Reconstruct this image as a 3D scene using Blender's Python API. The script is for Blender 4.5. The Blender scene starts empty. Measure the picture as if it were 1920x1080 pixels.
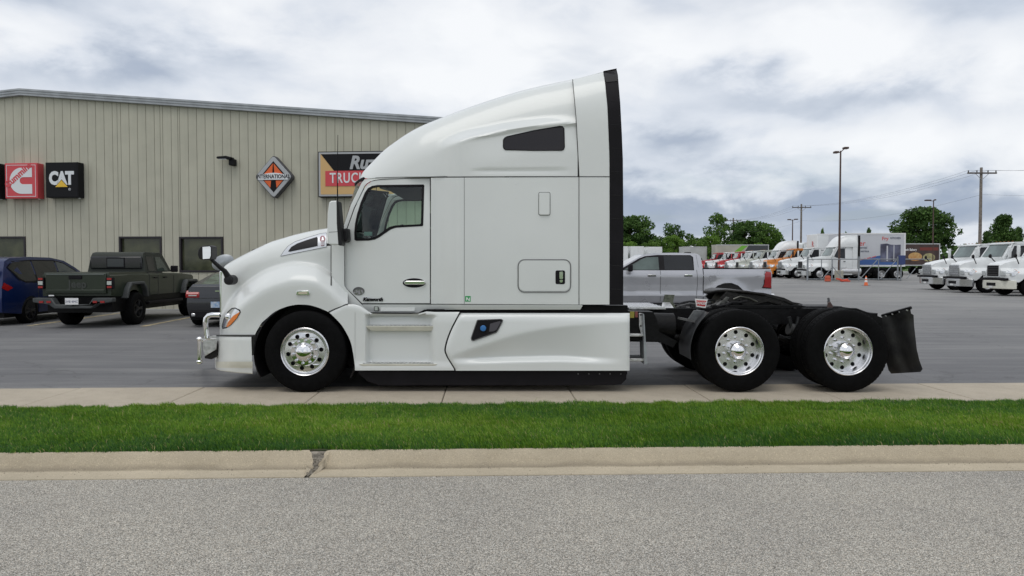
import bpy, bmesh, math, random
import numpy as np
from mathutils import Vector, Matrix
from mathutils.geometry import tessellate_polygon
R = math.radians
random.seed(7); rng = np.random.default_rng(7)
sc = bpy.context.scene
COL = sc.collection

# ------------------------------------------------------------------ camera
EYE, F, PITCH = 1.58, 1400.0, math.atan(44 / 1400.0)
cam_d = bpy.data.cameras.new('camera'); cam = bpy.data.objects.new('camera', cam_d); COL.objects.link(cam)
cam_d.sensor_width = 36; cam_d.lens = F / 1920 * 36; cam_d.clip_start = .05; cam_d.clip_end = 6000
cam.location = (0, 0, EYE); cam.rotation_euler = (math.pi / 2 - PITCH, 0, 0)
sc.camera = cam

# ------------------------------------------------------------------ light
SUN_EL, SUN_AZ = R(66), R(205)       # azimuth clockwise from +Y: behind the camera, a little left
world = bpy.data.worlds.new('World'); sc.world = world; world.use_nodes = True
CLOUDS = [(40, 60, 120, 50, .14), (230, 115, 200, 50, -.075), (490, 110, 130, 45, -.05), (90, 140, 140, 26, -.04), (620, 30, 420, 60, .02), (900, 150, 330, 55, .05),
    (1060, 35, 60, 30, -.03), (1240, 95, 130, 32, .08), (1640, 95, 190, 34, .075), (1850, 85, 120, 30, .04), (1640, 190, 280, 34, -.12), (1400, 165, 120, 36, -.07), (1300, 285, 170, 26, -.07),
    (1560, 270, 170, 26, .035), (1850, 260, 130, 40, .03), (1500, 388, 640, 34, -.25), (1400, 335, 420, 30, -.07), (1230, 380, 140, 34, -.05), (1380, 438, 330, 26, -.20), (1820, 446, 170, 12, .07), (1700, 340, 260, 22, -.04)]
def build_world():
    nt = world.node_tree; nt.nodes.clear(); L = nt.links.new
    def N(t, **k):
        n = nt.nodes.new(t)
        for a, b in k.items(): setattr(n, a, b)
        return n
    def M(op, a, b=None, c=None):
        n = N('ShaderNodeMath', operation=op)
        for i, s in enumerate((a, b, c)):
            if s is None: continue
            if isinstance(s, (int, float)): n.inputs[i].default_value = s
            else: L(s, n.inputs[i])
        return n.outputs[0]
    tc = N('ShaderNodeTexCoord'); sep = N('ShaderNodeSeparateXYZ'); L(tc.outputs['Generated'], sep.inputs[0])
    X, Y, Z = sep.outputs
    zc = M('MAXIMUM', Z, 0.0)
    den = M('ADD', zc, 0.10)
    cx = M('DIVIDE', X, den); cy = M('DIVIDE', Y, den)
    comb = N('ShaderNodeCombineXYZ'); L(cx, comb.inputs[0]); L(cy, comb.inputs[1]); comb.inputs[2].default_value = 4.3
    mp = N('ShaderNodeMapping'); mp.inputs['Location'].default_value = (1.3, 6.15, 0); L(comb.outputs[0], mp.inputs[0])
    def noise(scale, detail, rough, dist=0.0, vec=None):
        n = N('ShaderNodeTexNoise'); n.inputs['Scale'].default_value = scale; n.inputs['Detail'].default_value = detail
        n.inputs['Roughness'].default_value = rough; n.inputs['Distortion'].default_value = dist
        L(vec or mp.outputs[0], n.inputs['Vector']); return n.outputs[0]
    n1 = noise(.55, 9, .52, .35); n2 = noise(1.9, 8, .55, .2)
    # rounder puffs seen from the side
    mp2 = N('ShaderNodeMapping'); mp2.inputs['Scale'].default_value = (1, 1, 2.0); mp2.inputs['Location'].default_value = (2.1, .4, .35); L(tc.outputs['Generated'], mp2.inputs[0])
    n3 = noise(3.0, 7, .49, .35, mp2.outputs[0]); n4 = noise(10, 7, .55, .2, mp2.outputs[0])
    s = M('ADD', M('ADD', M('MULTIPLY', n1, .07), M('MULTIPLY', n2, .02)), M('ADD', M('MULTIPLY', n3, .72), M('MULTIPLY', n4, .19)))
    s = M('ADD', s, .056)
    # broad masses of lighter and heavier cloud in the half of the sky ahead, edges broken up by the noise
    Yp = M('MAXIMUM', Y, .15); fwd = N('ShaderNodeMapRange'); fwd.inputs[1].default_value = .15; fwd.inputs[2].default_value = .45; L(Y, fwd.inputs[0])
    kx = M('DIVIDE', X, Yp); kz = M('DIVIDE', Z, Yp)
    kx = M('ADD', kx, M('MULTIPLY', M('SUBTRACT', n3, .5), .22)); kz = M('ADD', kz, M('MULTIPLY', M('SUBTRACT', n4, .5), .11))
    acc = None
    for bx, by, rx, ry, am in CLOUDS:
        dx = M('DIVIDE', M('SUBTRACT', kx, (bx - 960) / F), rx / F); dz = M('DIVIDE', M('SUBTRACT', kz, (496 - by) / F), ry / F)
        g = M('MULTIPLY', M('EXPONENT', M('MULTIPLY', M('ADD', M('MULTIPLY', dx, dx), M('MULTIPLY', dz, dz)), -1.0)), am)
        acc = g if acc is None else M('ADD', acc, g)
    s = M('ADD', s, M('MULTIPLY', acc, fwd.outputs[0]))
    ramp = N('ShaderNodeValToRGB'); L(s, ramp.inputs[0])
    el = ramp.color_ramp.elements; el[0].position = .36; el[0].color = (.33, .39, .50, 1); el[1].position = .66; el[1].color = (.865, .88, .90, 1)
    for p_, c_ in ((.42, (.40, .455, .55)), (.47, (.53, .58, .66)), (.52, (.66, .70, .765)), (.575, (.765, .79, .83))): e = el.new(p_); e.color = (*c_, 1)
    mixl = ramp
    sky = N('ShaderNodeTexSky', sky_type='NISHITA', sun_disc=False, sun_elevation=SUN_EL, sun_rotation=SUN_AZ)
    sky.dust_density = 2.0
    sk = N('ShaderNodeVectorMath', operation='SCALE'); L(sky.outputs[0], sk.inputs[0]); sk.inputs['Scale'].default_value = .10
    gap = N('ShaderNodeMapRange'); gap.interpolation_type = 'SMOOTHSTEP'; gap.inputs[1].default_value = .56; gap.inputs[2].default_value = .68
    gap.inputs[3].default_value = .06; gap.inputs[4].default_value = .30
    L(noise(.9, 5, .5, 0), gap.inputs[0])
    fin = N('ShaderNodeMix', data_type='RGBA'); L(gap.outputs[0], fin.inputs[0]); L(mixl.outputs[0], fin.inputs[6]); L(sk.outputs[0], fin.inputs[7])
    bg = N('ShaderNodeBackground'); L(fin.outputs[2], bg.inputs[0]); bg.inputs[1].default_value = 1.0
    out = N('ShaderNodeOutputWorld'); L(bg.outputs[0], out.inputs[0])
build_world()
sun_d = bpy.data.lights.new('sun', 'SUN'); sun_d.energy = .8; sun_d.angle = R(35); sun_d.color = (1, .96, .9)
sun = bpy.data.objects.new('sun', sun_d); COL.objects.link(sun)
sd = Vector((math.sin(SUN_AZ) * math.cos(SUN_EL), math.cos(SUN_AZ) * math.cos(SUN_EL), math.sin(SUN_EL)))
sun.rotation_euler = sd.to_track_quat('Z', 'Y').to_euler(); sun.location = (0, -10, 30)
sc.view_settings.view_transform = 'Standard'; sc.view_settings.look = 'None'; sc.view_settings.gamma = 1
sc.view_settings.use_curve_mapping = False; sc.view_settings.exposure = 0.17
sc.cycles.max_bounces = 8; sc.cycles.transparent_max_bounces = 16; sc.cycles.use_denoising = True

# ------------------------------------------------------------------ geometry helpers
def W(px, py, Y):
    """point of the place at depth Y that the photograph shows at (px, py)"""
    dx, dy = px - 960, py - 540
    d = Vector((dx, F * math.cos(PITCH) - dy * math.sin(PITCH), -F * math.sin(PITCH) - dy * math.cos(PITCH)))
    p = d * (Y / d.y); return Vector((p.x, Y, p.z + EYE))
def ip(pts):
    """smooth monotone curve through the points"""
    a = np.array(pts, float); X, Y_ = a[:, 0], a[:, 1]; h = np.diff(X); d = np.diff(Y_) / h; m = np.zeros(len(X)); m[0], m[-1] = d[0], d[-1]
    for i in range(1, len(X) - 1):
        if d[i - 1] * d[i] > 0: w1, w2 = 2 * h[i] + h[i - 1], h[i] + 2 * h[i - 1]; m[i] = (w1 + w2) / (w1 / d[i - 1] + w2 / d[i])
    def f(x):
        if x <= X[0]: return float(Y_[0])
        if x >= X[-1]: return float(Y_[-1])
        i = int(np.searchsorted(X, x, 'right')) - 1; t = (x - X[i]) / h[i]
        return float((2 * t ** 3 - 3 * t ** 2 + 1) * Y_[i] + (t ** 3 - 2 * t ** 2 + t) * h[i] * m[i] + (3 * t ** 2 - 2 * t ** 3) * Y_[i + 1] + (t ** 3 - t ** 2) * h[i] * m[i + 1])
    return f
def sst(a, b, x):
    t = min(1, max(0, (x - a) / (b - a))); return t * t * (3 - 2 * t)
def qc(t):
    t = min(1, max(0, t)); return math.sqrt(max(0, 1 - (1 - t) ** 2))
class MB:
    def __init__(s): s.v = []; s.f = []; s.m = []
    def add(s, v, f, m=0):
        o = len(s.v); s.v += [tuple(p) for p in v]; s.f += [tuple(i + o for i in q) for q in f]; s.m += [m] * len(f); return s
    def box(s, x0, x1, y0, y1, z0, z1, m=0):
        return s.add([(x, y, z) for x in (x0, x1) for y in (y0, y1) for z in (z0, z1)],
              [(0, 1, 3, 2), (4, 6, 7, 5), (0, 4, 5, 1), (2, 3, 7, 6), (0, 2, 6, 4), (1, 5, 7, 3)], m)
    def cyl(s, p0, p1, r, n=12, r2=None, m=0, cap=True):
        p0, p1 = Vector(p0), Vector(p1); r2 = r if r2 is None else r2
        q = (p1 - p0).to_track_quat('Z', 'Y'); v = []
        for p, rr in ((p0, r), (p1, r2)):
            for i in range(n):
                a = 2 * math.pi * i / n; v.append(p + q @ Vector((rr * math.cos(a), rr * math.sin(a), 0)))
        f = [(i, (i + 1) % n, n + (i + 1) % n, n + i) for i in range(n)]
        if cap: f += [tuple(range(n))[::-1], tuple(range(n, 2 * n))]
        return s.add(v, f, m)
    def tube(s, pts, r, n=8, m=0):
        pts = [Vector(p) for p in pts]; v = []; up = None
        for i, p in enumerate(pts):
            t = (pts[min(i + 1, len(pts) - 1)] - pts[max(i - 1, 0)]).normalized()
            if up is None: up = t.orthogonal().normalized()
            up = (up - t * up.dot(t)).normalized(); b = t.cross(up)
            rr = r[i] if isinstance(r, (list, tuple)) else r
            v += [p + (up * math.cos(2 * math.pi * k / n) + b * math.sin(2 * math.pi * k / n)) * rr for k in range(n)]
        f = [(i * n + k, i * n + (k + 1) % n, (i + 1) * n + (k + 1) % n, (i + 1) * n + k) for i in range(len(pts) - 1) for k in range(n)]
        f += [tuple(range(n))[::-1], tuple(range((len(pts) - 1) * n, len(pts) * n))]
        return s.add(v, f, m)
    def lathe(s, prof, c=(0, 0, 0), axis='Y', n=32, m=0, a0=0, a1=2 * math.pi):
        c = Vector(c); full = abs(a1 - a0 - 2 * math.pi) < 1e-6; k = n if full else n + 1; v = []
        for r, h in prof:
            for i in range(k):
                a = a0 + (a1 - a0) * i / n; ca, sa = r * math.cos(a), r * math.sin(a)
                v.append(c + (Vector((ca, h, sa)) if axis == 'Y' else Vector((h, ca, sa)) if axis == 'X' else Vector((ca, sa, h))))
        f = []
        for j in range(len(prof) - 1):
            for i in range(n):
                i2 = (i + 1) % k if full else i + 1
                f.append((j * k + i, j * k + i2, (j + 1) * k + i2, (j + 1) * k + i))
        return s.add(v, f, m)
    def xz(s, poly, y0, y1, m=0):
        n = len(poly); v = [(p[0], y0, p[1]) for p in poly] + [(p[0], y1, p[1]) for p in poly]
        t = tessellate_polygon([[Vector((p[0], p[1], 0)) for p in poly]])
        f = [tuple(q) for q in t] + [tuple(i + n for i in q)[::-1] for q in t] + [(i, (i + 1) % n, n + (i + 1) % n, n + i) for i in range(n)]
        return s.add(v, f, m)
    def yz(s, poly, x0, x1, m=0):
        n = len(poly); v = [(x0, p[0], p[1]) for p in poly] + [(x1, p[0], p[1]) for p in poly]
        t = tessellate_polygon([[Vector((p[0], p[1], 0)) for p in poly]])
        f = [tuple(q) for q in t] + [tuple(i + n for i in q)[::-1] for q in t] + [(i, (i + 1) % n, n + (i + 1) % n, n + i) for i in range(n)]
        return s.add(v, f, m)
    def build(s, name, mats, parent=None, ang=35, bevel=0, seg=2, weld=False, loc=None):
        me = bpy.data.meshes.new(name); me.from_pydata(s.v, [], s.f)
        mats = mats if isinstance(mats, (list, tuple)) else [mats]
        for m in mats: me.materials.append(m)
        me.polygons.foreach_set('material_index', s.m)
        bm = bmesh.new(); bm.from_mesh(me)
        if weld: bmesh.ops.remove_doubles(bm, verts=bm.verts, dist=1e-4)
        bmesh.ops.recalc_face_normals(bm, faces=bm.faces); bm.to_mesh(me); bm.free()
        if ang: me.polygons.foreach_set('use_smooth', [True] * len(me.polygons)); me.set_sharp_from_angle(angle=R(ang))
        o = bpy.data.objects.new(name, me); COL.objects.link(o)
        if parent: o.parent = parent
        if loc is not None: o.location = loc
        if bevel:
            b = o.modifiers.new('bevel', 'BEVEL'); b.width = bevel; b.segments = seg; b.limit_method = 'ANGLE'; b.angle_limit = R(40); b.harden_normals = False
        return o
def tag(o, label=None, cat=None, group=None, kind=None):
    if label: o['label'] = label
    if cat: o['category'] = cat
    if group: o['group'] = group
    if kind: o['kind'] = kind
    return o
def empty(name, loc=(0, 0, 0), rz=0, label=None, cat=None, group=None):
    o = bpy.data.objects.new(name, None); COL.objects.link(o); o.location = loc; o.rotation_euler = (0, 0, rz); o.empty_display_size = .3
    return tag(o, label, cat, group)
def kids(o): return [c for c in bpy.data.objects if c.parent == o]
def copy_tree(o, parent=None):
    c = o.copy(); COL.objects.link(c); c.parent = parent
    for ch in kids(o): copy_tree(ch, c)
    return c
def patch(outer, holes, fn, cu=(), cv=()):
    """2-D polygon with holes, cut along u and v lines, every vertex mapped by fn(u, v) -> xyz"""
    loops = [outer] + list(holes); pts = [p for l in loops for p in l]
    t = tessellate_polygon([[Vector((p[0], p[1], 0)) for p in l] for l in loops])
    bm = bmesh.new(); vs = [bm.verts.new((p[0], p[1], 0)) for p in pts]
    for q in t:
        try: bm.faces.new([vs[i] for i in q])
        except ValueError: pass
    for axis, cuts in ((0, cu), (1, cv)):
        for c in cuts:
            co = [0, 0, 0]; no = [0, 0, 0]; co[axis] = c; no[axis] = 1
            bmesh.ops.bisect_plane(bm, geom=bm.verts[:] + bm.edges[:] + bm.faces[:], plane_co=co, plane_no=no, dist=1e-5)
    bm.verts.index_update(); v = [fn(a.co.x, a.co.y) for a in bm.verts]; f = [[a.index for a in q.verts] for q in bm.faces]
    bm.free(); return v, f
def shell(poly, fn, cy=(), cz=(), cx=(-.85, -.4, 0, .4, .85)):
    """closed solid: side profile (y, z) spanning x = -1..1, cut up, mapped by fn(x, y, z)"""
    n = len(poly); t = tessellate_polygon([[Vector((p[0], p[1], 0)) for p in poly]])
    bm = bmesh.new(); a = [bm.verts.new((-1, p[0], p[1])) for p in poly]; b = [bm.verts.new((1, p[0], p[1])) for p in poly]
    for q in t: bm.faces.new([a[i] for i in q]); bm.faces.new([b[i] for i in q][::-1])
    for i in range(n): bm.faces.new([a[i], a[(i + 1) % n], b[(i + 1) % n], b[i]])
    for axis, cuts in ((1, cy), (2, cz), (0, cx)):
        for c in cuts:
            co = [0, 0, 0]; no = [0, 0, 0]; co[axis] = c; no[axis] = 1
            bmesh.ops.bisect_plane(bm, geom=bm.verts[:] + bm.edges[:] + bm.faces[:], plane_co=co, plane_no=no, dist=1e-5)
    bmesh.ops.remove_doubles(bm, verts=bm.verts, dist=.004); bmesh.ops.dissolve_degenerate(bm, edges=bm.edges, dist=.003)
    bm.verts.index_update(); v = [fn(*q.co) for q in bm.verts]; f = [[q.index for q in g.verts] for g in bm.faces]
    bm.free(); return v, f
def arc(cx, cz, r, a0, a1, n):
    return [(cx + r * math.cos(R(a0 + (a1 - a0) * i / n)), cz + r * math.sin(R(a0 + (a1 - a0) * i / n))) for i in range(n + 1)]
def text(name, s, mat, size=1, ext=.002, off=0, shear=0, sx=1, parent=None, loc=(0, 0, 0), rot=(math.pi / 2, 0, 0), spacing=1):
    cu = bpy.data.curves.new(name, 'FONT'); cu.body = s; cu.size = size; cu.extrude = ext; cu.offset = off; cu.shear = shear
    cu.align_x = 'CENTER'; cu.align_y = 'CENTER'; cu.space_character = spacing; cu.resolution_u = 3
    tmp = bpy.data.objects.new('tmp', cu); COL.objects.link(tmp); dg = bpy.context.evaluated_depsgraph_get()
    me = bpy.data.meshes.new_from_object(tmp.evaluated_get(dg)); bpy.data.objects.remove(tmp); bpy.data.curves.remove(cu)
    me.name = name; me.materials.clear(); me.materials.append(mat)
    o = bpy.data.objects.new(name, me); COL.objects.link(o); o.parent = parent; o.location = loc; o.rotation_euler = rot; o.scale = (sx, 1, 1)
    return o

# ------------------------------------------------------------------ materials
def mat(name, c, rough=.5, metal=0, coat=0, spec=.5, noise=None, bump=None, emit=None, trans=0):
    """noise = (scale, amount[, second colour]); bump = (scale, strength)"""
    m = bpy.data.materials.new(name); m.use_nodes = True; nt = m.node_tree; b = nt.nodes['Principled BSDF']; L = nt.links.new
    b.inputs['Base Color'].default_value = (*c, 1); b.inputs['Roughness'].default_value = rough; b.inputs['Metallic'].default_value = metal
    b.inputs['Coat Weight'].default_value = coat; b.inputs['Coat Roughness'].default_value = .08; b.inputs['Specular IOR Level'].default_value = spec
    tc = nt.nodes.new('ShaderNodeTexCoord')
    if noise:
        n = nt.nodes.new('ShaderNodeTexNoise'); n.inputs['Scale'].default_value = noise[0]; n.inputs['Detail'].default_value = 6; L(tc.outputs['Object'], n.inputs['Vector'])
        r = nt.nodes.new('ShaderNodeValToRGB'); L(n.outputs[0], r.inputs[0]); k = noise[1]
        c2 = noise[2] if len(noise) > 2 else tuple(x * (1 - k) for x in c); c1 = c if len(noise) > 2 else tuple(min(1, x * (1 + k * .6)) for x in c)
        r.color_ramp.elements[0].position = .35; r.color_ramp.elements[1].position = .65
        r.color_ramp.elements[0].color = (*c2, 1); r.color_ramp.elements[1].color = (*c1, 1); L(r.outputs[0], b.inputs['Base Color'])
        mr = nt.nodes.new('ShaderNodeMapRange'); mr.inputs[3].default_value = max(0, rough - .06); mr.inputs[4].default_value = min(1, rough + .08); L(n.outputs[0], mr.inputs[0]); L(mr.outputs[0], b.inputs['Roughness'])
    if bump:
        n = nt.nodes.new('ShaderNodeTexNoise'); n.inputs['Scale'].default_value = bump[0]; n.inputs['Detail'].default_value = 4; L(tc.outputs['Object'], n.inputs['Vector'])
        bp = nt.nodes.new('ShaderNodeBump'); bp.inputs['Strength'].default_value = bump[1]; bp.inputs['Distance'].default_value = .01; L(n.outputs[0], bp.inputs['Height']); L(bp.outputs[0], b.inputs['Normal'])
    if emit: b.inputs['Emission Color'].default_value = (*emit[0], 1); b.inputs['Emission Strength'].default_value = emit[1]
    return m
def glass(name, tint, refl=1.0):
    m = bpy.data.materials.new(name); m.use_nodes = True; nt = m.node_tree; nt.nodes.clear(); L = nt.links.new
    t = nt.nodes.new('ShaderNodeBsdfTransparent'); t.inputs[0].default_value = (*tint, 1)
    g = nt.nodes.new('ShaderNodeBsdfGlossy'); g.inputs['Roughness'].default_value = .02; g.inputs['Color'].default_value = (refl, refl, refl, 1)
    fr = nt.nodes.new('ShaderNodeFresnel'); fr.inputs[0].default_value = 1.5
    mx = nt.nodes.new('ShaderNodeMixShader'); L(fr.outputs[0], mx.inputs[0]); L(t.outputs[0], mx.inputs[1]); L(g.outputs[0], mx.inputs[2])
    o = nt.nodes.new('ShaderNodeOutputMaterial'); L(mx.outputs[0], o.inputs[0]); return m
WHITE = mat('white_paint', (.695, .715, .70), .30, 0, .45, noise=(.9, .03))
WHITE2 = mat('fleet_white_paint', (.74, .76, .76), .35, 0, .4, noise=(2, .05))
CREAM = mat('road_dusted_white_paint', (.70, .69, .60), .45, 0, .2, noise=(5, .08))
BLACKP = mat('black_plastic', (.011, .0105, .012), .5, spec=.3, noise=(9, .3))
STRIP = mat('black_rubber_edge', (.008, .007, .009), .6, spec=.18, noise=(4, .3))
RUBBER = mat('tyre_rubber', (.0035, .0035, .0038), .75, spec=.10, noise=(14, .35), bump=(60, .3))
CHASSIS = mat('black_chassis_paint', (.004, .004, .0045), .5, spec=.18, noise=(7, .5), bump=(25, .4))
GREASE = mat('greasy_steel', (.009, .0075, .0065), .45, 0, spec=.35, noise=(18, .6), bump=(30, .6))
CHROME = mat('chrome', (.82, .82, .83), .07, 1)
ALU = mat('polished_aluminium', (.80, .80, .81), .24, 1, noise=(12, .08))
ALUD = mat('dull_aluminium', (.62, .62, .62), .38, 1, noise=(20, .2), bump=(50, .3))
STEEL = mat('galvanised_steel', (.36, .38, .40), .45, .7, noise=(6, .2))
GREYP = mat('grey_plastic', (.10, .10, .10), .6, noise=(10, .3))
SEAL = mat('dark_seal', (.03, .03, .032), .7)
GAP = mat('panel_gap', (.05, .05, .05), .8)
CABGLASS = glass('tinted_cab_glass', (.72, .86, .79))
WSGLASS = glass('windshield_glass', (.55, .70, .64))
DARKGLASS = mat('dark_glass', (.010, .011, .013), .06, spec=.5, noise=(1.5, .3))
GREENGLASS = mat('painted_green_light_glass', (.09, .12, .11), .06, spec=.6, noise=(2, .3))  # greenish light seen through the cab is put into this glass colour
SLEEPGLASS = mat('sleeper_tinted_glass', (.014, .012, .015), .22, spec=.35)
AMBER = mat('amber_lens', (.75, .20, .02), .2, coat=.6)
REDL = mat('red_lens', (.30, .008, .010), .2, coat=.5)
LENS = mat('clear_lamp_lens', (.62, .64, .66), .12, .5, coat=1)
MIRROR = mat('mirror_glass', (.75, .78, .8), .03, 1)
INTER = mat('cab_interior', (.05, .053, .056), .8, noise=(6, .3))
INTERL = mat('cab_headliner', (.16, .17, .18), .9)
BLUEC = mat('blue_cap', (.03, .16, .42), .4)
GREENS = mat('green_sticker', (.03, .33, .10), .5)
STICKW = mat('white_print', (.75, .75, .75), .5)
REDP = mat('red_print', (.50, .03, .03), .5)
MAROON = mat('maroon_badge', (.22, .02, .05), .3, coat=.5)
STEPM = mat('grey_step_tread', (.42, .43, .42), .5, .4, noise=(30, .3), bump=(80, .5))
# ------------------------------------------------------------------ ground materials
M0 = .034; ANG = math.atan(M0); CA, SA = math.cos(ANG), math.sin(ANG)
def nodes_mat(name):
    m = bpy.data.materials.new(name); m.use_nodes = True; return m, m.node_tree, m.node_tree.nodes['Principled BSDF'], m.node_tree.links.new
def nz(nt, vec, scale, detail=4, rough=.5, t='ShaderNodeTexNoise'):
    n = nt.nodes.new(t); n.inputs['Scale'].default_value = scale
    if t == 'ShaderNodeTexNoise': n.inputs['Detail'].default_value = detail; n.inputs['Roughness'].default_value = rough
    nt.links.new(vec, n.inputs['Vector']); return n
def cramp(nt, fac, stops):
    r = nt.nodes.new('ShaderNodeValToRGB'); nt.links.new(fac, r.inputs[0]); e = r.color_ramp.elements
    e[0].position, e[0].color = stops[0][0], (*stops[0][1], 1); e[1].position, e[1].color = stops[-1][0], (*stops[-1][1], 1)
    for p, c in stops[1:-1]: q = e.new(p); q.color = (*c, 1)
    return r.outputs[0]
def mixc(nt, f, a, b, mode='MIX'):
    m = nt.nodes.new('ShaderNodeMix'); m.data_type = 'RGBA'; m.blend_type = mode
    for i, s in ((0, f), (6, a), (7, b)):
        if isinstance(s, (int, float)): m.inputs[i].default_value = s
        elif isinstance(s, tuple): m.inputs[i].default_value = (*s, 1)
        else: nt.links.new(s, m.inputs[i])
    return m.outputs[2]
def mapped(nt, scale=(1, 1, 1), rot=0):
    tc = nt.nodes.new('ShaderNodeTexCoord'); mp = nt.nodes.new('ShaderNodeMapping'); mp.inputs['Scale'].default_value = scale
    mp.inputs['Rotation'].default_value = (0, 0, rot); nt.links.new(tc.outputs['Object'], mp.inputs[0]); return mp.outputs[0]
def bump(nt, b, h, strength, dist=.01):
    bp = nt.nodes.new('ShaderNodeBump'); bp.inputs['Strength'].default_value = strength; bp.inputs['Distance'].default_value = dist
    nt.links.new(h, bp.inputs['Height']); nt.links.new(bp.outputs[0], b.inputs['Normal'])
def road_material():
    m, nt, b, L = nodes_mat('exposed_aggregate_road'); v = mapped(nt)
    st = nz(nt, v, 205, t='ShaderNodeTexVoronoi'); st.inputs['Randomness'].default_value = 1
    sep = nt.nodes.new('ShaderNodeSeparateColor'); L(st.outputs['Color'], sep.inputs[0])
    c1 = cramp(nt, sep.outputs[0], [(0, (.07, .067, .06)), (.22, (.18, .174, .158)), (.52, (.32, .31, .285)), (.82, (.48, .465, .43)), (1, (.72, .70, .65))])
    tint = cramp(nt, sep.outputs[1], [(0, (1.12, 1.0, .86)), (.5, (1.05, 1.02, .97)), (1, (.98, 1.0, .98))])
    c2 = mixc(nt, .8, c1, tint, 'MULTIPLY')
    fine = cramp(nt, nz(nt, v, 150, 3).outputs[0], [(.3, (.55, .55, .55)), (.62, (1.16, 1.16, 1.16))]); c3 = mixc(nt, .55, c2, fine, 'MULTIPLY')
    big = cramp(nt, nz(nt, v, .55, 5, .6).outputs[0], [(.3, (.86, .86, .87)), (.7, (1.06, 1.05, 1.03))]); c4 = mixc(nt, 1, c3, big, 'MULTIPLY')
    spot = cramp(nt, nz(nt, mapped(nt, (1, 2.5, 1)), 2.3, 5, .6).outputs[0], [(.62, (1, 1, 1)), (.74, (.84, .84, .84))]); c5 = mixc(nt, 1, c4, spot, 'MULTIPLY')
    L(c5, b.inputs['Base Color']); b.inputs['Roughness'].default_value = .85; bump(nt, b, st.outputs['Distance'], .35, .006); return m
def lot_material():
    m, nt, b, L = nodes_mat('worn_sealcoat_asphalt'); v = mapped(nt); vs = mapped(nt, (.10, 1, 1), R(-3))
    streak = cramp(nt, nz(nt, vs, 2.2, 8, .72).outputs[0], [(.30, (.094, .095, .101)), (.50, (.132, .132, .136)), (.66, (.19, .188, .186)), (.78, (.26, .255, .245))])
    sepy = nt.nodes.new('ShaderNodeSeparateXYZ'); L(v, sepy.inputs[0])
    far = nt.nodes.new('ShaderNodeMapRange'); far.inputs[1].default_value = 12; far.inputs[2].default_value = 34; L(sepy.outputs[1], far.inputs[0])
    worn = cramp(nt, nz(nt, mapped(nt, (.25, 1, 1)), .5, 6, .6).outputs[0], [(.3, (.17, .17, .17)), (.7, (.26, .255, .245))])
    c = mixc(nt, far.outputs[0], streak, worn)
    patchy = cramp(nt, nz(nt, v, .33, 4, .5).outputs[0], [(.36, (.88, .88, .89)), (.60, (1.05, 1.05, 1.04))]); c = mixc(nt, 1, c, patchy, 'MULTIPLY')
    crk = nt.nodes.new('ShaderNodeTexVoronoi'); crk.feature = 'DISTANCE_TO_EDGE'; crk.inputs['Scale'].default_value = .34
    wob = nz(nt, v, 1.6, 4); vm = nt.nodes.new('ShaderNodeVectorMath'); vm.operation = 'SCALE'; vm.inputs['Scale'].default_value = .9; L(wob.outputs['Color'], vm.inputs[0])
    va = nt.nodes.new('ShaderNodeVectorMath'); L(v, va.inputs[0]); L(vm.outputs[0], va.inputs[1]); L(va.outputs[0], crk.inputs['Vector'])
    ck = cramp(nt, crk.outputs[0], [(.0, (.72, .72, .72)), (.009, (1, 1, 1))]); c = mixc(nt, 1, c, ck, 'MULTIPLY')
    gr = cramp(nt, nz(nt, v, 90, 3).outputs[0], [(.3, (.8, .8, .8)), (.7, (1.15, 1.15, 1.15))]); c = mixc(nt, 1, c, gr, 'MULTIPLY')
    L(c, b.inputs['Base Color']); b.inputs['Roughness'].default_value = .72; bump(nt, b, nz(nt, v, 120, 3).outputs[0], .3); return m
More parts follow.
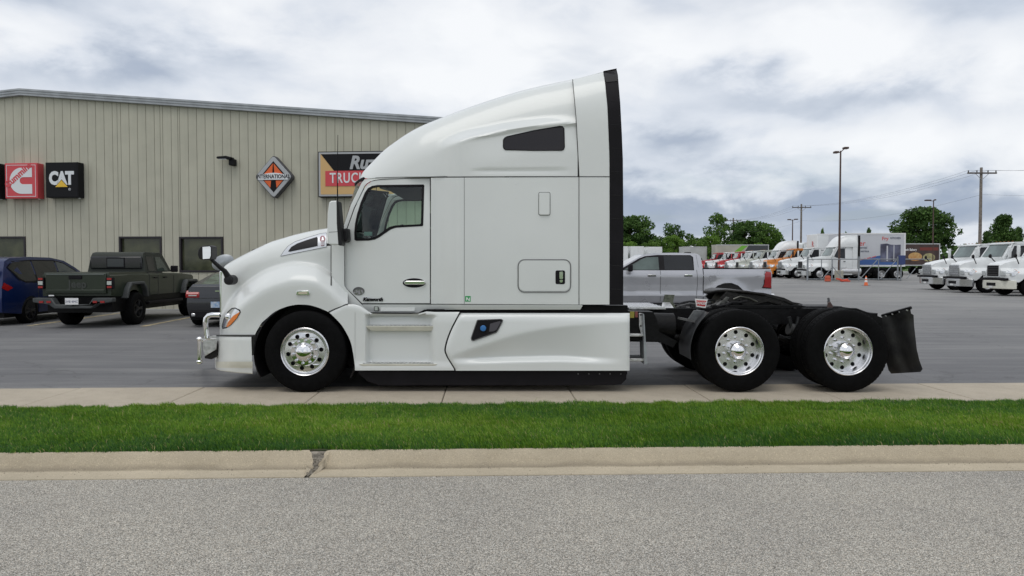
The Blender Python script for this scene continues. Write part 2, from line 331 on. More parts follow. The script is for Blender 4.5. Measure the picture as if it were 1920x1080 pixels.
def concrete_material(name, base, dark=.86, gutter=False):
    m, nt, b, L = nodes_mat(name); v = mapped(nt)
    c = cramp(nt, nz(nt, v, 1.4, 6, .6).outputs[0], [(.3, tuple(x * dark for x in base)), (.7, tuple(x * 1.05 for x in base))])
    g = cramp(nt, nz(nt, v, 130, 3).outputs[0], [(.28, (.72, .72, .72)), (.5, (1, 1, 1)), (.75, (1.22, 1.22, 1.22))]); c = mixc(nt, .8, c, g, 'MULTIPLY')
    st = cramp(nt, nz(nt, v, 7, 6, .7).outputs[0], [(.25, (.84, .83, .80)), (.5, (1, 1, 1))]); c = mixc(nt, .7, c, st, 'MULTIPLY')
    pit = nz(nt, v, 120, t='ShaderNodeTexVoronoi'); sp = nt.nodes.new('ShaderNodeSeparateColor'); L(pit.outputs['Color'], sp.inputs[0])
    pc = cramp(nt, sp.outputs[0], [(.0, (1, 1, 1)), (.95, (1, 1, 1)), (.98, (1.3, 1.3, 1.25))]); c = mixc(nt, .8, c, pc, 'MULTIPLY')
    if gutter:   # wet-grit line where the kerb face meets the gutter, cleaner gutter pan
        rot = nt.nodes.new('ShaderNodeMapping'); rot.inputs['Rotation'].default_value = (0, 0, -ANG); L(v, rot.inputs[0]); sy = nt.nodes.new('ShaderNodeSeparateXYZ'); L(rot.outputs[0], sy.inputs[0])
        wn = nz(nt, mapped(nt, (1, 1, 1)), 2.2, 5); ad = nt.nodes.new('ShaderNodeMath'); ad.operation = 'MULTIPLY_ADD'; ad.inputs[1].default_value = .07; L(wn.outputs[0], ad.inputs[0]); L(sy.outputs[1], ad.inputs[2])
        mrg = nt.nodes.new('ShaderNodeMapRange'); mrg.inputs[1].default_value = 5.95; mrg.inputs[2].default_value = 6.45; L(ad.outputs[0], mrg.inputs[0])
        gl = cramp(nt, mrg.outputs[0], [(0, (1.0, 1.0, 1.0)), (.60, (1.10, 1.10, 1.12)), (.675, (.62, .61, .60)), (.70, (.58, .57, .56)), (.77, (.95, .94, .93)), (1, (1, 1, 1))]); c = mixc(nt, .85, c, gl, 'MULTIPLY')
    L(c, b.inputs['Base Color']); b.inputs['Roughness'].default_value = .9; bump(nt, b, nz(nt, v, 90, 5).outputs[0], .35); return m
ROAD = road_material(); LOT = lot_material()
WALK = concrete_material('pale_concrete', (.43, .375, .295)); KERBM = concrete_material('tan_kerb_concrete', (.43, .37, .27), gutter=True); GUTM = concrete_material('gutter_concrete', (.45, .40, .32))
JOINT = mat('joint_dirt', (.17, .145, .11), .95, noise=(20, .5)); RUBBLE = mat('grey_mortar', (.24, .215, .175), .95, noise=(25, .5), bump=(60, .8))
SOIL = mat('soil_and_thatch', (.035, .05, .012), .95, noise=(9, .4, (.05, .045, .02)))
FIELD = mat('far_grass_field', (.10, .17, .045), .95, noise=(.15, .35))

# ------------------------------------------------------------------ ground
M0 = .034; ANG = math.atan(M0); CA, SA = math.cos(ANG), math.sin(ANG)
def strip(u, y0, z): return (u * CA - 0, y0 + u * SA, z)
def gz(Y): return .30 * sst(44, 64, Y)
def sheet(name, m, us, prof, kind='structure'):
    mb = MB(); n = len(prof)
    v = [strip(u, p[0], p[1]) for u in us for p in prof]
    f = [(i * n + j, (i + 1) * n + j, (i + 1) * n + j + 1, i * n + j + 1) for i in range(len(us) - 1) for j in range(n - 1)]
    o = mb.add(v, f).build(name, m, ang=60); return tag(o, kind=kind)
g = MB(); ys = [-3000, -6, 9.5, 10.5, 44, 50, 55, 60, 64, 150, 3500]; zs = [-.34, -.34, -.34, -.06, -.06, gz(50) - .06, gz(55) - .06, gz(60) - .06, .24, .24, .24]
g.add([(x, y, z) for y, z in zip(ys, zs) for x in (-3500, 3500)], [(2 * i, 2 * i + 1, 2 * i + 3, 2 * i + 2) for i in range(len(ys) - 1)])
tag(g.build('ground', FIELD, ang=0), kind='structure')
BACK = 9.71
sheet('parking_lot', LOT, [-70, 0, 70, 150], [(BACK - .02, -.004)] + [(y, gz(y)) for y in (12, 44, 47, 50, 53, 56, 59, 62, 64, 140)])
sheet('road', ROAD, [-60, 60], [(-4.2, -.13), (6.0, -.13)])
sheet('opposite_verge', FIELD, [-60, 60], [(-60, -.10), (-4.2, -.10)])
sheet('verge_soil', SOIL, [-60, 60], [(6.403, -.012), (8.52, -.012)])
# pavement slabs with open joints
slab_root = tag(sheet('pavement', JOINT, [-60, 60], [(8.42, -.03), (BACK, -.03)]), kind='structure')
sm = MB()
def slab(mb, w, d, h, ch=.008):
    x0, x1, y0, y1 = 0, w, 0, d
    mb.add([(x0, y0, -h), (x1, y0, -h), (x1, y1, -h), (x0, y1, -h), (x0, y0, -ch), (x1, y0, -ch), (x1, y1, -ch), (x0, y1, -ch),
            (x0 + ch, y0 + ch, 0), (x1 - ch, y0 + ch, 0), (x1 - ch, y1 - ch, 0), (x0 + ch, y1 - ch, 0)],
           [(0, 1, 5, 4), (1, 2, 6, 5), (2, 3, 7, 6), (3, 0, 4, 7), (4, 5, 9, 8), (5, 6, 10, 9), (6, 7, 11, 10), (7, 4, 8, 11), (8, 9, 10, 11)])
slab(sm, 1.551, BACK - 8.43, .06)
s0 = sm.build('slab', WALK, slab_root, ang=0)
for i in range(-9, 10):
    s = s0 if i == -9 else s0.copy()
    if i != -9: COL.objects.link(s); s.parent = slab_root
    p = strip(-3.92 + 1.56 * i, 8.43, 0.0); s.location = (p[0], p[1], p[2] + random.uniform(-.002, .002)); s.rotation_euler = (random.uniform(-.001, .001), 0, ANG)
for a, b_ in ((-60, -3.92 - 1.56 * 9), (-3.92 + 1.56 * 10, 60)):
    mb = MB(); slab(mb, b_ - a - .015, BACK - 8.43, .06); s = mb.build('slab', WALK, slab_root, ang=0); s.location = strip(a, 8.43, 0); s.rotation_euler = (0, 0, ANG)
# rolled kerb and gutter in lengths, one broken end
kerb_root = sheet('kerb', JOINT, [-60, 60], [(6.02, -.16), (6.38, -.16)]); tag(kerb_root, kind='structure')
KP = [(6.405, -.10), (6.402, -.006), (6.384, -.010), (6.362, -.028), (6.340, -.052), (6.315, -.080), (6.290, -.107), (6.270, -.123), (6.25, -.129), (6.12, -.127), (6.0, -.124), (5.997, -.15)]
def kerb_len(u0, u1, broken=0):
    n = max(2, int((u1 - u0) / .12)) if abs(u0) < 9 and abs(u1) < 12 else 3
    mb = MB(); us = np.linspace(u0, u1, n + 1); v = []; r = random.Random(int(u0 * 10) + 99)
    for i, u in enumerate(us):
        for j, (y, z) in enumerate(KP):
            uu = u
            if broken and ((i == 0 and broken == 1) or (i == n and broken == 2)) and j < 8:
                uu += (.0 + .085 * max(0, (6 - j) / 6) + r.uniform(-.015, .02)) * (1 if broken == 1 else -1)
            e = r.uniform(-.004, .004) if j == 2 and n > 3 else 0
            v.append(strip(uu, y + e, z))
    k = len(KP); f = [(i * k + j, i * k + j + 1, (i + 1) * k + j + 1, (i + 1) * k + j) for i in range(n) for j in range(k - 1)]
    f += [tuple(range(k)), tuple(range(n * k, n * k + k))[::-1]]
    o = mb.add(v, f).build('kerb_stone', [KERBM], kerb_root, ang=25)
    return o
# crack seen at px 595: X about -1.63 on the kerb
kerb_len(-60, -10.7); kerb_len(-10.69, -6.2); kerb_len(-6.195, -1.67, 2); kerb_len(-1.63, 7.6, 1); kerb_len(7.603, 12); kerb_len(12.01, 60)
# rubble and mortar in the break
rb = MB(); r = random.Random(3)
for i in range(70):
    t = r.random(); y = 6.06 + .33 * t; z = float(np.interp(y, [6.0, 6.25, 6.275, 6.30, 6.33, 6.39], [-.130, -.136, -.13, -.11, -.07, -.03])) ; u = -1.66 + r.uniform(-.03, .02) + r.uniform(-.10, .09) * t ** 2
    s = r.uniform(.005, .016); c = Vector(strip(u, y, z - .004)); q = Matrix.Rotation(r.uniform(0, 6), 3, Vector((r.random(), r.random(), r.random() + .1)).normalized())
    vs = [c + q @ Vector((a * s * r.uniform(.6, 1.3), b * s * r.uniform(.6, 1.3), d * s * .6)) for a in (-1, 1) for b in (-1, 1) for d in (-1, 1)]
    rb.add(vs, [(0, 1, 3, 2), (4, 6, 7, 5), (0, 4, 5, 1), (2, 3, 7, 6), (0, 2, 6, 4), (1, 5, 7, 3)])
fill = [strip(-1.66 + d, y, z - .012) for (y, z) in KP[1:10] for d in (-.13, .13)]
rb.add(fill, [(2 * i, 2 * i + 1, 2 * i + 3, 2 * i + 2) for i in range(8)])
gm_ = MB(); r = random.Random(21)
for i in range(1500):
    u = r.uniform(-9, 9); y = 6.262 + abs(r.gauss(0, .030)) * (-1 if r.random() < .75 else .12); y = y if r.random() < .8 else r.uniform(5.93, 6.2); z = float(np.interp(y, [5.9, 5.99, 6.0, 6.12, 6.25, 6.275, 6.30], [-.130, -.130, -.124, -.127, -.130, -.126, -.11])); s = r.uniform(.0015, .0055) * (1.6 if r.random() < .05 else 1); c = Vector(strip(u, y, z + s * .4)); a_ = r.uniform(0, 3)
    vs = [c + Vector((math.cos(a_ + k * 1.57) * s * r.uniform(.7, 1.3), math.sin(a_ + k * 1.57) * s * r.uniform(.7, 1.3), -s * .5)) for k in range(4)] + [c + Vector((0, 0, s * .6))]; gm_.add(vs, [(0, 1, 4), (1, 2, 4), (2, 3, 4), (3, 0, 4)])
tag(gm_.build('loose_grit', mat('gutter_grit', (.16, .14, .11), .95, noise=(60, .6)), ang=0), 'fine loose grit gathered along the gutter line of the kerb', 'grit', kind='stuff')
tag(rb.build('broken_concrete', RUBBLE, ang=0), 'crumbled grey mortar and stones filling the broken joint in the tan kerb', 'rubble')
# ------------------------------------------------------------------ grass verge
def grass(name, x0, x1, n, hgt, label):
    u = rng.uniform(x0, x1, n); y = rng.uniform(6.378, 8.50, n)
    edge = .035 * np.sin(u * 3.1) + .03 * np.sin(u * 7.7 + 1) + .02 * np.sin(u * 19.)
    lim = 8.46 + edge * 1.6 - .02 + .03 * np.sin(u * 31) * np.sin(u * 13) - .13 * np.clip((-4.5 - u) / .8, 0, 1); far = y > lim; y[far] = lim[far] - rng.uniform(0, .5, far.sum())
    near = y < 6.380 + np.abs(edge) * .25; y[near] += .05
    # bare notch by the broken kerb and a scuffed patch on the right
    d = np.hypot((u + 1.66) / .13, (y - 6.38) / .07); y[d < 1] += .1
    d2 = np.hypot((u - 3.35) / .35, (y - 7.9) / .10); h = np.where(d2 < 1, .35, 1.0)
    cl = .5 + .5 * np.sin(u * 2.3 + np.sin(y * 3.1) * 1.7) * np.sin(y * 4.1 + np.sin(u * 1.3) * 2)
    cl2 = .5 + .5 * np.sin(u * 9.1 + np.sin(y * 11) * 2) * np.sin(y * 14 + np.sin(u * 6) * 2)
    h = h * hgt * (.72 + .22 * cl + .25 * cl2) * rng.uniform(.6, 1.35, n)
    h = np.where(y < 6.42, h * .75, h)
    tall = rng.random(n) < .010; h[tall] *= 1.6
    a = rng.uniform(0, 2 * np.pi, n); lean = rng.uniform(.1, .75, n) * h; la = rng.uniform(0, 2 * np.pi, n) * .5 + 2.2 * cl
    w = rng.uniform(.0018, .0036, n) * (1.0)
    bx, by = u * CA, y + u * SA
    P = np.zeros((n, 5, 3)); dx, dy = np.cos(a) * w, np.sin(a) * w
    for k, (t, ww) in enumerate(((0, 1), (0, -1), (.55, -.8), (.55, .8), (1, 0))):
        P[:, k, 0] = bx + dx * ww + np.cos(la) * lean * t ** 2; P[:, k, 1] = by + dy * ww + np.sin(la) * lean * t ** 2; P[:, k, 2] = -.014 + h * t * (1 - .18 * t)
    idx = (np.arange(n) * 5)[:, None]
    loops = np.concatenate([idx + np.array([[0, 1, 2, 3]]), idx + np.array([[3, 2, 4]])], 1).ravel()
    me = bpy.data.meshes.new(name); me.vertices.add(n * 5); me.vertices.foreach_set('co', P.ravel()); me.loops.add(len(loops)); me.loops.foreach_set('vertex_index', loops.astype(np.int32))
    st = np.stack([np.arange(n) * 7, np.arange(n) * 7 + 4], 1).ravel(); me.polygons.add(n * 2); me.polygons.foreach_set('loop_start', st.astype(np.int32))
    me.polygons.foreach_set('loop_total', np.tile([4, 3], n).astype(np.int32))
    at = me.attributes.new('tone', 'FLOAT', 'POINT'); tone = np.clip(.24 + .20 * cl + .16 * cl2 + .12 * np.sin(u * 1.1 + y * 2 + 1) + rng.normal(0, .19, n) - .03 + .10 * np.sin(u * 23 + np.sin(y * 17) * 3) * np.sin(y * 27 + np.sin(u * 15) * 2) - .22 * np.clip((6.95 - y) / .5, 0, 1) + .12 * np.exp(-((y - 7.35) / .35) ** 2), 0, 1)
    dry = rng.random(n) < .022; tone[dry] = 1.0
    at.data.foreach_set('value', np.repeat(tone, 5).astype(np.float32)); me.update(calc_edges=True); me.materials.append(GRASS)
    o = bpy.data.objects.new(name, me); COL.objects.link(o); return tag(o, label, 'grass', kind='stuff')
def grass_mat():
    m, nt, b, L = nodes_mat('grass_blades'); at = nt.nodes.new('ShaderNodeAttribute'); at.attribute_name = 'tone'
    c = cramp(nt, at.outputs['Fac'], [(0, (.040, .120, .026)), (.35, (.098, .225, .022)), (.62, (.185, .335, .028)), (.85, (.28, .42, .05)), (.97, (.38, .44, .11)), (1, (.50, .42, .20))])
    L(c, b.inputs['Base Color']); b.inputs['Roughness'].default_value = .55; b.inputs['Specular IOR Level'].default_value = .25
    tr = nt.nodes.new('ShaderNodeBsdfTranslucent'); L(c, tr.inputs[0]); mx = nt.nodes.new('ShaderNodeMixShader'); mx.inputs[0].default_value = .3
    out = nt.nodes['Material Output']; L(b.outputs[0], mx.inputs[1]); L(tr.outputs[0], mx.inputs[2]); L(mx.outputs[0], out.inputs[0]); return m
GRASS = grass_mat()
grass('grass', -8.2, 8.2, 420000, .050, 'bright green mown grass blades of the verge between pavement and kerb')
# ------------------------------------------------------------------ painted stall lines
LINEP = mat('worn_yellow_white_paint', (.80, .68, .40), .8, noise=(6, .6, (.50, .40, .24)))
for i, (x, y0, y1) in enumerate(((-12.45, 19.2, 25.0), (-9.42, 19.0, 24.9), (-6.4, 19.0, 24.6))):
    mb = MB(); y = y0
    while y < y1:
        dx = -.06 * (y - y0); w = .085 * random.uniform(.7, 1.1); L_ = random.uniform(.10, .2)
        mb.add([(x + dx - w, y, .006), (x + dx + w, y, .006), (x + dx + w, y + L_, .006), (x + dx - w, y + L_, .006)], [(0, 1, 2, 3)]); y += L_ + random.uniform(.05, .13)
    tag(mb.build('stall_line', LINEP, ang=0), kind='structure')
# ------------------------------------------------------------------ warehouse
MW = -.085; WALLY = 25.0; WA = math.atan(MW); WC, WS = math.cos(WA), math.sin(WA)
def wu(px, py):
    """(u, z) on the wall plane for a photo position"""
    k = (px - 960) / F; Y = WALLY / (1 - MW * k)
    p = W(px, py, Y); Y = WALLY + MW * p.x; p = W(px, py, Y); return p.x / WC, p.z
wh = empty('warehouse', (0, WALLY, 0), WA, 'long cream ribbed metal warehouse with low gable roof and dark windows', 'building')
PANEL = mat('cream_ribbed_steel', (.47, .455, .365), .5, noise=(1.3, .07), bump=(4, .05)); JM = mat('rib_shadow_gap', (.17, .14, .11), .8)
TRIM = mat('grey_eave_metal', (.40, .42, .44), .45, .2, noise=(3, .15)); ROOFM = mat('grey_metal_roof', (.35, .36, .37), .5, .3, noise=(1, .1))
WFR = mat('dark_bronze_frame', (.018, .014, .018), .45); WGL = mat('dim_window_glass', (.085, .09, .05), .12, spec=.5, noise=(2.5, .5, (.04, .046, .026)))
u_r, z_r = wu(43, 180); _, z_right = wu(812, 233); u8, _ = wu(812, 233)
slope = (z_right - z_r) / (u8 - u_r)
def roofz(u): return z_r + slope * abs(u - u_r)
U0, U1, PW = -30.0, 2.4, .3055
wins = []
for (a, b, t, bo) in ((-50, 48, 443.5, 511), (223, 303, 443.5, 511), (336, 418, 444, 510.5)):
    ua, zt = wu(a, t); ub, _ = wu(b, t); _, zb = wu((a + b) / 2, bo); wins.append((ua, ub, zb, zt))
def panel_mesh(u0, u1, z0, z1a, z1b):
    """one sheet between two seams: a shallow pan with raised lips and a faint centre rib"""
    w = u1 - u0; xs = [0.004, .009, .016, w * .47, w * .5, w * .53, w - .016, w - .009, w - .004]; ds = [.014, .001, 0, 0, -.0018, 0, 0, .001, .014]
    v = []
    for x, d in zip(xs, ds):
        zt = z1a + (z1b - z1a) * x / w; v += [(u0 + x, d, z0), (u0 + x, d, zt)]
    return v, [(2 * i, 2 * i + 2, 2 * i + 3, 2 * i + 1) for i in range(len(xs) - 1)]
ph0 = wu(57, 300)[0]; k0 = math.floor((U0 - ph0) / PW); u = ph0 + k0 * PW
while u < U1:
    uu = u + PW; cuts = sorted([u, uu] + [q for (a, b, zb, zt) in wins for q in (a, b) if u + .03 < q < uu - .03]); mb = MB(); above = None
    for c0_, c1_ in zip(cuts[:-1], cuts[1:]):
        mid = (c0_ + c1_) / 2; segs = [(0.02, None)]
        for (a, b, zb, zt) in wins:
            if a < mid < b: segs = [(0.02, zb), (zt, None)]
        for z0, z1 in segs:
            za, zb_ = (roofz(c0_), roofz(c1_)) if z1 is None else (z1, z1); v, f = panel_mesh(c0_, c1_, z0, za, zb_)
            if len(segs) == 2 and z1 is not None: m2 = MB(); m2.add(v, f); m2.build('wall_panel', PANEL, wh, ang=20)
            else: mb.add(v, f)
    mb.build('wall_panel', PANEL, wh, ang=20)
    u = uu
mb = MB()  # dark sheathing behind the panels, with window holes
outer = [(U0, 0), (U1, 0), (U1, roofz(U1)), (u_r, roofz(u_r)), (U0, roofz(U0))]
v, f = patch(outer, [[(a, zb), (b, zb), (b, zt), (a, zt)] for a, b, zb, zt in wins], lambda x, z: (x, .02, z)); mb.add(v, f); mb.build('wall_backing', JM, wh, ang=0)
DEP = 30
mb = MB()
for ua in (U0, U1): mb.box(ua - .01, ua + .01, .02, DEP, 0, roofz(ua))
mb.box(U0, U1, DEP, DEP + .1, 0, roofz(U1) - .1); mb.build('side_wall', PANEL, wh, ang=0)
for a, b in ((U0, u_r), (u_r, U1)):
    mb = MB(); mb.add([(a, -.12, roofz(a) + .17), (b, -.12, roofz(b) + .17), (b, DEP, roofz(b) + .17), (a, DEP, roofz(a) + .17), (a, -.12, roofz(a) + .12), (b, -.12, roofz(b) + .12), (b, DEP, roofz(b) + .12), (a, DEP, roofz(a) + .12)],
        [(0, 1, 2, 3), (7, 6, 5, 4), (0, 4, 5, 1), (1, 5, 6, 2), (2, 6, 7, 3), (3, 7, 4, 0)]); mb.build('roof', ROOFM, wh, ang=0)
    mb = MB(); s = [(-.16, .235), (-.20, .225), (-.20, .165), (-.175, .155), (-.175, .085), (-.15, .075), (-.15, .005), (-.02, -.005), (-.02, .235)]
    n = len(s); v = [(a, y, roofz(a) + z) for y, z in s] + [(b, y, roofz(b) + z) for y, z in s]
    mb.add(v, [(i, (i + 1) % n, n + (i + 1) % n, n + i) for i in range(n)] + [tuple(range(n)), tuple(range(n, 2 * n))[::-1]]); mb.build('eave_trim', TRIM, wh, ang=0)
for (a, b, zb, zt) in wins:
    mb = MB(); t = .065
    mb.box(a, a + t, -.03, .14, zb, zt); mb.box(b - t, b, -.03, .14, zb, zt); mb.box(a + t, b - t, -.03, .14, zt - t, zt); mb.box(a + t, b - t, -.035, .14, zb, zb + t)
    fr = mb.build('window_frame', WFR, wh, ang=0, bevel=.006)
    MB().box(a + t, b - t, .09, .105, zb + t, zt - t).build('pane', WGL, fr, ang=0)
mb = MB(); mb.box(U0, U1, -.014, .02, 0, .02); mb.build('base_flashing', TRIM, wh, ang=0)
# signs on the wall
def on_wall(name, px0, px1, py0, py1, label, cat='sign', group=None):
    k0_, k1_ = (px0 - 960) / F, (px1 - 960) / F; Ya, Yb = (WALLY - .30) / (1 - MW * k0_), (WALLY - .30) / (1 - MW * k1_); A_, B_ = W(px0, py0, Ya), W(px1, py1, Yb)
    ua, za, ub, zb = A_.x / WC, A_.z, B_.x / WC, B_.z; c = ((ua + ub) / 2, (za + zb) / 2)
    p = Vector((c[0] * WC, WALLY + c[0] * WS, c[1])); o = empty(name, p, WA, label, cat, group); return o, ub - ua, za - zb
SRED = mat('sign_red', (.60, .045, .06), .35, coat=.3); SBLK = mat('sign_black', (.008, .008, .010), .6, spec=.2); SWHT = mat('sign_white', (.72, .74, .76), .4)
SYEL = mat('sign_yellow', (.80, .50, .04), .4); STAN = mat('sign_tan', (.62, .40, .17), .45); SGRY = mat('sign_silver', (.40, .41, .42), .35, .3); SOR = mat('sign_orange', (.72, .12, .02), .4)
DKG = mat('sign_dark_edge', (.07, .07, .08), .45, .3)
def sign_box(o, w, h, m, d=.34, edge=None):
    MB().box(-w / 2, w / 2, -d, -.02, -h / 2, h / 2).build('sign_cabinet', edge or m, o, ang=0, bevel=.012)
    MB().box(-w / 2 + .04, w / 2 - .04, -d - .006, -d - .001, -h / 2 + .04, h / 2 - .04).build('sign_face', m, o, ang=0)
    MB().box(w / 2 - .07, w / 2 - .03, -d + .1, -d + .16, -h / 2 - .03, -h / 2 - .003).build('drain_clip', SWHT, o, ang=0)
# Cummins
o, w, h = on_wall('wall_sign', 12, 74, 306.5, 372, 'square red wall sign with a big white C and diagonal Cummins lettering'); d = .34
sign_box(o, w, h, SRED)
mb = MB(); t = .012; y = -d - .010
for x0, x1, z0, z1 in ((-.5, .5, .485, .5), (-.5, .5, -.5, -.485), (-.5, -.485, -.485, .485), (.485, .5, -.485, .485)):
    mb.box(x0 * w * .90, x1 * w * .90, y, y + .003, z0 * h * .90, z1 * h * .90)
mb.build('border_line', SWHT, o, ang=0)
cc = arc(.02 * w, 0, .37 * w, 90, 270, 18); ci = arc(.06 * w, 0, .10 * w, 270, 90, 10)
poly = [(x, z * h / w) for x, z in [(.34 * w, .37 * w)] + cc + [(.34 * w, -.37 * w), (.34 * w, -.10 * w)] + ci + [(.34 * w, .10 * w)]]
mb = MB(); mb.xz(poly, y - .004, y); mb.build('letter_mark', SWHT, o, ang=0)
text('lettering', 'Cummins', SRED, .255 * w, .003, .012, parent=o, loc=(-.085 * w, y - .006, .155 * h), rot=(math.pi / 2, -R(40), 0), spacing=1.02)
# CAT
o, w, h = on_wall('wall_sign', 88, 150, 305, 370.5, 'square black wall sign with white CAT letters over a yellow triangle')
sign_box(o, w, h, SBLK)
text('lettering', 'CAT', SWHT, .50 * w, .003, .034, sx=.80, parent=o, loc=(-.01 * w, -.351, .035 * h), spacing=.90)
mb = MB(); mb.xz([(-.22 * w, -.215 * h), (.22 * w, -.215 * h), (0, .015 * h)], -.361, -.356); mb.build('triangle_edge', SBLK, o, ang=0)
mb = MB(); mb.xz([(-.19 * w, -.20 * h), (.19 * w, -.20 * h), (0, -.005 * h)], -.366, -.362); mb.build('yellow_triangle', SYEL, o, ang=0)
text('trademark', '®', SWHT, .10 * w, .002, 0, parent=o, loc=(.24 * w, -.351, -.27 * h))
# black sign cut by the frame
o, w, h = on_wall('wall_sign', -62, 3, 307.5, 373, 'black square wall sign left of the red one, mostly outside the frame')
sign_box(o, w, h, SBLK)
# International diamond
o, w, h = on_wall('wall_sign', 477.5, 551, 290, 373, 'silver diamond wall sign with orange road mark reading INTERNATIONAL')
def rdia(a, b, r=.12, n=4):
    out = []
    for i, (cx, cz) in enumerate(((a, 0), (0, b), (-a, 0), (0, -b))):
        nx, nzv = ((a, 0), (0, b), (-a, 0), (0, -b))[(i + 1) % 4]; px_, pz = ((a, 0), (0, b), (-a, 0), (0, -b))[(i - 1) % 4]
        p0 = Vector((cx + (px_ - cx) * r, cz + (pz - cz) * r)); p1 = Vector((cx + (nx - cx) * r, cz + (nzv - cz) * r)); c = Vector((cx, cz))
        for k in range(n + 1): t = k / n; q = p0 * (1 - t) ** 2 + c * 2 * t * (1 - t) + p1 * t * t; out.append((q.x, q.y))
    return out
A, B = w / 2, h / 2
mb = MB(); mb.xz(rdia(A, B), -.26, -.02); mb.build('sign_cabinet', DKG, o, ang=0, bevel=.02)
mb = MB(); mb.xz(rdia(A * .95, B * .95), -.30, -.262); mb.build('silver_frame', SGRY, o, ang=0, bevel=.012)
mb = MB(); mb.xz([(A * .68, 0), (0, B * .70), (-A * .68, 0), (0, -B * .70)], -.306, -.301); mb.build('black_field', SBLK, o, ang=0)
for s_ in (-1, 1):
    for q_ in ([(.50, .10), (.06, .10), (.02, .60)], [(.48, -.17), (.12, -.17), (.16, -.50)]):
        mb = MB(); mb.xz([(s_ * x_ * A, z_ * B) for x_, z_ in q_], -.312, -.307); mb.build('orange_quarter', SOR, o, ang=0)
mb = MB(); mb.xz([(-.76 * A, -.14 * B), (.76 * A, -.14 * B), (.80 * A, 0), (.6 * A, .10 * B), (.25 * A, .16 * B), (0, .175 * B), (-.25 * A, .16 * B), (-.6 * A, .10 * B), (-.80 * A, 0)], -.335, -.307); mb.build('banner', SWHT, o, ang=0, bevel=.005)
text('lettering', 'INTERNATIONAL', SBLK, .245 * B, .003, .004, sx=.80, parent=o, loc=(0, -.338, .0), spacing=1.02)
# tan and red sign behind the cab
ua, za = wu(601, 286.5); ub, zb = wu(740, 370); w, h = 4.55, za - zb
uc = ua + w / 2; o = empty('wall_sign', (uc * WC, WALLY + uc * WS, (za + zb) / 2), WA, 'wide tan, black and red wall sign with silver letters reading TRUCK', 'sign')
MB().box(-w / 2, w / 2, -.26, -.02, -h / 2, h / 2).build('sign_cabinet', SBLK, o, ang=0, bevel=.01)
MB().box(-w / 2 + .03, w / 2 - .03, -.272, -.262, -h / 2 + .03, h / 2 - .03).build('white_rim', SGRY, o, ang=0)
MB().box(-w / 2 + .09, w / 2 - .09, -.279, -.274, -h / 2 + .09, h / 2 - .09).build('tan_face', STAN, o, ang=0)
L0 = -w / 2
mb = MB(); mb.xz([(L0 + .11, h / 2 - .09), (w / 2 - .1, h / 2 - .09), (w / 2 - .1, .04), (L0 + .70, .04), (L0 + .60, .06)], -.286, -.281); mb.build('black_band', SBLK, o, ang=0)
mb = MB(); mb.box(L0 + .26, w / 2 - .3, -.294, -.288, -.40, .11); mb.build('red_band', SRED, o, ang=0)
text('lettering', 'TRUCK CENTER', SWHT, .47, .003, .008, sx=.74, parent=o, loc=(L0 + 1.79, -.30, -.145), spacing=1.12)
text('script_lettering', 'Ruz', SGRY, .60, .006, .022, shear=.25, sx=.95, parent=o, loc=(L0 + 1.52, -.30, .36))
# wall pack lamp
ul, zl = wu(440, 304); o = empty('wall_light', (ul * WC, WALLY + ul * WS, zl), WA, 'small black floodlight on the cream wall left of the diamond sign', 'light')
mb = MB(); mb.box(-.09, .09, -.28, -.02, -.14, .08); mb.build('housing', SBLK, o, ang=0, bevel=.02)
mb = MB(); mb.xz([(.06, .12), (-.15, .17), (-.46, .15), (-.49, .09), (-.42, .07), (-.15, .07), (.0, .04)], -.36, -.12); mb.build('lamp_head', SBLK, o, ang=0, bevel=.02)
mb = MB(); mb.box(-.40, -.14, -.33, -.15, .055, .068); mb.build('lens', LENS, o, ang=0)
# wind-blown utility bits on the wall
tag(MB().add([(0, 0, 0)], []).build('x', JM), kind='stuff') if False else None
# ------------------------------------------------------------------ the white tractor unit
YC = 10.39; T0 = Vector((.7, YC, 0))
truck = empty('semi_truck', T0, 0, 'large white sleeper semi truck without trailer, side on with chrome wheels on the pavement', 'semi truck')
def P(px, py, w, dy=0):
    p = W(px, py, YC - w); p = p - T0; return Vector((p.x, p.y + dy, p.z))
def mir(pts): return [Vector((p[0], -p[1], p[2])) for p in pts]
def part(name, mb, m, parent=None, both=False, **k):
    o = mb.build(name, m, parent or truck, **k)
    if both:
        m2 = MB(); m2.v = [(x, -y, z) for x, y, z in mb.v]; m2.f = mb.f; m2.m = mb.m; m2.build(name, m, parent or truck, **k)
    return o
def pxp(poly, wf, holes=(), cu=(), cv=(), mb=None, off=0, thick=0):
    """skin panel drawn in photo coordinates, lying at half-width wf(px, py)"""
    mb = mb or MB(); f0 = wf if callable(wf) else (lambda a, b: wf)
    v, f = patch(poly, holes, lambda a, b: P(a, -b, f0(a, -b) + off), cu, [-c for c in cv]); return mb.add(v, f)
def neg(poly): return [(a, -b) for a, b in poly]
def plate(poly, w0, w1, mb=None, m=0):
    """solid: outline taken at half-width w1 (near face), extruded to w0"""
    mb = mb or MB(); q = [P(a, b, w1) for a, b in poly]; n = len(q)
    v = [tuple(p) for p in q] + [(p.x, -w0, p.z) for p in q]
    t = tessellate_polygon([[Vector((p.x, p.z, 0)) for p in q]])
    return mb.add(v, [tuple(x) for x in t] + [tuple(i + n for i in x)[::-1] for x in t] + [(i, (i + 1) % n, n + (i + 1) % n, n + i) for i in range(n)], m)
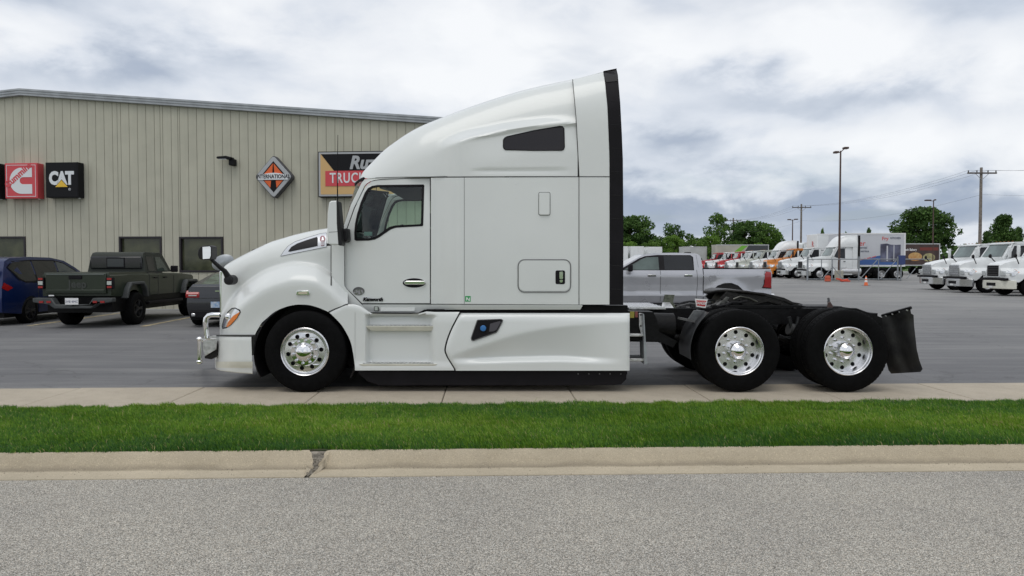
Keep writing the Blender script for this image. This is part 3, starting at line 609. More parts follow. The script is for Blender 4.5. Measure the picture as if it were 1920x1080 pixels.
def skin(cols, nv, wf, cap=True, crown=.03, front=False, pw=1.0):
    """cols = [(px, py_top, py_bottom[, px_bottom])]; side skin from bottom to top, over the roof, down the far side"""
    mb = MB(); rows = []
    for c in cols:
        px0, t, b = c[:3]; pb = c[3] if len(c) > 3 else px0; side = []
        for j in range(nv + 1):
            k = (1 - j / nv) ** pw; px = px0 + (pb - px0) * k; py = t + (b - t) * k; side.append(P(px, py, wf(px, py)))
        row = list(side)
        if cap:
            e = side[-1]
            for k in (.8, .55, .28, 0): row.append(Vector((e.x, e.y * k, e.z + crown * (1 - k * k))))
            row += [Vector((q.x, -q.y, q.z)) for q in row[-2::-1]]
        rows.append(row)
    n = len(rows[0]); v = [p for r_ in rows for p in r_]
    mb.add(v, [(i * n + j, (i + 1) * n + j, (i + 1) * n + j + 1, i * n + j + 1) for i in range(len(rows) - 1) for j in range(n - 1)])
    return mb
# ---- hood and fenders
crest = ip([(404, 640), (415, 612), (430, 585), (462, 550), (500, 526), (530, 516), (553, 512), (590, 516), (617, 531), (650, 560), (690, 584)])
htop = ip([(412, 592), (413, 545), (415.5, 514), (418, 505), (421.5, 499), (430, 492.5), (440, 486.5), (463, 474.5), (485, 464), (507, 454), (527, 448), (547, 442), (575, 435.5), (600, 431), (622, 428.5)])
arch = ip([(476, 640), (478, 627), (483, 618), (490, 606), (500, 597), (513, 586), (530, 577.5), (545, 573), (560, 571), (575, 571.5), (593, 575.5), (605, 580), (617, 586), (628, 596), (640, 609), (650, 625), (657, 640), (661, 655), (663.5, 672), (665, 692)])
def hood_w(px, py):
    wh = .74 + .20 * sst(415, 600, px)                      # hood side
    c = crest(px); tf = (py - (c - 23)) / 50; q_ = (.50 * qc(tf) * sst(0, .2, tf) + .50 * sst(0, .8, tf)) if tf > 0 else 0
    w = wh + (1.20 - wh) * q_
    w = w - .018 * sst(c + 20, c + 70, py)                  # tuck under the shoulder
    t = htop(px); d = (py - t) / (30 + 14 * sst(420, 600, px)); w -= .26 * (1 - qc(d)) * sst(411, 430, px)   # rounded hood top
    g = (px - 411.5) / 46.0                                  # rounded front corner in plan
    if g < 1: w = .55 + (w - .55) * qc(max(g, 0)) if w > .55 else w
    return w
cols = []
for px in [412, 412.4, 413, 414, 415.5, 417.5, 419.5, 421.5] + list(np.linspace(424, 476, 14)) + list(np.linspace(478, 621, 48)):
    b = 627.5 if px <= 478 else arch(px); cols.append((px, htop(px), b))
part('hood', skin(cols, 76, hood_w, crown=.05), WHITE, ang=50)
# fender tail between the hood gap and the seam
seam = ip([(617, 584.5), (625, 580.5), (635, 576), (650, 570)])
cols = [(px, crest(px) - 24, max(seam(px), crest(px) - 4)) for px in np.linspace(621, 652, 9)]
def tail_w(px, py):
    tf = (py - (crest(px) - 23)) / 50; return .95 + .25 * ((.50 * qc(tf) * sst(0, .2, tf) + .50 * sst(0, .8, tf)) if tf > 0 else 0) - .018 * sst(crest(px) + 20, crest(px) + 70, py)
part('fender_tail', skin(cols, 14, tail_w, cap=False), WHITE, both=True, ang=50)
# gap line between hood and cab, and the seam of the fender
mb = MB(); mb.tube([P(621, y, hood_w(620, y) + .001) for y in np.linspace(446, 535, 16)], .008, 6); part('hood_gap', mb, GAP, both=True)
mb = MB(); mb.tube([P(x, seam(x) + .5, 1.192) for x in np.linspace(616, 652, 10)], .009, 6); part('fender_seam', mb, GAP, both=True)
# grille face, chrome surround, bumper
mb = MB(); mb.add([P(413.5, 512, .60), P(412.5, 626, .60), P(412.5, 626, -.60) if False else Vector((P(412.5, 626, .60).x, .60, P(412.5, 626, .6).z)), Vector((P(413.5, 512, .6).x, .60, P(413.5, 512, .6).z))], [(0, 1, 2, 3)])
x0 = P(415, 560, .6).x; z0, z1 = P(411.5, 622, .6).z, P(411.5, 508, .6).z
mb = MB(); mb.box(x0 - .015, x0 + .05, -.62, .62, z0, z1); gr = part('grille', mb, CHROME, bevel=.012)
for i in range(7):
    y = -.54 + i * .18; MB().box(x0 - .028, x0 - .014, y - .05, y + .05, z0 + .05, z1 - .05).build('grille_slat', BLACKP, gr, ang=0)
def bump_w(px, py):
    g = (px - 404) / 50.0; w = 1.205 - .05 * sst(676, 699, py) - .012 * (1 - sst(629, 636, py))
    if g < 1: w = .62 + (w - .62) * qc(max(g, 0))
    return w
bbot = ip([(404, 690), (408, 692), (416, 694), (430, 696), (450, 698), (470, 699.5), (474, 700)])
cols = [(px, 631.5, bbot(px), px + 2.5 * sst(440, 470, px) + 0) for px in [404, 404.3, 405, 406.5, 409, 413, 418, 425, 434, 445, 456, 466, 471]]
o = part('bumper', skin(cols, 16, bump_w, crown=0.0), WHITE, ang=50)
x0 = P(404.2, 660, .62).x; za, zb = P(404, 690, .62).z, P(404, 632, .62).z
MB().box(x0, x0 + .03, -.64, .64, za, zb).build('bumper_front', WHITE, o, ang=0)
cols = [(px, 678, bbot(px) + 1.2) for px in [405, 406.5, 409, 413, 418, 425, 434, 445, 456, 466, 473.5]]
part('bumper_lip', skin(cols, 5, lambda a, b: bump_w(a, b) + .006 - .02 * sst(684, 700, b), cap=False), CREAM, both=True, ang=50)
mb = MB(); mb.tube([P(x, 629.2, bump_w(x, 632) - .003) for x in np.linspace(405, 476, 16)], .011, 6); part('bumper_gap', mb, GAP, both=True)
# headlamp
hl = [(415.5, 612), (419, 598), (426, 585), (434, 577.5), (441, 576.5), (450, 581), (451.5, 585), (444, 597), (434, 609), (424, 615.5), (417, 617)]
hl_in = [(417.5, 611), (421, 598), (427, 587), (435, 579.8), (441, 578.8), (448, 582.5), (449, 585), (442, 596), (433, 607), (424, 613), (418.5, 614.8)]
cu = list(range(412, 456, 3)); cv = list(range(576, 620, 3))
o = part('headlight', pxp(neg(hl), hood_w, cu=cu, cv=cv, off=.004), BLACKP, both=False, ang=50)
pxp(neg(hl_in), hood_w, cu=cu, cv=cv, off=.009).build('headlight_lens', LENS, o, ang=50)
am = [(424, 612.5), (428, 603), (437, 592), (450, 584.5), (444, 596), (433, 608.5), (427, 613.5)]
pxp(neg(am), hood_w, cu=cu, cv=cv, off=.014).build('indicator', AMBER, o, ang=50)
mb = MB(); mb.lathe([(0, -.018), (.035, -.012), (.045, 0), (.045, .012)], P(428, 594, hood_w(428, 594) - .0), 'Y', 16); mb.build('projector', CHROME, o, ang=50)
# intake panel with badge
ik = [(526.5, 480), (533, 470), (541, 461), (553, 453.5), (575, 446), (600, 438.5), (611.5, 436.5), (612, 462.5), (590, 467), (560, 473)]
io = [(540, 471.5), (546, 463), (557, 456.5), (575, 450), (594, 444), (595.5, 446), (595.5, 461), (580, 464.5), (560, 468.5), (544, 471.8)]
TRIMW = mat('silver_white_trim', (.66, .68, .72), .3, .25, .4)
cu = list(range(524, 616, 5)); cv = list(range(434, 484, 4))
o = part('intake_trim', pxp(neg(ik), hood_w, cu=cu, cv=cv, off=.010), TRIMW, ang=40)
pxp(neg(io), hood_w, cu=cu, cv=cv, off=.014).build('intake_mesh', BLACKP, o, ang=40)
mb = MB(); mb.tube([P(a, b, hood_w(a, b) + .006) for a, b in ik + ik[:1]], .0045, 5); mb.build('trim_edge', GREYP, o)
def hp(a, b, off): return P(a, b, hood_w(a, b) + off)
bd = [(603, 442), (607, 442), (609.5, 445), (610, 449.5), (607.5, 452.5), (607.5, 460.5), (601.8, 461), (601.8, 453), (599.6, 450), (600, 445)]
pxp(neg(bd), hood_w, off=.018).build('badge', MAROON, o, ang=0)
mb = MB(); pxp(neg([(604, 444), (606, 444), (607.5, 450.5), (602.6, 450.8)]), hood_w, off=.022, mb=mb)
for i in range(3): pxp(neg([(602.4 + i * 1.9, 452.5), (603.4 + i * 1.9, 452.5), (603.4 + i * 1.9, 460), (602.4 + i * 1.9, 460)]), hood_w, off=.022, mb=mb)
mb.build('badge_detail', TRIMW, o, ang=0)
# fender marker lamp
ml = [(555, 553), (556, 546), (578, 545), (580, 547), (580, 552), (578, 553.5)]
o = part('marker_lamp', plate(ml, 1.17, 1.215), CHROME, bevel=.004); plate([(559, 551), (559.5, 548), (576, 547.5), (576, 551)], 1.21, 1.22).build('marker_lens', mat('pale_amber', (.60, .52, .40), .3), o, ang=0)
# wheel arch liner
cx, cz = P(571, 664, 1.2).x, P(571, 664, 1.2).z
mb = MB(); mb.lathe([(.625, -1.18), (.64, -1.17), (.64, -.62), (.0, -.60)], (cx, 0, cz), 'Y', 28, a0=R(-28), a1=R(208)); part('wheel_arch_liner', mb, BLACKP, both=True)

# ---- wheels
def tyre_mesh(mb, r, w, y0, rr=.292, steer=True):
    """y0 = outer sidewall plane (negative = near side), tyre extends inward (+y)"""
    pf = [(rr, .018), (rr + .012, .006), (rr + .05, .000), (rr + .11, -.004), (r - .065, .004), (r - .030, .014), (r - .010, .026), (r, .045)]
    g = []
    for k in range(1, 5):
        c = .045 + (w - .09) * k / 5; g += [(r + .001, c - .008), (r - .013, c - .005), (r - .013, c + .005), (r + .001, c + .008)]
    pf += g + [(r, w - .045), (r - .010, w - .026), (r - .03, w - .012), (rr + .1, w), (rr + .01, w - .01), (rr, w - .02)]
    mb.lathe([(a, y0 + b) for a, b in pf], (0, 0, 0), 'Y', 72)
def tread_blocks(r, w, y0):
    mb = MB()
    for i in range(64):
        a = 2 * math.pi * i / 64
        for (b0, b1, sh) in ((.030, .062, 0), (w - .062, w - .030, .5), (w * .5 - .03, w * .5 + .03, .25)):
            aa = a + sh * 2 * math.pi / 64; q = Matrix.Rotation(-aa, 3, 'Y'); lo, hi = r - .02, r + (.0015 if sh == .25 else -.004)
            
            vs = [q @ Vector((x, y0 + y, z)) for x in (lo, hi) for y in ((b0, b1) if x == hi else (b0 - .004, b1)) for z in (-.0155, .0155)]
            mb.add(vs, [(0, 1, 3, 2), (4, 6, 7, 5), (0, 4, 5, 1), (2, 3, 7, 6), (0, 2, 6, 4), (1, 5, 7, 3)])
    return mb
def holed_disc(mb, yin, ra, rb, R_, hr, n, y, thick=.012, ph=0, n2=60, cone=0):
    o = [(rb * math.cos(2 * math.pi * i / n2), rb * math.sin(2 * math.pi * i / n2)) for i in range(n2)]
    i_ = [(ra * math.cos(2 * math.pi * i / 40), ra * math.sin(2 * math.pi * i / 40)) for i in range(40)]
    hs = [[(R_ * math.cos(ph + 2 * math.pi * k / n) + hr * math.cos(2 * math.pi * i / 14), R_ * math.sin(ph + 2 * math.pi * k / n) + hr * math.sin(2 * math.pi * i / 14)) for i in range(14)] for k in range(n)]
    def fn(a, b): r_ = math.hypot(a, b); return (a, y + cone * (rb - r_), b)
    v, f = patch(o, [i_] + hs, fn); mb.add(v, f)
    for h_ in hs:   # bore of each hand hole
        v = [(a, y + cone * (rb - math.hypot(a, b)) + d, b) for d in (0, thick) for a, b in h_]; mb.add(v, [(i, (i + 1) % 14, 14 + (i + 1) % 14, 14 + i) for i in range(14)])
def lug(ang, rad, y, r_=.017, h=.05):
    mb = MB(); c = Vector((rad * math.cos(ang), y, rad * math.sin(ang)))
    mb.cyl(c, c + Vector((0, -h * .55, 0)), r_, 6); mb.cyl(c + Vector((0, -h * .5, 0)), c + Vector((0, -h, 0)), r_ * .78, 10, r2=r_ * .45); mb.cyl(c + Vector((0, .004, 0)), c + Vector((0, -.006, 0)), r_ * 1.35, 12); return mb
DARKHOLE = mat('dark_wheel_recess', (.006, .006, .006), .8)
def front_wheel(px, py):
    c = P(px, py, 1.235); wh_ = empty('wheel', (c.x, -1.235, .506)); wh_.parent = truck
    mb = MB(); tyre_mesh(mb, .505, .29, 0); mb.build('tyre', RUBBER, wh_, ang=45)
    mb = MB(); mb.lathe([(.296, .016), (.300, .002), (.292, -.006), (.283, .0), (.279, .018), (.272, .030), (.262, .032), (.255, .020), (.248, .014)], (0, 0, 0), 'Y', 72)
    holed_disc(mb, 0, .118, .2485, .205, .0275, 10, .014, .04, ph=R(8), cone=-.10); mb.build('rim', ALU, wh_, ang=35)
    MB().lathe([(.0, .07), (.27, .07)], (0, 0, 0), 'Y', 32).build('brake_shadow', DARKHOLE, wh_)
    y1 = -.002
    mb = MB(); mb.lathe([(.175, y1), (.165, y1 - .014), (.118, y1 - .016), (.112, y1 - .010)], (0, 0, 0), 'Y', 48)
    pr = [(.112, y1 - .008), (.104, y1 - .05), (.085, y1 - .075), (.05, y1 - .088), (.0, y1 - .092)]; mb.lathe(pr, (0, 0, 0), 'Y', 40); mb.build('hub_cover', CHROME, wh_, ang=40)
    for k in range(10): lug(2 * math.pi * (k + .3) / 10, .143, y1 - .014, .0165, .052).build('lug_nut', CHROME, wh_, ang=40)
    return wh_
fw = front_wheel(571, 664)
def rear_wheel(px, py):
    c = P(px, py, 1.24); wh_ = empty('dual_wheel', (c.x, -1.24, .514)); wh_.parent = truck
    for nm, y0 in (('tyre', 0), ('inner_tyre', .335)):
        mb = MB(); tyre_mesh(mb, .508, .28, y0); tb = tread_blocks(.508, .28, y0); mb.add(tb.v, tb.f); mb.build(nm, RUBBER, wh_, ang=40)
    mb = MB(); mb.lathe([(.296, .018), (.301, .002), (.293, -.004), (.284, .002), (.280, .014), (.278, .034), (.268, .040), (.266, .052), (.262, .16), (.258, .172)], (0, 0, 0), 'Y', 72)
    holed_disc(mb, 0, .110, .2585, .222, .0265, 10, .172, .03, ph=R(18)); mb.build('rim', ALU, wh_, ang=30)
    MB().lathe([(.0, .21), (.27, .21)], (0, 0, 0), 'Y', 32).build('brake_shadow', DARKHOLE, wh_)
    mb = MB(); mb.lathe([(.112, .172), (.108, .13), (.102, .06), (.098, .045), (.094, .04)], (0, 0, 0), 'Y', 40)
    mb.lathe([(.094, .04), (.082, .030), (.075, .022), (.06, .004), (.03, -.010), (0, -.014)], (0, 0, 0), 'Y', 40); mb.build('hub_cover', CHROME, wh_, ang=50)
    for k in range(10): lug(2 * math.pi * (k + .5) / 10, .150, .170, .0165, .055).build('lug_nut', CHROME, wh_, ang=40)
    return wh_
w1 = rear_wheel(1387, 660); w2 = rear_wheel(1591, 660)
for w_ in (fw, w1, w2):   # the same wheels on the far side
    c = copy_tree(w_, truck); c.rotation_euler = (0, 0, math.pi); c.location = (w_.location.x, -w_.location.y, w_.location.z)

# ---- cab
def side_w(px, py):
    w = 1.07 + .135 * sst(815, 866, px); return w
def door_edge(): return [(645.5, 457), (650.5, 428), (664, 390), (684, 349), (688, 344.5), (694, 340.5), (704, 337.5), (718, 336), (753, 334.5), (807, 333.5)]
def cabw(px, py): return 1.07 - .05 * (1 - sst(645, 700, px)) - .05 * (1 - sst(333, 430, py))
wout = [(664.5, 449.5), (664.2, 436), (665.5, 420), (669.5, 401), (676, 380), (684, 361), (690, 352.5), (697, 348.5), (708, 346.8), (794, 345.8), (795.6, 348), (793.6, 422), (792, 424), (764, 425.5), (742, 427), (732, 430.5), (722, 437.5), (712, 444.5), (703, 449), (692, 451), (668, 451.5)]
win = [(668.5, 446), (668.5, 436), (670, 421), (674, 403), (680, 383), (688, 365), (693.5, 356.5), (700, 352.8), (710, 351), (789.5, 350), (790.8, 352), (789.2, 419), (787, 420.4), (764, 421.5), (741, 422.6), (730, 425.5), (719, 433), (709.5, 440), (701, 444.5), (692, 446.5), (670, 447)]
dpoly = [(646.5, 460)] + [(a + 1, b + .8) for a, b in door_edge()[1:-1]] + [(806, 334.6), (806, 568.5), (679, 568.5), (650.8, 541.5), (647.2, 537), (646.3, 530)]
cu = [660, 680, 700, 750]; cv = [345, 365, 390, 420, 450, 500, 540]
door = part('door', pxp(neg(dpoly), cabw, [neg(wout)], cu, cv), WHITE, ang=30)
far_door = MB(); far_door.v = [(x, -y, z) for x, y, z in [tuple(v.co) for v in door.data.vertices]]; far_door.f = [tuple(p.vertices) for p in door.data.polygons]; far_door.m = [0] * len(far_door.f)
far_door = far_door.build('door', WHITE, truck)
mb = MB(); pxp(neg(wout), cabw, [neg(win)], cu, cv, mb=mb, off=.004); mb.build('window_seal', STRIP, door, ang=30)
m2 = MB(); m2.v = [(x, -y, z) for x, y, z in mb.v]; m2.f = mb.f; m2.m = mb.m; m2.build('window_seal', STRIP, far_door, ang=30)
mb = MB(); pxp(neg(win), cabw, [], cu, cv, mb=mb, off=-.006); mb.build('window_pane', CABGLASS, door, ang=30)
m2 = MB(); m2.v = [(x, -y, z) for x, y, z in mb.v]; m2.f = mb.f; m2.m = mb.m; m2.build('window_pane', CABGLASS, far_door, ang=30)
he = [(776.5 + 21.5 * math.cos(a), 530.5 + 8.8 * math.sin(a) * (1 if abs(math.cos(a)) < .9 else 1)) for a in np.linspace(0, 2 * math.pi, 28, endpoint=False)]
mb = MB(); pxp(neg(he), cabw, mb=mb, off=.003); mb.build('handle_recess', STRIP, door, ang=0)
mb = MB(); plate([(757.5, 528), (762, 526.5), (796, 526.5), (797.5, 528.5), (797, 532.5), (794, 533.8), (761, 533.6), (757.5, 531.5)], 1.075, 1.105, mb); mb.build('door_handle', CHROME, door, bevel=.008)
# badges low on the door
mb = MB(); pxp(neg([(672.5 + 11 * math.cos(a), 546 + 8 * math.sin(a)) for a in np.linspace(0, 2 * math.pi, 24, endpoint=False)]), cabw, mb=mb, off=.004); mb.build('round_sticker', GREYP, door, ang=0)
mb = MB(); pxp(neg([(672.5 + 10 * math.cos(a), 548 + 5.5 * math.sin(a)) for a in np.linspace(0, 2 * math.pi, 24, endpoint=False)]), cabw, mb=mb, off=.0055); mb.build('sticker_face', mat('sticker_grey', (.34, .33, .36), .4, noise=(40, .7, (.10, .12, .08))), door, ang=0)
pt = P(699, 561.5, cabw(699, 560)); text('script_badge', 'Kenworth', STRIP, .060, .003, .003, .3, 1.0, door, (pt.x, pt.y - .006, pt.z))
pt = P(687, 557.8, cabw(690, 558)); MB().box(pt.x - .05, pt.x + .045, pt.y - .005, pt.y - .001, pt.z - .006, pt.z + .006).build('badge_bar', TRIMW, door, ang=0)
# seams round the door
def line(name, pts, wf, r_=.0038, off=.0015, m=GAP, both=True):
    mb = MB(); mb.tube([P(a, b, (wf(a, b) if callable(wf) else wf) + off) for a, b in pts], r_, 6, 0); return part(name, mb, m, both=both)
line('door_gap', [(678, 569.6), (650, 542), (646, 536), (645.5, 528)] + door_edge() + [(807, 569.6), (678, 569.6)], cabw)
# cab side skin round the door
ap = [(638.5, 425), (642.5, 423), (658, 384), (678, 342.5), (684, 336)]      # windshield-side edge of the pillar
mb = MB()
pxp(neg([(643, 428)] + ap[2:] + [(690, 334.5), (704, 333.2), (753, 332), (807, 332)] + [(807, 333.5), (753, 334.5), (718, 336), (704, 337.5), (694, 340.5), (688, 344.5), (684, 349), (664, 390), (650.5, 428), (645.5, 457), (640, 457)]), cabw, mb=mb, cv=cv, off=-.001)
part('windshield_pillar', mb, WHITE, both=True, ang=40)
mb = MB(); pxp(neg([(621.5, 447), (640, 452), (645.5, 457), (645.5, 528), (646, 536), (650, 542), (690, 583), (694, 588), (621.5, 588)]), lambda a, b: 1.02 + .04 * sst(625, 646, a), mb=mb, cu=[630, 640]); part('cowl_side', mb, WHITE, both=True, ang=40)
sill = [(679, 570.8), (1090, 571.6), (1092.5, 573), (1088, 580.5), (796, 580.5), (784, 586.5), (693, 586.5)]
mb = MB(); pxp(neg(sill), lambda a, b: side_w(a, b) - .004 - .03 * sst(572, 584, b), mb=mb, cu=[815, 830, 845, 860], cv=[575, 580]); part('sill', mb, WHITE, both=True, ang=40)
plate([(701, 573.5), (710, 573.5), (710, 583), (701, 583)], 1.05, 1.062).build('sill_lamp', GREYP, truck, bevel=.004)
plate([(702.5, 575.5), (708.3, 575.5), (708.3, 582), (702.5, 582)], 1.055, 1.068).build('sill_lens', LENS, truck)
plate([(713, 573.6), (778, 573.6), (778, 583.5), (713, 583.5)], 1.05, 1.058).build('sill_panel', WHITE, truck, bevel=.003)
# windshield: curved sheet across the cab
rows = []
for k in np.linspace(0, 1, 9):
    pl = Vector(P(644, 457, .98)).lerp(P(682, 336, .93), k); row = []
    for s in np.linspace(-1, 1, 17): row.append(Vector((pl.x - .26 * (1 - s * s) - .0, pl.y * -s * -1, pl.z - .02 * (1 - s * s))))
    rows.append(row)
mb = MB(); mb.add([p for r_ in rows for p in r_], [(i * 17 + j, i * 17 + j + 1, (i + 1) * 17 + j + 1, (i + 1) * 17 + j) for i in range(8) for j in range(16)]); part('windshield', mb, WSGLASS)
mb = MB(); mb.tube([Vector((p.x - .004, p.y, p.z)) for p in (r_[0] for r_ in rows)], .012, 6); part('windshield_seal', mb, STRIP, both=True)
mb = MB(); mb.tube([Vector((p.x, p.y, p.z + .01)) for p in rows[-1]], .018, 6); part('windshield_header', mb, STRIP)
pc = P(640, 452, .95); mb = MB(); mb.box(pc.x - .28, pc.x + .1, -.93, .93, pc.z - .25, pc.z - .02); part('cowl', mb, BLACKP, bevel=.03)

# ---- roof fairing and sleeper
rtop = ip([(677, 329), (679, 325), (684, 318.5), (700, 302), (716, 285.5), (730, 274), (744, 264), (760, 253), (776, 243.5), (794, 234.5), (812, 227), (840, 216), (866, 206), (893, 196.3), (940, 181), (985, 168), (1030, 157.5), (1073, 148.8), (1110, 140), (1143, 133)])
rbot = ip([(677, 333), (690, 334.5), (704, 333.2), (753, 332), (808, 331.6), (835, 331), (1085, 330.5)])
rc = ip([(800, 283), (830, 266), (870, 250), (916, 240), (980, 228), (1045, 221), (1073, 219)])
def fair_w(px, py):
    t = rtop(px); d = (py - t) / (62 + 10 * sst(700, 900, px))
    w0 = .93 + .135 * sst(677, 790, px)
    inset = .30 * (1 - qc(d)) + .05 * (1 - sst(0, 1, (py - t) / 110))
    w = w0 + .05 * sst(860, 1073, px) - inset
    c = rc(px); a = sst(806, 848, px)
    full = side_w(px, 340)
    low = sst(c - 6, c + 15, py) * a * (1 if px > 800 else 0)
    up = .055 * sst(1020, 1090, px)
    w = max(w + up * (1 - low), 0) * (1 - low) + (full - .0) * low
    w -= .013 * math.exp(-((py - 320.5) / 3.0) ** 2) * sst(880, 905, px) * (1 - sst(1045, 1072, px))
    if py > c + 10 and px > 850: w -= .035 * sst(850, 925, px) * sst(c + 10, c + 18, py) * (1 - sst(c + 10, c + 70, py))
    return min(w, full + .001)
cols = [(px, rtop(px), rbot(px)) for px in [677, 678, 680, 683, 687, 692, 698, 705] + list(np.linspace(714, 810, 13)) + list(np.linspace(816, 880, 14)) + list(np.linspace(890, 1083, 16))]
part('roof_fairing', skin(cols, 44, fair_w, crown=.02), WHITE, ang=50)
def ext_w(px, py):
    t = rtop(px); d = (py - t) / 72; full = 1.205
    return full - (.27 * (1 - qc(d)) + .04 * (1 - sst(0, 1, (py - t) / 110))) * (1)
def redge(py): return float(np.interp(py, [130, 152, 203, 295, 331, 571], [1131, 1134, 1139, 1142.6, 1143, 1143]))
def ledge(py): return float(np.interp(py, [140, 149, 220, 300, 331], [1073, 1073.5, 1080, 1084, 1085.5]))
# upper extender, above the roof seam
rows = []
for py_ in [0, .05, .1, .16, .24, .34, .46, .6, .8, 1.0]:
    row = []
    for k in np.linspace(0, 1, 7):
        tl, tr = 149.2, 134.6; top = tl + (tr - tl) * k; y = top + (330.5 - top) * py_
        px = (ledge(y) + 1) + (redge(y) - ledge(y) - 1) * k; row.append(P(px, y, ext_w(px, y)))
    rows.append(row)
mb = MB(); n = 7; vs = [p for r_ in rows for p in r_]; mb.add(vs, [(i * n + j, i * n + j + 1, (i + 1) * n + j + 1, (i + 1) * n + j) for i in range(len(rows) - 1) for j in range(n - 1)])
part('upper_extender', mb, WHITE, both=True, ang=50)
mb = MB(); a, b = rows[0][0], rows[0][-1]
mb.add([(a.x, a.y, a.z), (b.x, b.y, b.z), (b.x, 0, b.z + .02), (a.x, 0, a.z + .02), (b.x, -b.y, b.z), (a.x, -a.y, a.z)], [(0, 1, 2, 3), (3, 2, 4, 5)]); part('roof_rear', mb, WHITE)
mb = MB(); pxp(neg([(1086.3, 332.2), (1143, 332.2), (1143, 571), (1086.3, 571)]), lambda a, b: 1.206, mb=mb); part('side_extender', mb, WHITE, both=True)
line('roof_gap', [(704, 333.4), (753, 332), (808, 331.6), (835, 331), (950, 331), (1085, 331), (1143, 331.3)], lambda a, b: side_w(a, b) if a > 700 else 1.03)
line('extender_gap', [(1073.5, 149)] + [(ledge(y), y) for y in (160, 180, 200, 220, 240, 260, 280, 300, 320)] + [(1085.5, 331), (1085.5, 571)], lambda a, b: max(ext_w(a, b), fair_w(1073, b)) if b < 331 else 1.206)
# black trailing edge of the extenders
bl = [(1131, 134.5), (1156, 129.5), (1158.5, 140), (1163, 193), (1166, 250), (1168, 300), (1169, 434), (1168.5, 571.5), (1142.8, 571.5), (1142.8, 331), (1142.6, 295), (1141, 245), (1139, 203), (1136.5, 170), (1134, 152)]
mb = MB(); pxp(neg(bl), lambda a, b: min(1.208, ext_w(a, b) + .004) if b < 331 else 1.208, mb=mb, cu=[1150], cv=[140, 150, 165, 180, 205, 240, 290, 350, 400, 450, 500]); part('extender_edge', mb, STRIP, both=True, ang=50)
mb = MB(); pxp(neg([(1135, 150), (1131.5, 134), (1155.8, 129), (1158.3, 147), (1157, 152), (1137, 154)]), lambda a, b: ext_w(a, b) + .012, mb=mb, cv=[135, 140, 145]); part('edge_cap', mb, BLACKP, both=True, ang=50)
e0 = P(1131, 134.5, ext_w(1131, 135)); e1 = P(1156, 129.5, ext_w(1156, 130))
MB().add([(e0.x, -.93, e0.z), (e1.x, -.93, e1.z), (e1.x, .93, e1.z), (e0.x, .93, e0.z)], [(0, 1, 2, 3)]).build('top_edge', STRIP, truck)
for i in range(9):
    yy = 190 + i * 44; line('edge_fastener', [(1146, yy), (1165 if yy > 250 else 1160, yy + .6)], lambda a, b: min(1.208, ext_w(a, b)), .004, .001, BLACKP)
# sleeper side
mb = MB(); pxp(neg([(808, 333.2), (1085, 332), (1085, 571), (808, 569.6)]), side_w, mb=mb, cu=[812, 818, 824, 830, 836, 842, 848, 854, 860, 868]); part('sleeper_side', mb, WHITE, both=True, ang=60)
xr = P(1143, 400, 1.2).x; zt = P(1131, 140, .9).z
mb = MB(); mb.add([(xr, -1.19, 1.1), (xr, 1.19, 1.1), (xr, 1.19, 3.4), (xr, .9, zt), (xr, -.9, zt), (xr, -1.19, 3.4)], [(0, 1, 2, 3, 4, 5)]); part('sleeper_rear', mb, WHITE)
line('sleeper_seam', [(870.5, 332.6), (870.5, 571)], side_w, .0025, 0)
def rivet(px, py): MB().lathe([(0, -.004), (.004, -.003), (.006, 0)], P(px, py, side_w(px, py)), 'Y', 6).build('rivet', WHITE2, truck)
for y in range(345, 566, 26): rivet(967, y); rivet(1074, y + 8)
for x in range(886, 1080, 33): rivet(x, 567); rivet(x, 419) if x < 960 else None
for x in (915, 950, 995): rivet(x, 505)
sw = [(944, 262), (946.5, 258.5), (951, 256), (1000, 245), (1050, 236.5), (1054.5, 237), (1057.5, 241), (1058.3, 276), (1056.5, 280.5), (1053, 281.8), (1000, 282), (948, 280.8), (944.8, 278.5), (943.6, 274)]
mb = MB(); pxp(neg(sw), lambda a, b: fair_w(a, b) , mb=mb, cu=list(range(955, 1056, 12)), cv=list(range(240, 282, 7)), off=.004); o = part('sleeper_window', mb, SLEEPGLASS, both=True, ang=60)
mb = MB(); mb.tube([P(a, b, fair_w(a, b) + .004) for a, b in sw + sw[:1]], .006, 6); mb.build('window_seal', STRIP, o)
def rr(x0, y0, x1, y1, r_, n=5):
    out = []
    for cx_, cy_, a0 in ((x1 - r_, y0 + r_, -90), (x1 - r_, y1 - r_, 0), (x0 + r_, y1 - r_, 90), (x0 + r_, y0 + r_, 180)):
        out += [(cx_ + r_ * math.cos(R(a0 + 90 * i / n)), cy_ + r_ * math.sin(R(a0 + 90 * i / n))) for i in range(n + 1)]
    return out
plate(rr(1011, 361.5, 1030.5, 402.5, 3), 1.20, 1.225).build('vent_cover', WHITE, truck, bevel=.006)
line('vent_gap', rr(1010, 360.5, 1031.5, 403.5, 3) + rr(1010, 360.5, 1031.5, 403.5, 3)[:1], 1.205, .003, 0)
hatch = MB(); plate(rr(973, 488.5, 1068.5, 546, 11), 1.2, 1.211, hatch); hatch = part('locker_hatch', hatch, WHITE, bevel=.003)
hl_ = rr(971.3, 486.8, 1070, 547.8, 12); mb = MB(); mb.tube([P(a, b, 1.208) for a, b in hl_ + hl_[:1]], .0065, 6); mb.build('hatch_seal', mat('chrome_dark_trim', (.22, .22, .22), .3, .6), hatch)
plate(rr(1041.5, 507, 1059.5, 532.8, 3), 1.205, 1.2135).build('latch_recess', STRIP, hatch)
mb = MB(); plate(rr(1049, 509.5, 1055.5, 523, 1.5), 1.21, 1.232, mb); plate(rr(1049.5, 524.5, 1055, 529.5, 1.5), 1.21, 1.22, mb); mb.build('latch', CHROME, hatch, bevel=.003)
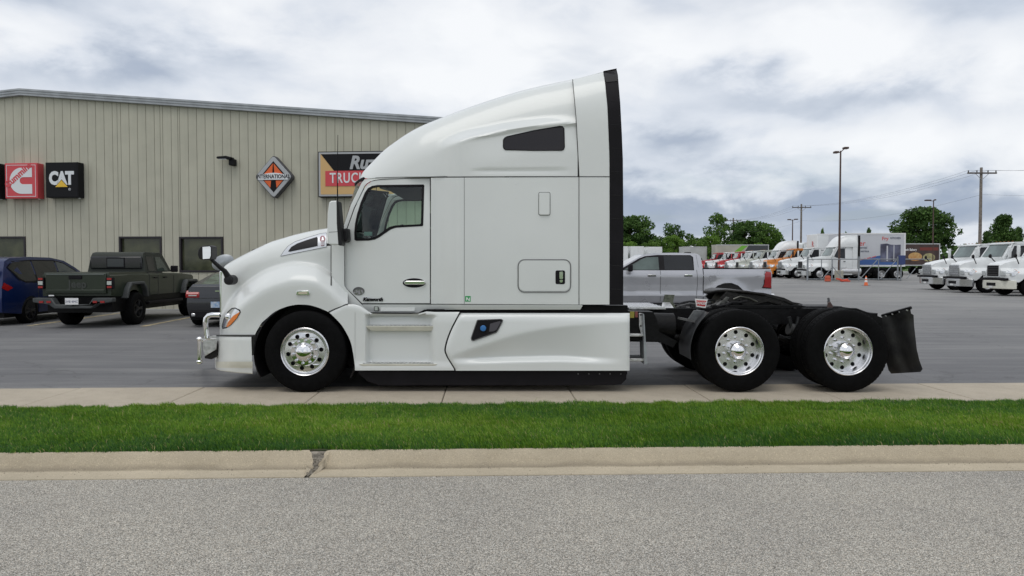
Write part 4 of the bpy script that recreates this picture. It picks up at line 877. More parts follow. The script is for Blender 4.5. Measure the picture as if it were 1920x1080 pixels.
mb = MB(); plate([(872, 555), (882.5, 555), (882.5, 565.5), (872, 565.5)], 1.205, 1.2075, mb); gs = part('sticker', mb, GREENS)
mb = MB(); plate([(874, 557.5), (876, 557.5), (879.5, 562.5), (879.5, 558), (881, 558), (881, 564), (879, 564), (875.5, 560), (875.5, 563.5), (874, 563.5)], 1.207, 1.2085, mb); mb.build('sticker_mark', STICKW, gs)
# ---- side fairings
lt = ip([(617, 586), (625, 581), (635, 576.5), (650, 570.5), (660, 570.5), (673, 573), (690, 583.5), (700, 588), (780, 588.5), (800, 584), (865, 585)])
lr = ip([(585, 863), (600, 855), (625, 843), (645, 836.5), (657, 834.5), (668, 838), (680, 845), (693, 853)])   # seam to the tank fairing
def cf_w(px, py):
    w = 1.205
    w -= .03 * (1 - qc((py - lt(px)) / 26)) if px > 690 else .02 * (1 - qc((py - lt(px)) / 10))
    a = sst(684, 694, px) * (1 - sst(803, 816, px))           # recess for the steps
    w -= .105 * a * sst(589, 594, py) * (1 - sst(680, 684, py)) * (1)
    w += .0 if px < 664 else .012 * sst(676, 690, py)
    return w
cols = []
for px in list(np.linspace(618, 666, 16)): cols.append((px, lt(px), min(arch(px), 692)))
part('fender_rear', skin(cols, 26, cf_w, cap=False), WHITE, both=True, ang=50)
rows = []
ny = 40
mb = MB(); xs = [0, .02, .05, .08] + list(np.linspace(.10, .19, 8)) + list(np.linspace(.24, .76, 8)) + list(np.linspace(.80, .97, 12)) + [1]
for j in range(ny + 1):
    for k in xs:
        t = j / ny; xl = 665.5; xr_ = lr(585 + 110 * t) - 1.5; px = xl + (xr_ - xl) * k; top = lt(px) if px < 800 else 585; py = top + (694.5 - top) * t
        rows.append(P(px, py, cf_w(px, py)))
n = len(xs); mb.add(rows, [(i * n + j, i * n + j + 1, (i + 1) * n + j + 1, (i + 1) * n + j) for i in range(ny) for j in range(n - 1)]); part('cab_fairing', mb, WHITE, both=True, ang=50)
def step(name, x0, x1, x2, x3, y0, y1, w1):
    """tapered step: tread flush with the fairing, narrowing below"""
    a, b = P(x0, y0, w1), P(x1, y0, w1); c, d = P(x3, y1, w1 - .03), P(x2, y1, w1 - .03); wi = 1.095
    mb = MB(); v = [a, b, c, d] + [Vector((q.x, -wi, q.z)) for q in (a, b, c, d)]
    mb.add(v, [(0, 1, 2, 3), (4, 7, 6, 5), (0, 4, 5, 1), (3, 2, 6, 7), (0, 3, 7, 4), (1, 5, 6, 2)]); o = part(name, mb, CREAM, bevel=.006)
    mb = MB(); mb.box(a.x + .05, b.x - .05, a.y + .012, -wi - .005, a.z, a.z + .008); t = mb.build('tread', STEPM, o)
    for i in range(18):
        x = a.x + .07 + (b.x - a.x - .14) * i / 17; MB().box(x - .012, x + .008, a.y + .015, a.y + .10, a.z + .008, a.z + .013).build('tread_rib', ALUD, o, ang=0)
step('step', 683, 826, 697, 810, 611.5, 620.5, 1.19); step('step', 672, 820, 690, 806, 682.5, 693.5, 1.225)
# tank fairing
tsw = ip([(836, 672), (850, 667), (900, 650), (980, 625.5), (1060, 612.5), (1120, 608), (1181, 606)])
def tf_w(px, py):
    s = tsw(px); a = 1 - sst(1050, 1172, px); lo = float(np.interp(px, [850, 960, 1050, 1140], [672, 668, 666.5, 671]))
    top = 1.13 + .085 * qc((py - 586) / 18) + .015 * sst(590, max(s, 592), py)
    if py <= s: w = top
    else:
        depth = .085 * a * sst(0, 30, lo - s)
        t = min(1, (py - s) / max(4, lo - s)); w = 1.23 - depth * t
        if py > lo: w = 1.23 - depth * (1 - sst(lo, lo + 12, py))
    w = min(w, 1.23)
    w -= .03 * (1 - qc((px - lr(py) - 1) / 10)) ; w -= .05 * (1 - qc((1181 - px) / 9))
    return w
rows = []; xs = [0, .004, .01, .018, .03] + list(np.linspace(.05, .95, 34)) + [.965, .98, .99, 1]; ny = 54
for j in range(ny + 1):
    for k in xs:
        py = 587 + 108 * j / ny; xl = lr(py) + 1.5; px = xl + (1180.5 - xl) * k; rows.append(P(px, py, tf_w(px, py)))
n = len(xs); mb = MB(); mb.add(rows, [(i * n + j, i * n + j + 1, (i + 1) * n + j + 1, (i + 1) * n + j) for i in range(ny) for j in range(n - 1)])
tank = part('tank_fairing', mb, WHITE, both=True, ang=50)
a = P(1180.5, 590, 1.17); b = P(1180.5, 694, 1.17); MB().box(a.x - .02, a.x - .003, -1.17, -.75, b.z, a.z).build('fairing_end', WHITE, tank)
line('fairing_gap', [(lr(y) , y) for y in np.linspace(587, 693, 16)], lambda a, b: 1.165, .012, 0)
mb = MB(); mb.add([P(lr(y) + d, y, 1.15) for y in np.linspace(586, 695, 12) for d in (-5, 5)], [(2 * i, 2 * i + 1, 2 * i + 3, 2 * i + 2) for i in range(11)]); part('gap_liner', mb, GREYP, both=True)
fl = [(895, 600.5), (897, 600), (940, 598.5), (942.5, 600.5), (941.5, 604), (933, 620), (930, 623.5), (888, 638.5), (884.5, 638), (883.5, 634)]
mb = MB(); pxp(neg(fl), tf_w, mb=mb, cu=list(range(890, 940, 8)), cv=list(range(604, 636, 6)), off=.006); o = part('filler_recess', mb, STRIP, ang=50)
mb = MB(); pxp(neg([(919, 607), (937, 602), (939, 604), (931, 618), (926, 621), (917, 622)]), tf_w, mb=mb, off=.012); mb.build('recess_plate', mat('grey_recess', (.06, .055, .065), .5), o)
c = P(906, 615.5, tf_w(906, 615) + .012); MB().lathe([(0, -.028), (.030, -.026), (.036, -.02), (.037, 0)], c, 'Y', 24).build('filler_cap', BLUEC, o)
mb = MB(); mb.tube([P(a_, b_, tf_w(a_, b_) + .008) for a_, b_ in fl + fl[:1]], .006, 5); mb.build('recess_edge', GREYP, o)
# black gap strip over the fairings and box behind the cab
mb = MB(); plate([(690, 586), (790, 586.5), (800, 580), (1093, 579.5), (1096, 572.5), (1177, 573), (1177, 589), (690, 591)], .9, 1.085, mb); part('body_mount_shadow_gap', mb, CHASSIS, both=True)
mb = MB(); plate([(630, 590), (1170, 590), (1170, 688), (660, 688), (655, 640)], .45, .95, mb); part('fuel_tank', mb, CHASSIS, both=True, bevel=.05)  # black boxes where the tanks sit, unseen, added to block light under the cab
mb = MB(); plate([(668, 694), (1175, 694.5), (1174.5, 711), (1165, 721), (1110, 723), (712, 723), (690, 716), (676, 704)], 1.10, 1.16, mb); sk = part('rubber_skirt', mb, STRIP, both=True, bevel=.008)
for x in range(1084, 1170, 20): c = P(x, 701, 1.16); MB().lathe([(0, -.006), (.009, -.004), (.01, 0)], c, 'Y', 8).build('skirt_bolt', GREYP, sk)
mb = MB(); plate([(1163, 692), (1176, 692), (1176, 700), (1170, 712), (1160, 712)], .95, 1.10, mb); part('skirt_bracket', mb, CHASSIS, both=True)
# ---- cab interior
fl_z = P(700, 575, 1.0).z; xi0, xi1 = P(650, 500, 1.0).x, P(812, 500, 1.0).x; zr = P(740, 334, 1.0).z
mb = MB(); mb.box(xi0 - .1, xi1, -1.0, 1.0, fl_z - .03, fl_z); part('cab_floor', mb, INTER)
mb = MB(); mb.box(xi0 + .45, xi1 + .02, -.97, .97, zr - .10, zr - .06); part('headliner', mb, INTERL)
zc0 = P(700, 447, 1.0).z
mb = MB()
v, f = patch([(-1.04, fl_z), (1.04, fl_z), (1.0, zr), (-1.0, zr)], [[(-.5, fl_z + .3), (.5, fl_z + .3), (.5, zr - .25), (-.5, zr - .25)]], lambda a, b: (xi1 - .02, a, b)); mb.add(v, f); part('cab_rear_wall', mb, INTER)
mb = MB(); mb.box(xi1 + .9, xi1 + .95, -1, 1, fl_z, zr + .1); part('sleeper_curtain', mb, INTER)
d0 = P(668, 447, 1.0)
mb = MB(); mb.yz([(-.92, 0)], 0, 0) if False else None
prof = [(d0.x - .30, d0.z - .35), (d0.x - .26, d0.z - .02), (d0.x + .02, d0.z + .03), (d0.x + .14, d0.z - .02), (d0.x + .2, d0.z - .35)]
mb = MB(); mb.xz(prof, -.93, .93); part('dashboard', mb, INTER, bevel=.02)
mb = MB(); sc_ = Vector((d0.x + .34, -.52, d0.z + .05)); tilt = Matrix.Rotation(R(-38), 3, 'Y')
mb.tube([sc_ + tilt @ Vector((.22 * math.cos(a), .22 * math.sin(a), 0)) for a in np.linspace(0, 2 * math.pi, 33)], .017, 8)
for a in (0.3, 2.3, 4.3): mb.tube([sc_, sc_ + tilt @ Vector((.22 * math.cos(a), .22 * math.sin(a), 0))], .014, 6)
mb.tube([sc_, sc_ + tilt @ Vector((0, 0, -.4))], .04, 8); part('steering_wheel', mb, BLACKP)
for yy in (-.52, .52):
    s = empty('seat', (xi1 - .42, yy, fl_z)); s.parent = truck
    MB().box(-.27, .25, -.24, .24, .25, .42).build('cushion', INTER, s, bevel=.04)
    mb = MB(); mb.xz([(.14, .35), (.27, .35), (.36, 1.0), (.26, 1.02)], -.23, .23); mb.build('backrest', INTER, s, bevel=.03)
    mb = MB(); mb.xz([(.25, 1.03), (.34, 1.02), (.37, 1.2), (.29, 1.21)], -.13, .13); mb.build('headrest', INTER, s, bevel=.03)
mb = MB(); c = P(728, 418, 0); mb.tube([P(716, 372, .2), P(703, 406, .2)], .006, 5); part('interior_cord', mb, STRIP)
mb = MB(); p_ = P(690, 439, .9); mb.box(p_.x - .05, p_.x + .05, p_.y, p_.y + .06, p_.z - .02, p_.z + .03); part('papers', mb, mat('teal_paper', (.25, .45, .42), .7))
# ---- mirrors and antenna
mr = empty('door_mirror', P(628, 420, 1.3)); mr.parent = truck; c0 = mr.location.copy()
def mplate(poly, w0, w1):
    mb = plate(poly, w0, w1); mb.v = [(x - c0.x, y - c0.y, z - c0.z) for x, y, z in mb.v]; return mb
mplate([(617, 379), (621, 376.5), (631.5, 376), (634, 420), (636, 459), (620, 459), (614.5, 456), (613, 440), (614, 400)], 1.20, 1.40).build('mirror_shell', WHITE, mr, bevel=.035, seg=4)
mplate([(630.5, 375.8), (633.5, 377), (637.5, 415), (641, 459), (639, 461), (634, 459.5), (631, 420)], 1.205, 1.405).build('mirror_bezel', BLACKP, mr, bevel=.01)
mplate([(636, 432), (650, 427), (651.5, 452), (640, 456)], 1.03, 1.25).build('mirror_arm', BLACKP, mr, bevel=.02)
mplate([(616.5, 435), (633.6, 434), (633.6, 434.8), (616.5, 435.8)], 1.39, 1.401).build('shell_seam', GAP, mr)
mb = MB(); mb.tube([P(633, 377, 1.3) - c0, P(632.5, 330, 1.3) - c0, P(633.5, 253, 1.3) - c0], [.009, .006, .0035], 6); mb.build('antenna', STRIP, mr)
c = copy_tree(mr, truck); c.rotation_euler = (0, 0, 0); c.location = (mr.location.x, -mr.location.y, mr.location.z)   # passenger side
hm = empty('hood_mirror', P(424, 525, .95)); hm.parent = truck; c0 = hm.location.copy()
L_ = lambda a, b, w: P(a, b, w) - c0
mb = MB(); mb.tube([L_(396, 486, 1.10), L_(402, 492, 1.09), L_(412, 501, 1.05), L_(421, 508, 1.0), L_(427, 518, .95), L_(431, 526, .85)], [.022, .024, .026, .032, .04, .05], 10); mb.build('mirror_arm', BLACKP, hm)
mb = MB(); q = L_(430.5, 525, .93); mb.lathe([(0, -.06), (.045, -.055), (.062, -.035), (.064, .12)], q, 'Y', 20); mb.build('mirror_base', BLACKP, hm)
mb = MB(); plate([(370.5, 478), (371, 470), (375, 463), (381, 460.5), (392, 460), (396.5, 462), (397, 480), (394, 487), (380, 487.5), (373, 485)], 1.02, 1.20, mb); mb.v = [(x - c0.x, y - c0.y, z - c0.z) for x, y, z in mb.v]; mb.build('mirror_housing', BLACKP, hm, bevel=.03, seg=3)
mb = MB(); plate([(379.5, 463), (393, 462), (395, 464), (395.3, 479), (393, 485), (380, 486)], 1.198, 1.206, mb); mb.v = [(x - c0.x, y - c0.y, z - c0.z) for x, y, z in mb.v]; mb.build('mirror_face', MIRROR, hm, bevel=.002)
c = copy_tree(hm, truck); c.location = (hm.location.x - .05, .90, hm.location.z); c.rotation_euler = (0, 0, R(12))
# the far hood mirror seen from behind over the hood
hm2 = empty('hood_mirror', P(418, 492, -1.0)); hm2.parent = truck
mb = MB(); mb.lathe([(0, -.03), (.09, -.025), (.13, 0), (.12, .03), (0, .04)], (0, 0, 0), 'Y', 24); mb.v = [(x * 1.25 + .35 * z, y, z * .95) for x, y, z in mb.v]; mb.build('mirror_housing', GREYP if False else STEEL, hm2)
# ---- chrome bumper guard
gd = empty('bumper_guard', P(390, 650, .6)); gd.parent = truck; c0 = gd.location.copy()
for w_ in (.95, -.75):
    mb = MB(); pts = [L_(413, 590.5, w_), L_(398, 590.5, w_), L_(391, 592, w_), L_(386.5, 597, w_), L_(385.3, 606, w_), L_(386, 620, w_), L_(388.5, 634, w_)]; mb.tube(pts, .033, 12); mb.build('hoop', CHROME, gd)
    mb = MB(); plate([(380, 634), (404, 628.5), (407, 634), (405, 655), (384, 668), (380, 655)], w_ - .02, w_ + .0, mb); mb.v = [(x - c0.x, y - c0.y, z - c0.z) for x, y, z in mb.v]; mb.build('mount_plate', ALUD, gd, bevel=.004)
    mb = MB(); plate([(386, 644), (404, 640), (407, 646), (407, 666), (396, 674), (383, 672)], w_ - .16, w_ - .04, mb); mb.v = [(x - c0.x, y - c0.y, z - c0.z) for x, y, z in mb.v]; mb.build('hinge_block', GREASE, gd, bevel=.01)
    mb = MB(); mb.tube([L_(374, 637, w_), L_(374.5, 655, w_), L_(374, 678, w_)], .030, 14); mb.build('post', CHROME, gd)
    for yy in (636, 678.5): MB().lathe([(0, .034), (.026, .026), (.04, .008), (.04, -.008), (.026, -.026), (0, -.034)], L_(374, yy, w_), 'Z', 16).build('post_cap', CHROME, gd)
for yy in (640, 676):
    a, b = L_(374, yy, .95), L_(374, yy, -.75); mb = MB(); mb.tube([a, b], .028, 10); mb.build('cross_tube', CHROME, gd)
mb = MB(); mb.tube([L_(376, 640, .93), L_(390, 636, .93), L_(406, 634, .93)], .022, 8); mb.build('stay', CHROME, gd)
# ---- chassis
def rail(w0, w1, name):
    mb = MB(); plate([(640, 640), (640, 600), (1180, 577.5), (1604, 577.5), (1655, 598), (1655, 612), (1180, 612)], w0, w1, mb); return part(name, mb, CHASSIS, bevel=.006)
def solid(pts_w, name, w0, w1, m=CHASSIS, both=False, **k):
    mb = MB(); plate(pts_w, w0, w1, mb); return part(name, mb, m, both=both, **k)
solid([(1150, 577.8), (1606, 577.8), (1655, 596), (1655, 606), (1150, 612)], 'frame_rail', .40, .46, both=True)
solid([(500, 612), (1150, 580), (1150, 614), (500, 650)], 'frame_rail', .40, .46, both=True)
for x in (1215, 1300, 1420, 1540, 1640):
    a = P(x, 590, .4); MB().box(a.x - .04, a.x + .04, -.4, .4, a.z - .10, a.z + .02).build('crossmember', CHASSIS, truck)
a, b = P(1178, 573.5, .55), P(1245, 580.5, .5)
mb = MB(); mb.box(a.x, b.x, -.62, .62, a.z - .04, a.z - .02); dk = part('deck_plate', mb, ALUD)
for i in range(14):
    x = a.x + .03 + i * (b.x - a.x - .06) / 13
    for j in range(5): MB().box(x - .008, x + .02, -.6 + j * .26, -.52 + j * .26, a.z - .02, a.z - .012).build('tread_bar', ALU, dk, ang=0)
solid([(1240, 577.5), (1245, 565), (1248, 552.5), (1265, 553), (1262, 566), (1268, 577.5)], 'hose_support', .05, .12, m=mat('dusty_bracket', (.11, .12, .09), .8, noise=(20, .6)))
mb = MB(); a = P(1252, 572, .3); mb.add([a + Vector((-.09, 0, -.05)), a + Vector((.09, 0, -.05)), a + Vector((.06, .15, .03)), a + Vector((-.04, .15, .03))], [(0, 1, 2, 3)]); part('bracket_foot', mb, ALUD)
# lumps and hoses on the deck
r = random.Random(5)
for i in range(7):
    pts = [P(1268 + i * 9, 577 - r.random() * 2, .1 + .05 * i)]; 
    for k in range(6): pts.append(pts[-1] + Vector((.10, r.uniform(-.06, .06), r.uniform(-.02, .035))))
    mb = MB(); mb.tube(pts, .016, 6); part('air_hose', mb, BLACKP if i % 2 else GREYP)
# ladder behind the tank fairing
a, b = P(1198, 586, 1.0), P(1206, 624, 1.0)
solid([(1198, 587), (1205.5, 587.5), (1207.5, 626), (1202, 626), (1198.5, 613)], 'step_bracket', .985, 1.0, m=ALUD, bevel=.003)
for y in (590, 611): MB().lathe([(0, -.01), (.013, -.008), (.015, 0)], P(1201.5, y, 1.0), 'Y', 8).build('bracket_bolt', GREYP, truck)
solid([(1205.5, 587.5), (1208, 590), (1210, 626), (1214, 683), (1208, 683), (1207, 640), (1207, 626)], 'ladder_side', .78, 1.08, m=STEEL)
for y0, y1, ww in ((625.5, 631, 1.05), (659, 677.5, 1.02)):
    a, b = P(1180, y1, ww), P(1210, y1, ww); zt_ = a.z + .035
    mb = MB(); mb.box(a.x, b.x, -ww, -.62, a.z, zt_); part('ladder_step', mb, ALUD, bevel=.006)
mb = MB(); a = P(1190, 600, .62); mb.cyl(P(1182, 610, .8), P(1262, 612, .8), .17, 20); part('air_tank', mb, CHASSIS, both=True)
solid([(1181, 584), (1189.5, 584), (1189, 596), (1181, 596)], 'warning_label', .975, .98, m=mat('yellow_label', (.30, .26, .04), .5)); solid([(1190.5, 584), (1196, 584), (1196, 595), (1191, 595)], 'small_tag', .975, .98, m=mat('red_tag', (.22, .06, .05), .5))
solid([(1181, 584), (1225, 585), (1232, 600), (1236, 622), (1270, 640), (1262, 652), (1236, 640), (1181, 638)], 'battery_box', .50, .97)
# suspension: hangers, air bags, axles, springs, drums
for x in (1252, 1488):
    mb = MB()
    for (x0, y0_, x1, y1_) in ((x - 9, 594, x - 4, 612), (x + 9, 594, x + 6, 612), (x - 4, 612, x - 2, 632), (x + 6, 612, x + 9, 626), (x - 4, 611, x + 7, 611), (x - 2, 630, x + 8, 627)):
        mb.tube([P(x0, y0_, .62), P(x1, y1_, .62)], .026, 8)
    part('spring_hanger', mb, mat('hanger_iron', (.035, .036, .038), .4, .5, noise=(9, .4)), both=True)
for xw in (1387, 1591):
    a = P(xw, 660, 0); zc_ = .51; xw_ = P(xw, 660, 1.24).x
    mb = MB(); mb.cyl((xw_, -1.0, zc_), (xw_, 1.0, zc_), .085, 16); mb.lathe([(0, -.24), (.15, -.2), (.22, 0), (.15, .2), (0, .24)], (xw_ + .02, 0, zc_), 'X', 20); part('axle_housing', mb, CHASSIS)
    mb = MB(); mb.lathe([(.14, 0), (.155, .03), (.13, .06), (.155, .09), (.13, .12), (.15, .16), (.12, .2)], (xw_ + .42, -.52, .50), 'Z', 20); part('air_bag', mb, RUBBER, both=True)
    mb = MB(); mb.lathe([(.21, -.62), (.21, -.86), (.0, -.86)], (xw_, 0, zc_), 'Y', 28); part('brake_drum', mb, GREASE, both=True)
    mb = MB(); mb.tube([(xw_ - .60, -.50, .62), (xw_ - .3, -.52, .50), (xw_ + .1, -.52, .44), (xw_ + .5, -.52, .46)], .04, 8); part('trailing_arm', mb, CHASSIS, both=True)
    mb = MB(); mb.cyl((xw_ - .25, -.55, .66), (xw_ - .5, -.6, .74), .08, 14); part('brake_chamber', mb, mat('chamber_grey', (.05, .05, .05), .5), both=True)
xa, xb = P(700, 660, 0).x, P(1387, 660, 1.24).x
mb = MB(); mb.cyl((xa, 0, .62), (xb, 0, .54), .055, 12); mb.cyl((xb, 0, .54), (xb + 1.3, 0, .53), .05, 12); part('drive_shaft', mb, CHASSIS)
xf_ = P(571, 664, 1.2).x; mb = MB(); mb.tube([(xf_, -.95, .50), (xf_, -.6, .42), (xf_, .6, .42), (xf_, .95, .50)], .06, 10); part('front_axle', mb, CHASSIS)
mb = MB(); mb.box(xf_ - .6, xf_ + .75, -.40, .40, .45, 1.2); part('engine', mb, CHASSIS, bevel=.08)
# quarter fender before the drive wheels, with its placard
wx, wz = P(1387, 660, 1.24).x, .514
mb = MB(); n = 16; v = []
for i in range(n + 1):
    a_ = R(128 + 62 * i / n)
    for rr_, yy in ((.60, -1.215), (.60, -.60), (.606, -.60), (.606, -1.215)): v.append((wx + rr_ * math.cos(a_), yy, wz + rr_ * math.sin(a_)))
mb.add(v, [(i * 4 + j, i * 4 + (j + 1) % 4, (i + 1) * 4 + (j + 1) % 4, (i + 1) * 4 + j) for i in range(n) for j in range(4)] + [(0, 1, 2, 3), tuple(n * 4 + k for k in (3, 2, 1, 0))])
part('quarter_fender', mb, mat('grey_black_fender_plastic', (.030, .031, .034), .45, noise=(8, .4)), both=True, ang=40)
solid([(1291, 600), (1303, 582), (1321, 583), (1326, 586), (1306, 603)], 'fender_bracket', .93, 1.0, m=mat('dusty_fender', (.10, .105, .11), .5, noise=(12, .4)))
mb = MB(); plate([(1275, 595), (1304, 601), (1303, 605), (1274, 599)], .9, 1.02, mb); part('fender_stay', mb, GREYP)
o = solid([(1303, 560), (1327, 561.5), (1323, 577.5), (1305.5, 575)], 'placard', .985, .992, m=STICKW)
plate([(1305.5, 563), (1324.5, 564), (1322, 574.5), (1307, 573)], .99, .996).build('placard_red', REDP, o)
pt = P(1314.5, 568.6, 1.0); text('placard_text', 'DANGER', STICKW, .052, .001, .001, parent=o, loc=(pt.x, pt.y, pt.z), rot=(math.pi / 2, R(4), 0), sx=.62)
# fifth wheel
fx = empty('fifth_wheel', P(1412, 578, .0)); fx.parent = truck; c0 = fx.location.copy()
def fplate(poly, w0, w1, name, m=GREASE, bev=.006, both=False):
    mb = plate(poly, w0, w1); mb.v = [(x - c0.x, y - c0.y, z - c0.z) for x, y, z in mb.v]; mb.build(name, m, fx, bevel=bev)
    if both: m2 = MB(); m2.v = [(x, -y - 2 * c0.y, z) for x, y, z in mb.v]; m2.f = mb.f; m2.m = mb.m; m2.build(name, m, fx, bevel=bev)
tz = ip([(q.x, q.z) for q in (P(a_, b_, .44) for a_, b_ in ((1340, 549), (1352, 544.5), (1372, 542.5), (1400, 545), (1436, 550.5)))])
xs_ = [P(a_, 545, .44).x for a_ in (1340, 1350, 1366, 1400, 1436)]
pl_ = [(xs_[0], -.16), (xs_[1], -.30), (xs_[2], -.42), (xs_[3], -.45), (xs_[4], -.43), (xs_[4], -.11), (xs_[3], -.05), (xs_[3], .05), (xs_[4], .11), (xs_[4], .43), (xs_[3], .45), (xs_[2], .42), (xs_[1], .30), (xs_[0], .16)]
v, f = patch(pl_, [], lambda x, y: (x - c0.x, y, tz(x) - c0.z), [xs_[1], xs_[2], xs_[3]], [-.2, 0, .2]); mb = MB(); mb.add(v, f); q = mb.build('top_plate', GREASE, fx); sm_ = q.modifiers.new('thick', 'SOLIDIFY'); sm_.thickness = .035; sm_.offset = -1
fplate([(1432, 549), (1470, 558), (1503, 574), (1500, 577), (1468, 564), (1433, 554)], .12, .42, 'ramp', both=True)
fplate([(1362, 547), (1380, 547), (1394, 560), (1376, 568), (1358, 566), (1352, 560)], .34, .42, 'side_flange', both=True)
fplate([(1375, 549), (1432, 553), (1470, 564), (1498, 577), (1480, 577), (1440, 566), (1415, 572), (1392, 572)], .34, .40, 'pivot_bracket', both=True)
fplate([(1352, 566), (1362, 550), (1400, 548), (1438, 555), (1470, 565), (1497, 577), (1350, 577)], -.16, .36, 'casting_body', m=CHASSIS)
fplate([(1336, 572), (1505, 572), (1503, 579.5), (1334, 579.5)], -.46, .46, 'mounting_plate', m=CHASSIS)
fplate([(1352, 566), (1362, 556), (1368, 558), (1360, 570), (1346, 572)], .2, .43, 'jaw_lever', m=mat('bare_iron', (.10, .10, .095), .4, .6, noise=(20, .5)))
mb = MB(); mb.tube([L_(1375, 561, .43), L_(1388, 556, .43), L_(1405, 559, .43), L_(1420, 566, .43)], .012, 6); mb.build('release_rod', mat('worn_iron', (.12, .12, .11), .4, .7), fx)
mb = MB(); mb.tube([L_(1340, 577, .44), L_(1352, 566, .40), L_(1364, 573, .36), L_(1378, 568, .3)], .02, 6); mb.build('grease_line', GREYP, fx)
for i in range(26):   # bolts, lumps of grease and road dirt
    a_ = L_(r.uniform(1340, 1490), r.uniform(570, 579), r.uniform(.3, .46)); MB().box(a_.x - .02, a_.x + .02, a_.y - .02, a_.y + .02, a_.z - .012, a_.z + .015).build('mounting_bolt', GREASE, fx, ang=0)
solid([(1553, 577), (1554, 568), (1557, 566), (1561, 572), (1562, 577)], 'lamp_bracket', .3, .34, m=mat('rusty_bracket', (.07, .04, .035), .7))
solid([(1512, 574.5), (1578, 574.5), (1586, 578), (1512, 578)], 'hose_tray', -.2, .2)
# tail and mud flaps
solid([(1600, 578), (1656, 598), (1656, 640), (1636, 640), (1600, 612)], 'tail_plate', -.42, .42)
ne = [(1706.5, 577.5), (1708.5, 588), (1713, 590.5), (1714, 610), (1716.5, 632), (1719, 655), (1724, 676), (1730, 692), (1726, 697.5)]
fe = [(1654, 593), (1654, 600), (1655, 606), (1656, 620), (1658, 640), (1660, 660), (1662, 680), (1666, 694), (1671, 700.5)]
v = []
for (a, b), (c, d) in zip(ne, fe):
    for k in np.linspace(0, 1, 12):
        px, py = a + (c - a) * k, b + (d - b) * k; w_ = 1.20 - .42 * k + .025 * math.sin(k * 9 + b * .02) ; v.append(P(px, py, w_))
mb = MB(); n = 12; mb.add(v, [(i * n + j, i * n + j + 1, (i + 1) * n + j + 1, (i + 1) * n + j) for i in range(len(ne) - 1) for j in range(n - 1)])
FLAP = mat('muddy_rubber_flap', (.016, .016, .017), .5, noise=(6, .6, (.030, .030, .029)), bump=(14, .6)); part('mud_flap', mb, FLAP, both=True, ang=60)
a, b = P(1654, 592, .78), P(1708, 577, 1.20); mb = MB(); mb.tube([a, b], .02, 6); part('flap_hanger', mb, CHASSIS, both=True)
for k in (.12, .35, .6, .85): c = a.lerp(b, k); MB().lathe([(0, -.022), (.012, -.02), (.014, 0)], c - Vector((0, .004, .012)), 'Y', 8).build('flap_bolt', ALUD, truck)
# ------------------------------------------------------------------ parked cars
class Car:
    def __init__(s, name, loc, rz, label, cat, hw, group=None):
        s.r = empty(name, loc, rz, label, cat, group); s.hw = hw
    def body(s, name, poly, m, cy, cz, fn=None, bevel=.03, **k):
        f0 = fn or (lambda x, y, z: (x * s.hw(y, z), y, z))
        v, f = shell(poly, f0, cy, cz, **k); mb = MB(); mb.add(v, f); return mb.build(name, m, s.r, ang=38, bevel=bevel)
    def side(s, name, poly, m, off=.004, sides=(-1, 1), holes=(), par=None, cy=(), cz=(), ang=30):
        out = []
        for sg in sides:
            mb = MB(); v, f = patch(poly, holes, lambda y, z: (sg * (s.hw(y, z) + off), y, z), cy, cz); mb.add(v, f); out.append(mb.build(name, m, par or s.r, ang=ang))
        return out
    def seam(s, name, pts, m=GAP, r_=.007, sides=(-1, 1), off=.001):
        pts = [tuple(np.array(p) * (1 - t) + np.array(q) * t) for p, q in zip(pts[:-1], pts[1:]) for t in np.linspace(0, 1, 9)[:-1]] + [pts[-1]]
        for sg in sides:
            mb = MB(); mb.tube([(sg * (s.hw(y, z) + off), y, z) for y, z in pts], r_, 4); mb.build(name, m, s.r)
    def box(s, name, m, *b, par=None, bevel=0, loc=None):
        return MB().box(*b).build(name, m, par or s.r, bevel=bevel)
    def wheel(s, x, y, r_, w, rim, spokes=5, sg=1, rimr=.62, zc=None):
        e = empty('wheel', (x, y, zc or r_)); e.parent = s.r
        mb = MB(); rr_ = r_ * rimr
        mb.lathe([(rr_, sg * 0), (rr_ + .02, sg * .008), (r_ - .05, sg * .012), (r_ - .015, -sg * .005), (r_, -sg * .03), (r_, -sg * (w - .03)), (r_ - .02, -sg * w), (rr_, -sg * w)], (0, 0, 0), 'X', 32); mb.build('tyre', RUBBER, e, ang=40)
        mb = MB(); mb.lathe([(rr_ + .002, 0), (rr_ - .015, -sg * .004), (rr_ - .025, -sg * .05), (rr_ - .03, -sg * .12)], (0, 0, 0), 'X', 32)
        for k in range(spokes):
            a = 2 * math.pi * k / spokes
            for da in (-.13, .13): mb.cyl((-sg * .02, .045 * math.cos(a), .045 * math.sin(a)), (-sg * .02, (rr_ - .02) * math.cos(a + da), (rr_ - .02) * math.sin(a + da)), .022, 6)
        mb.lathe([(0, sg * .0), (.05, -sg * .003), (.065, -sg * .03)], (0, 0, 0), 'X', 14); mb.build('rim', rim, e, ang=35)
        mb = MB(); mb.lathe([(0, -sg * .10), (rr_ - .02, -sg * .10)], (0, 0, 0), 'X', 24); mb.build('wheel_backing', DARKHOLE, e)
def archp(yc, r_, zb, zc, n=10):
    a0 = math.degrees(math.asin((zb - zc) / r_)); return [(yc + r_ * math.cos(R(a)), zc + r_ * math.sin(R(a))) for a in np.linspace(a0, 180 - a0, n)]
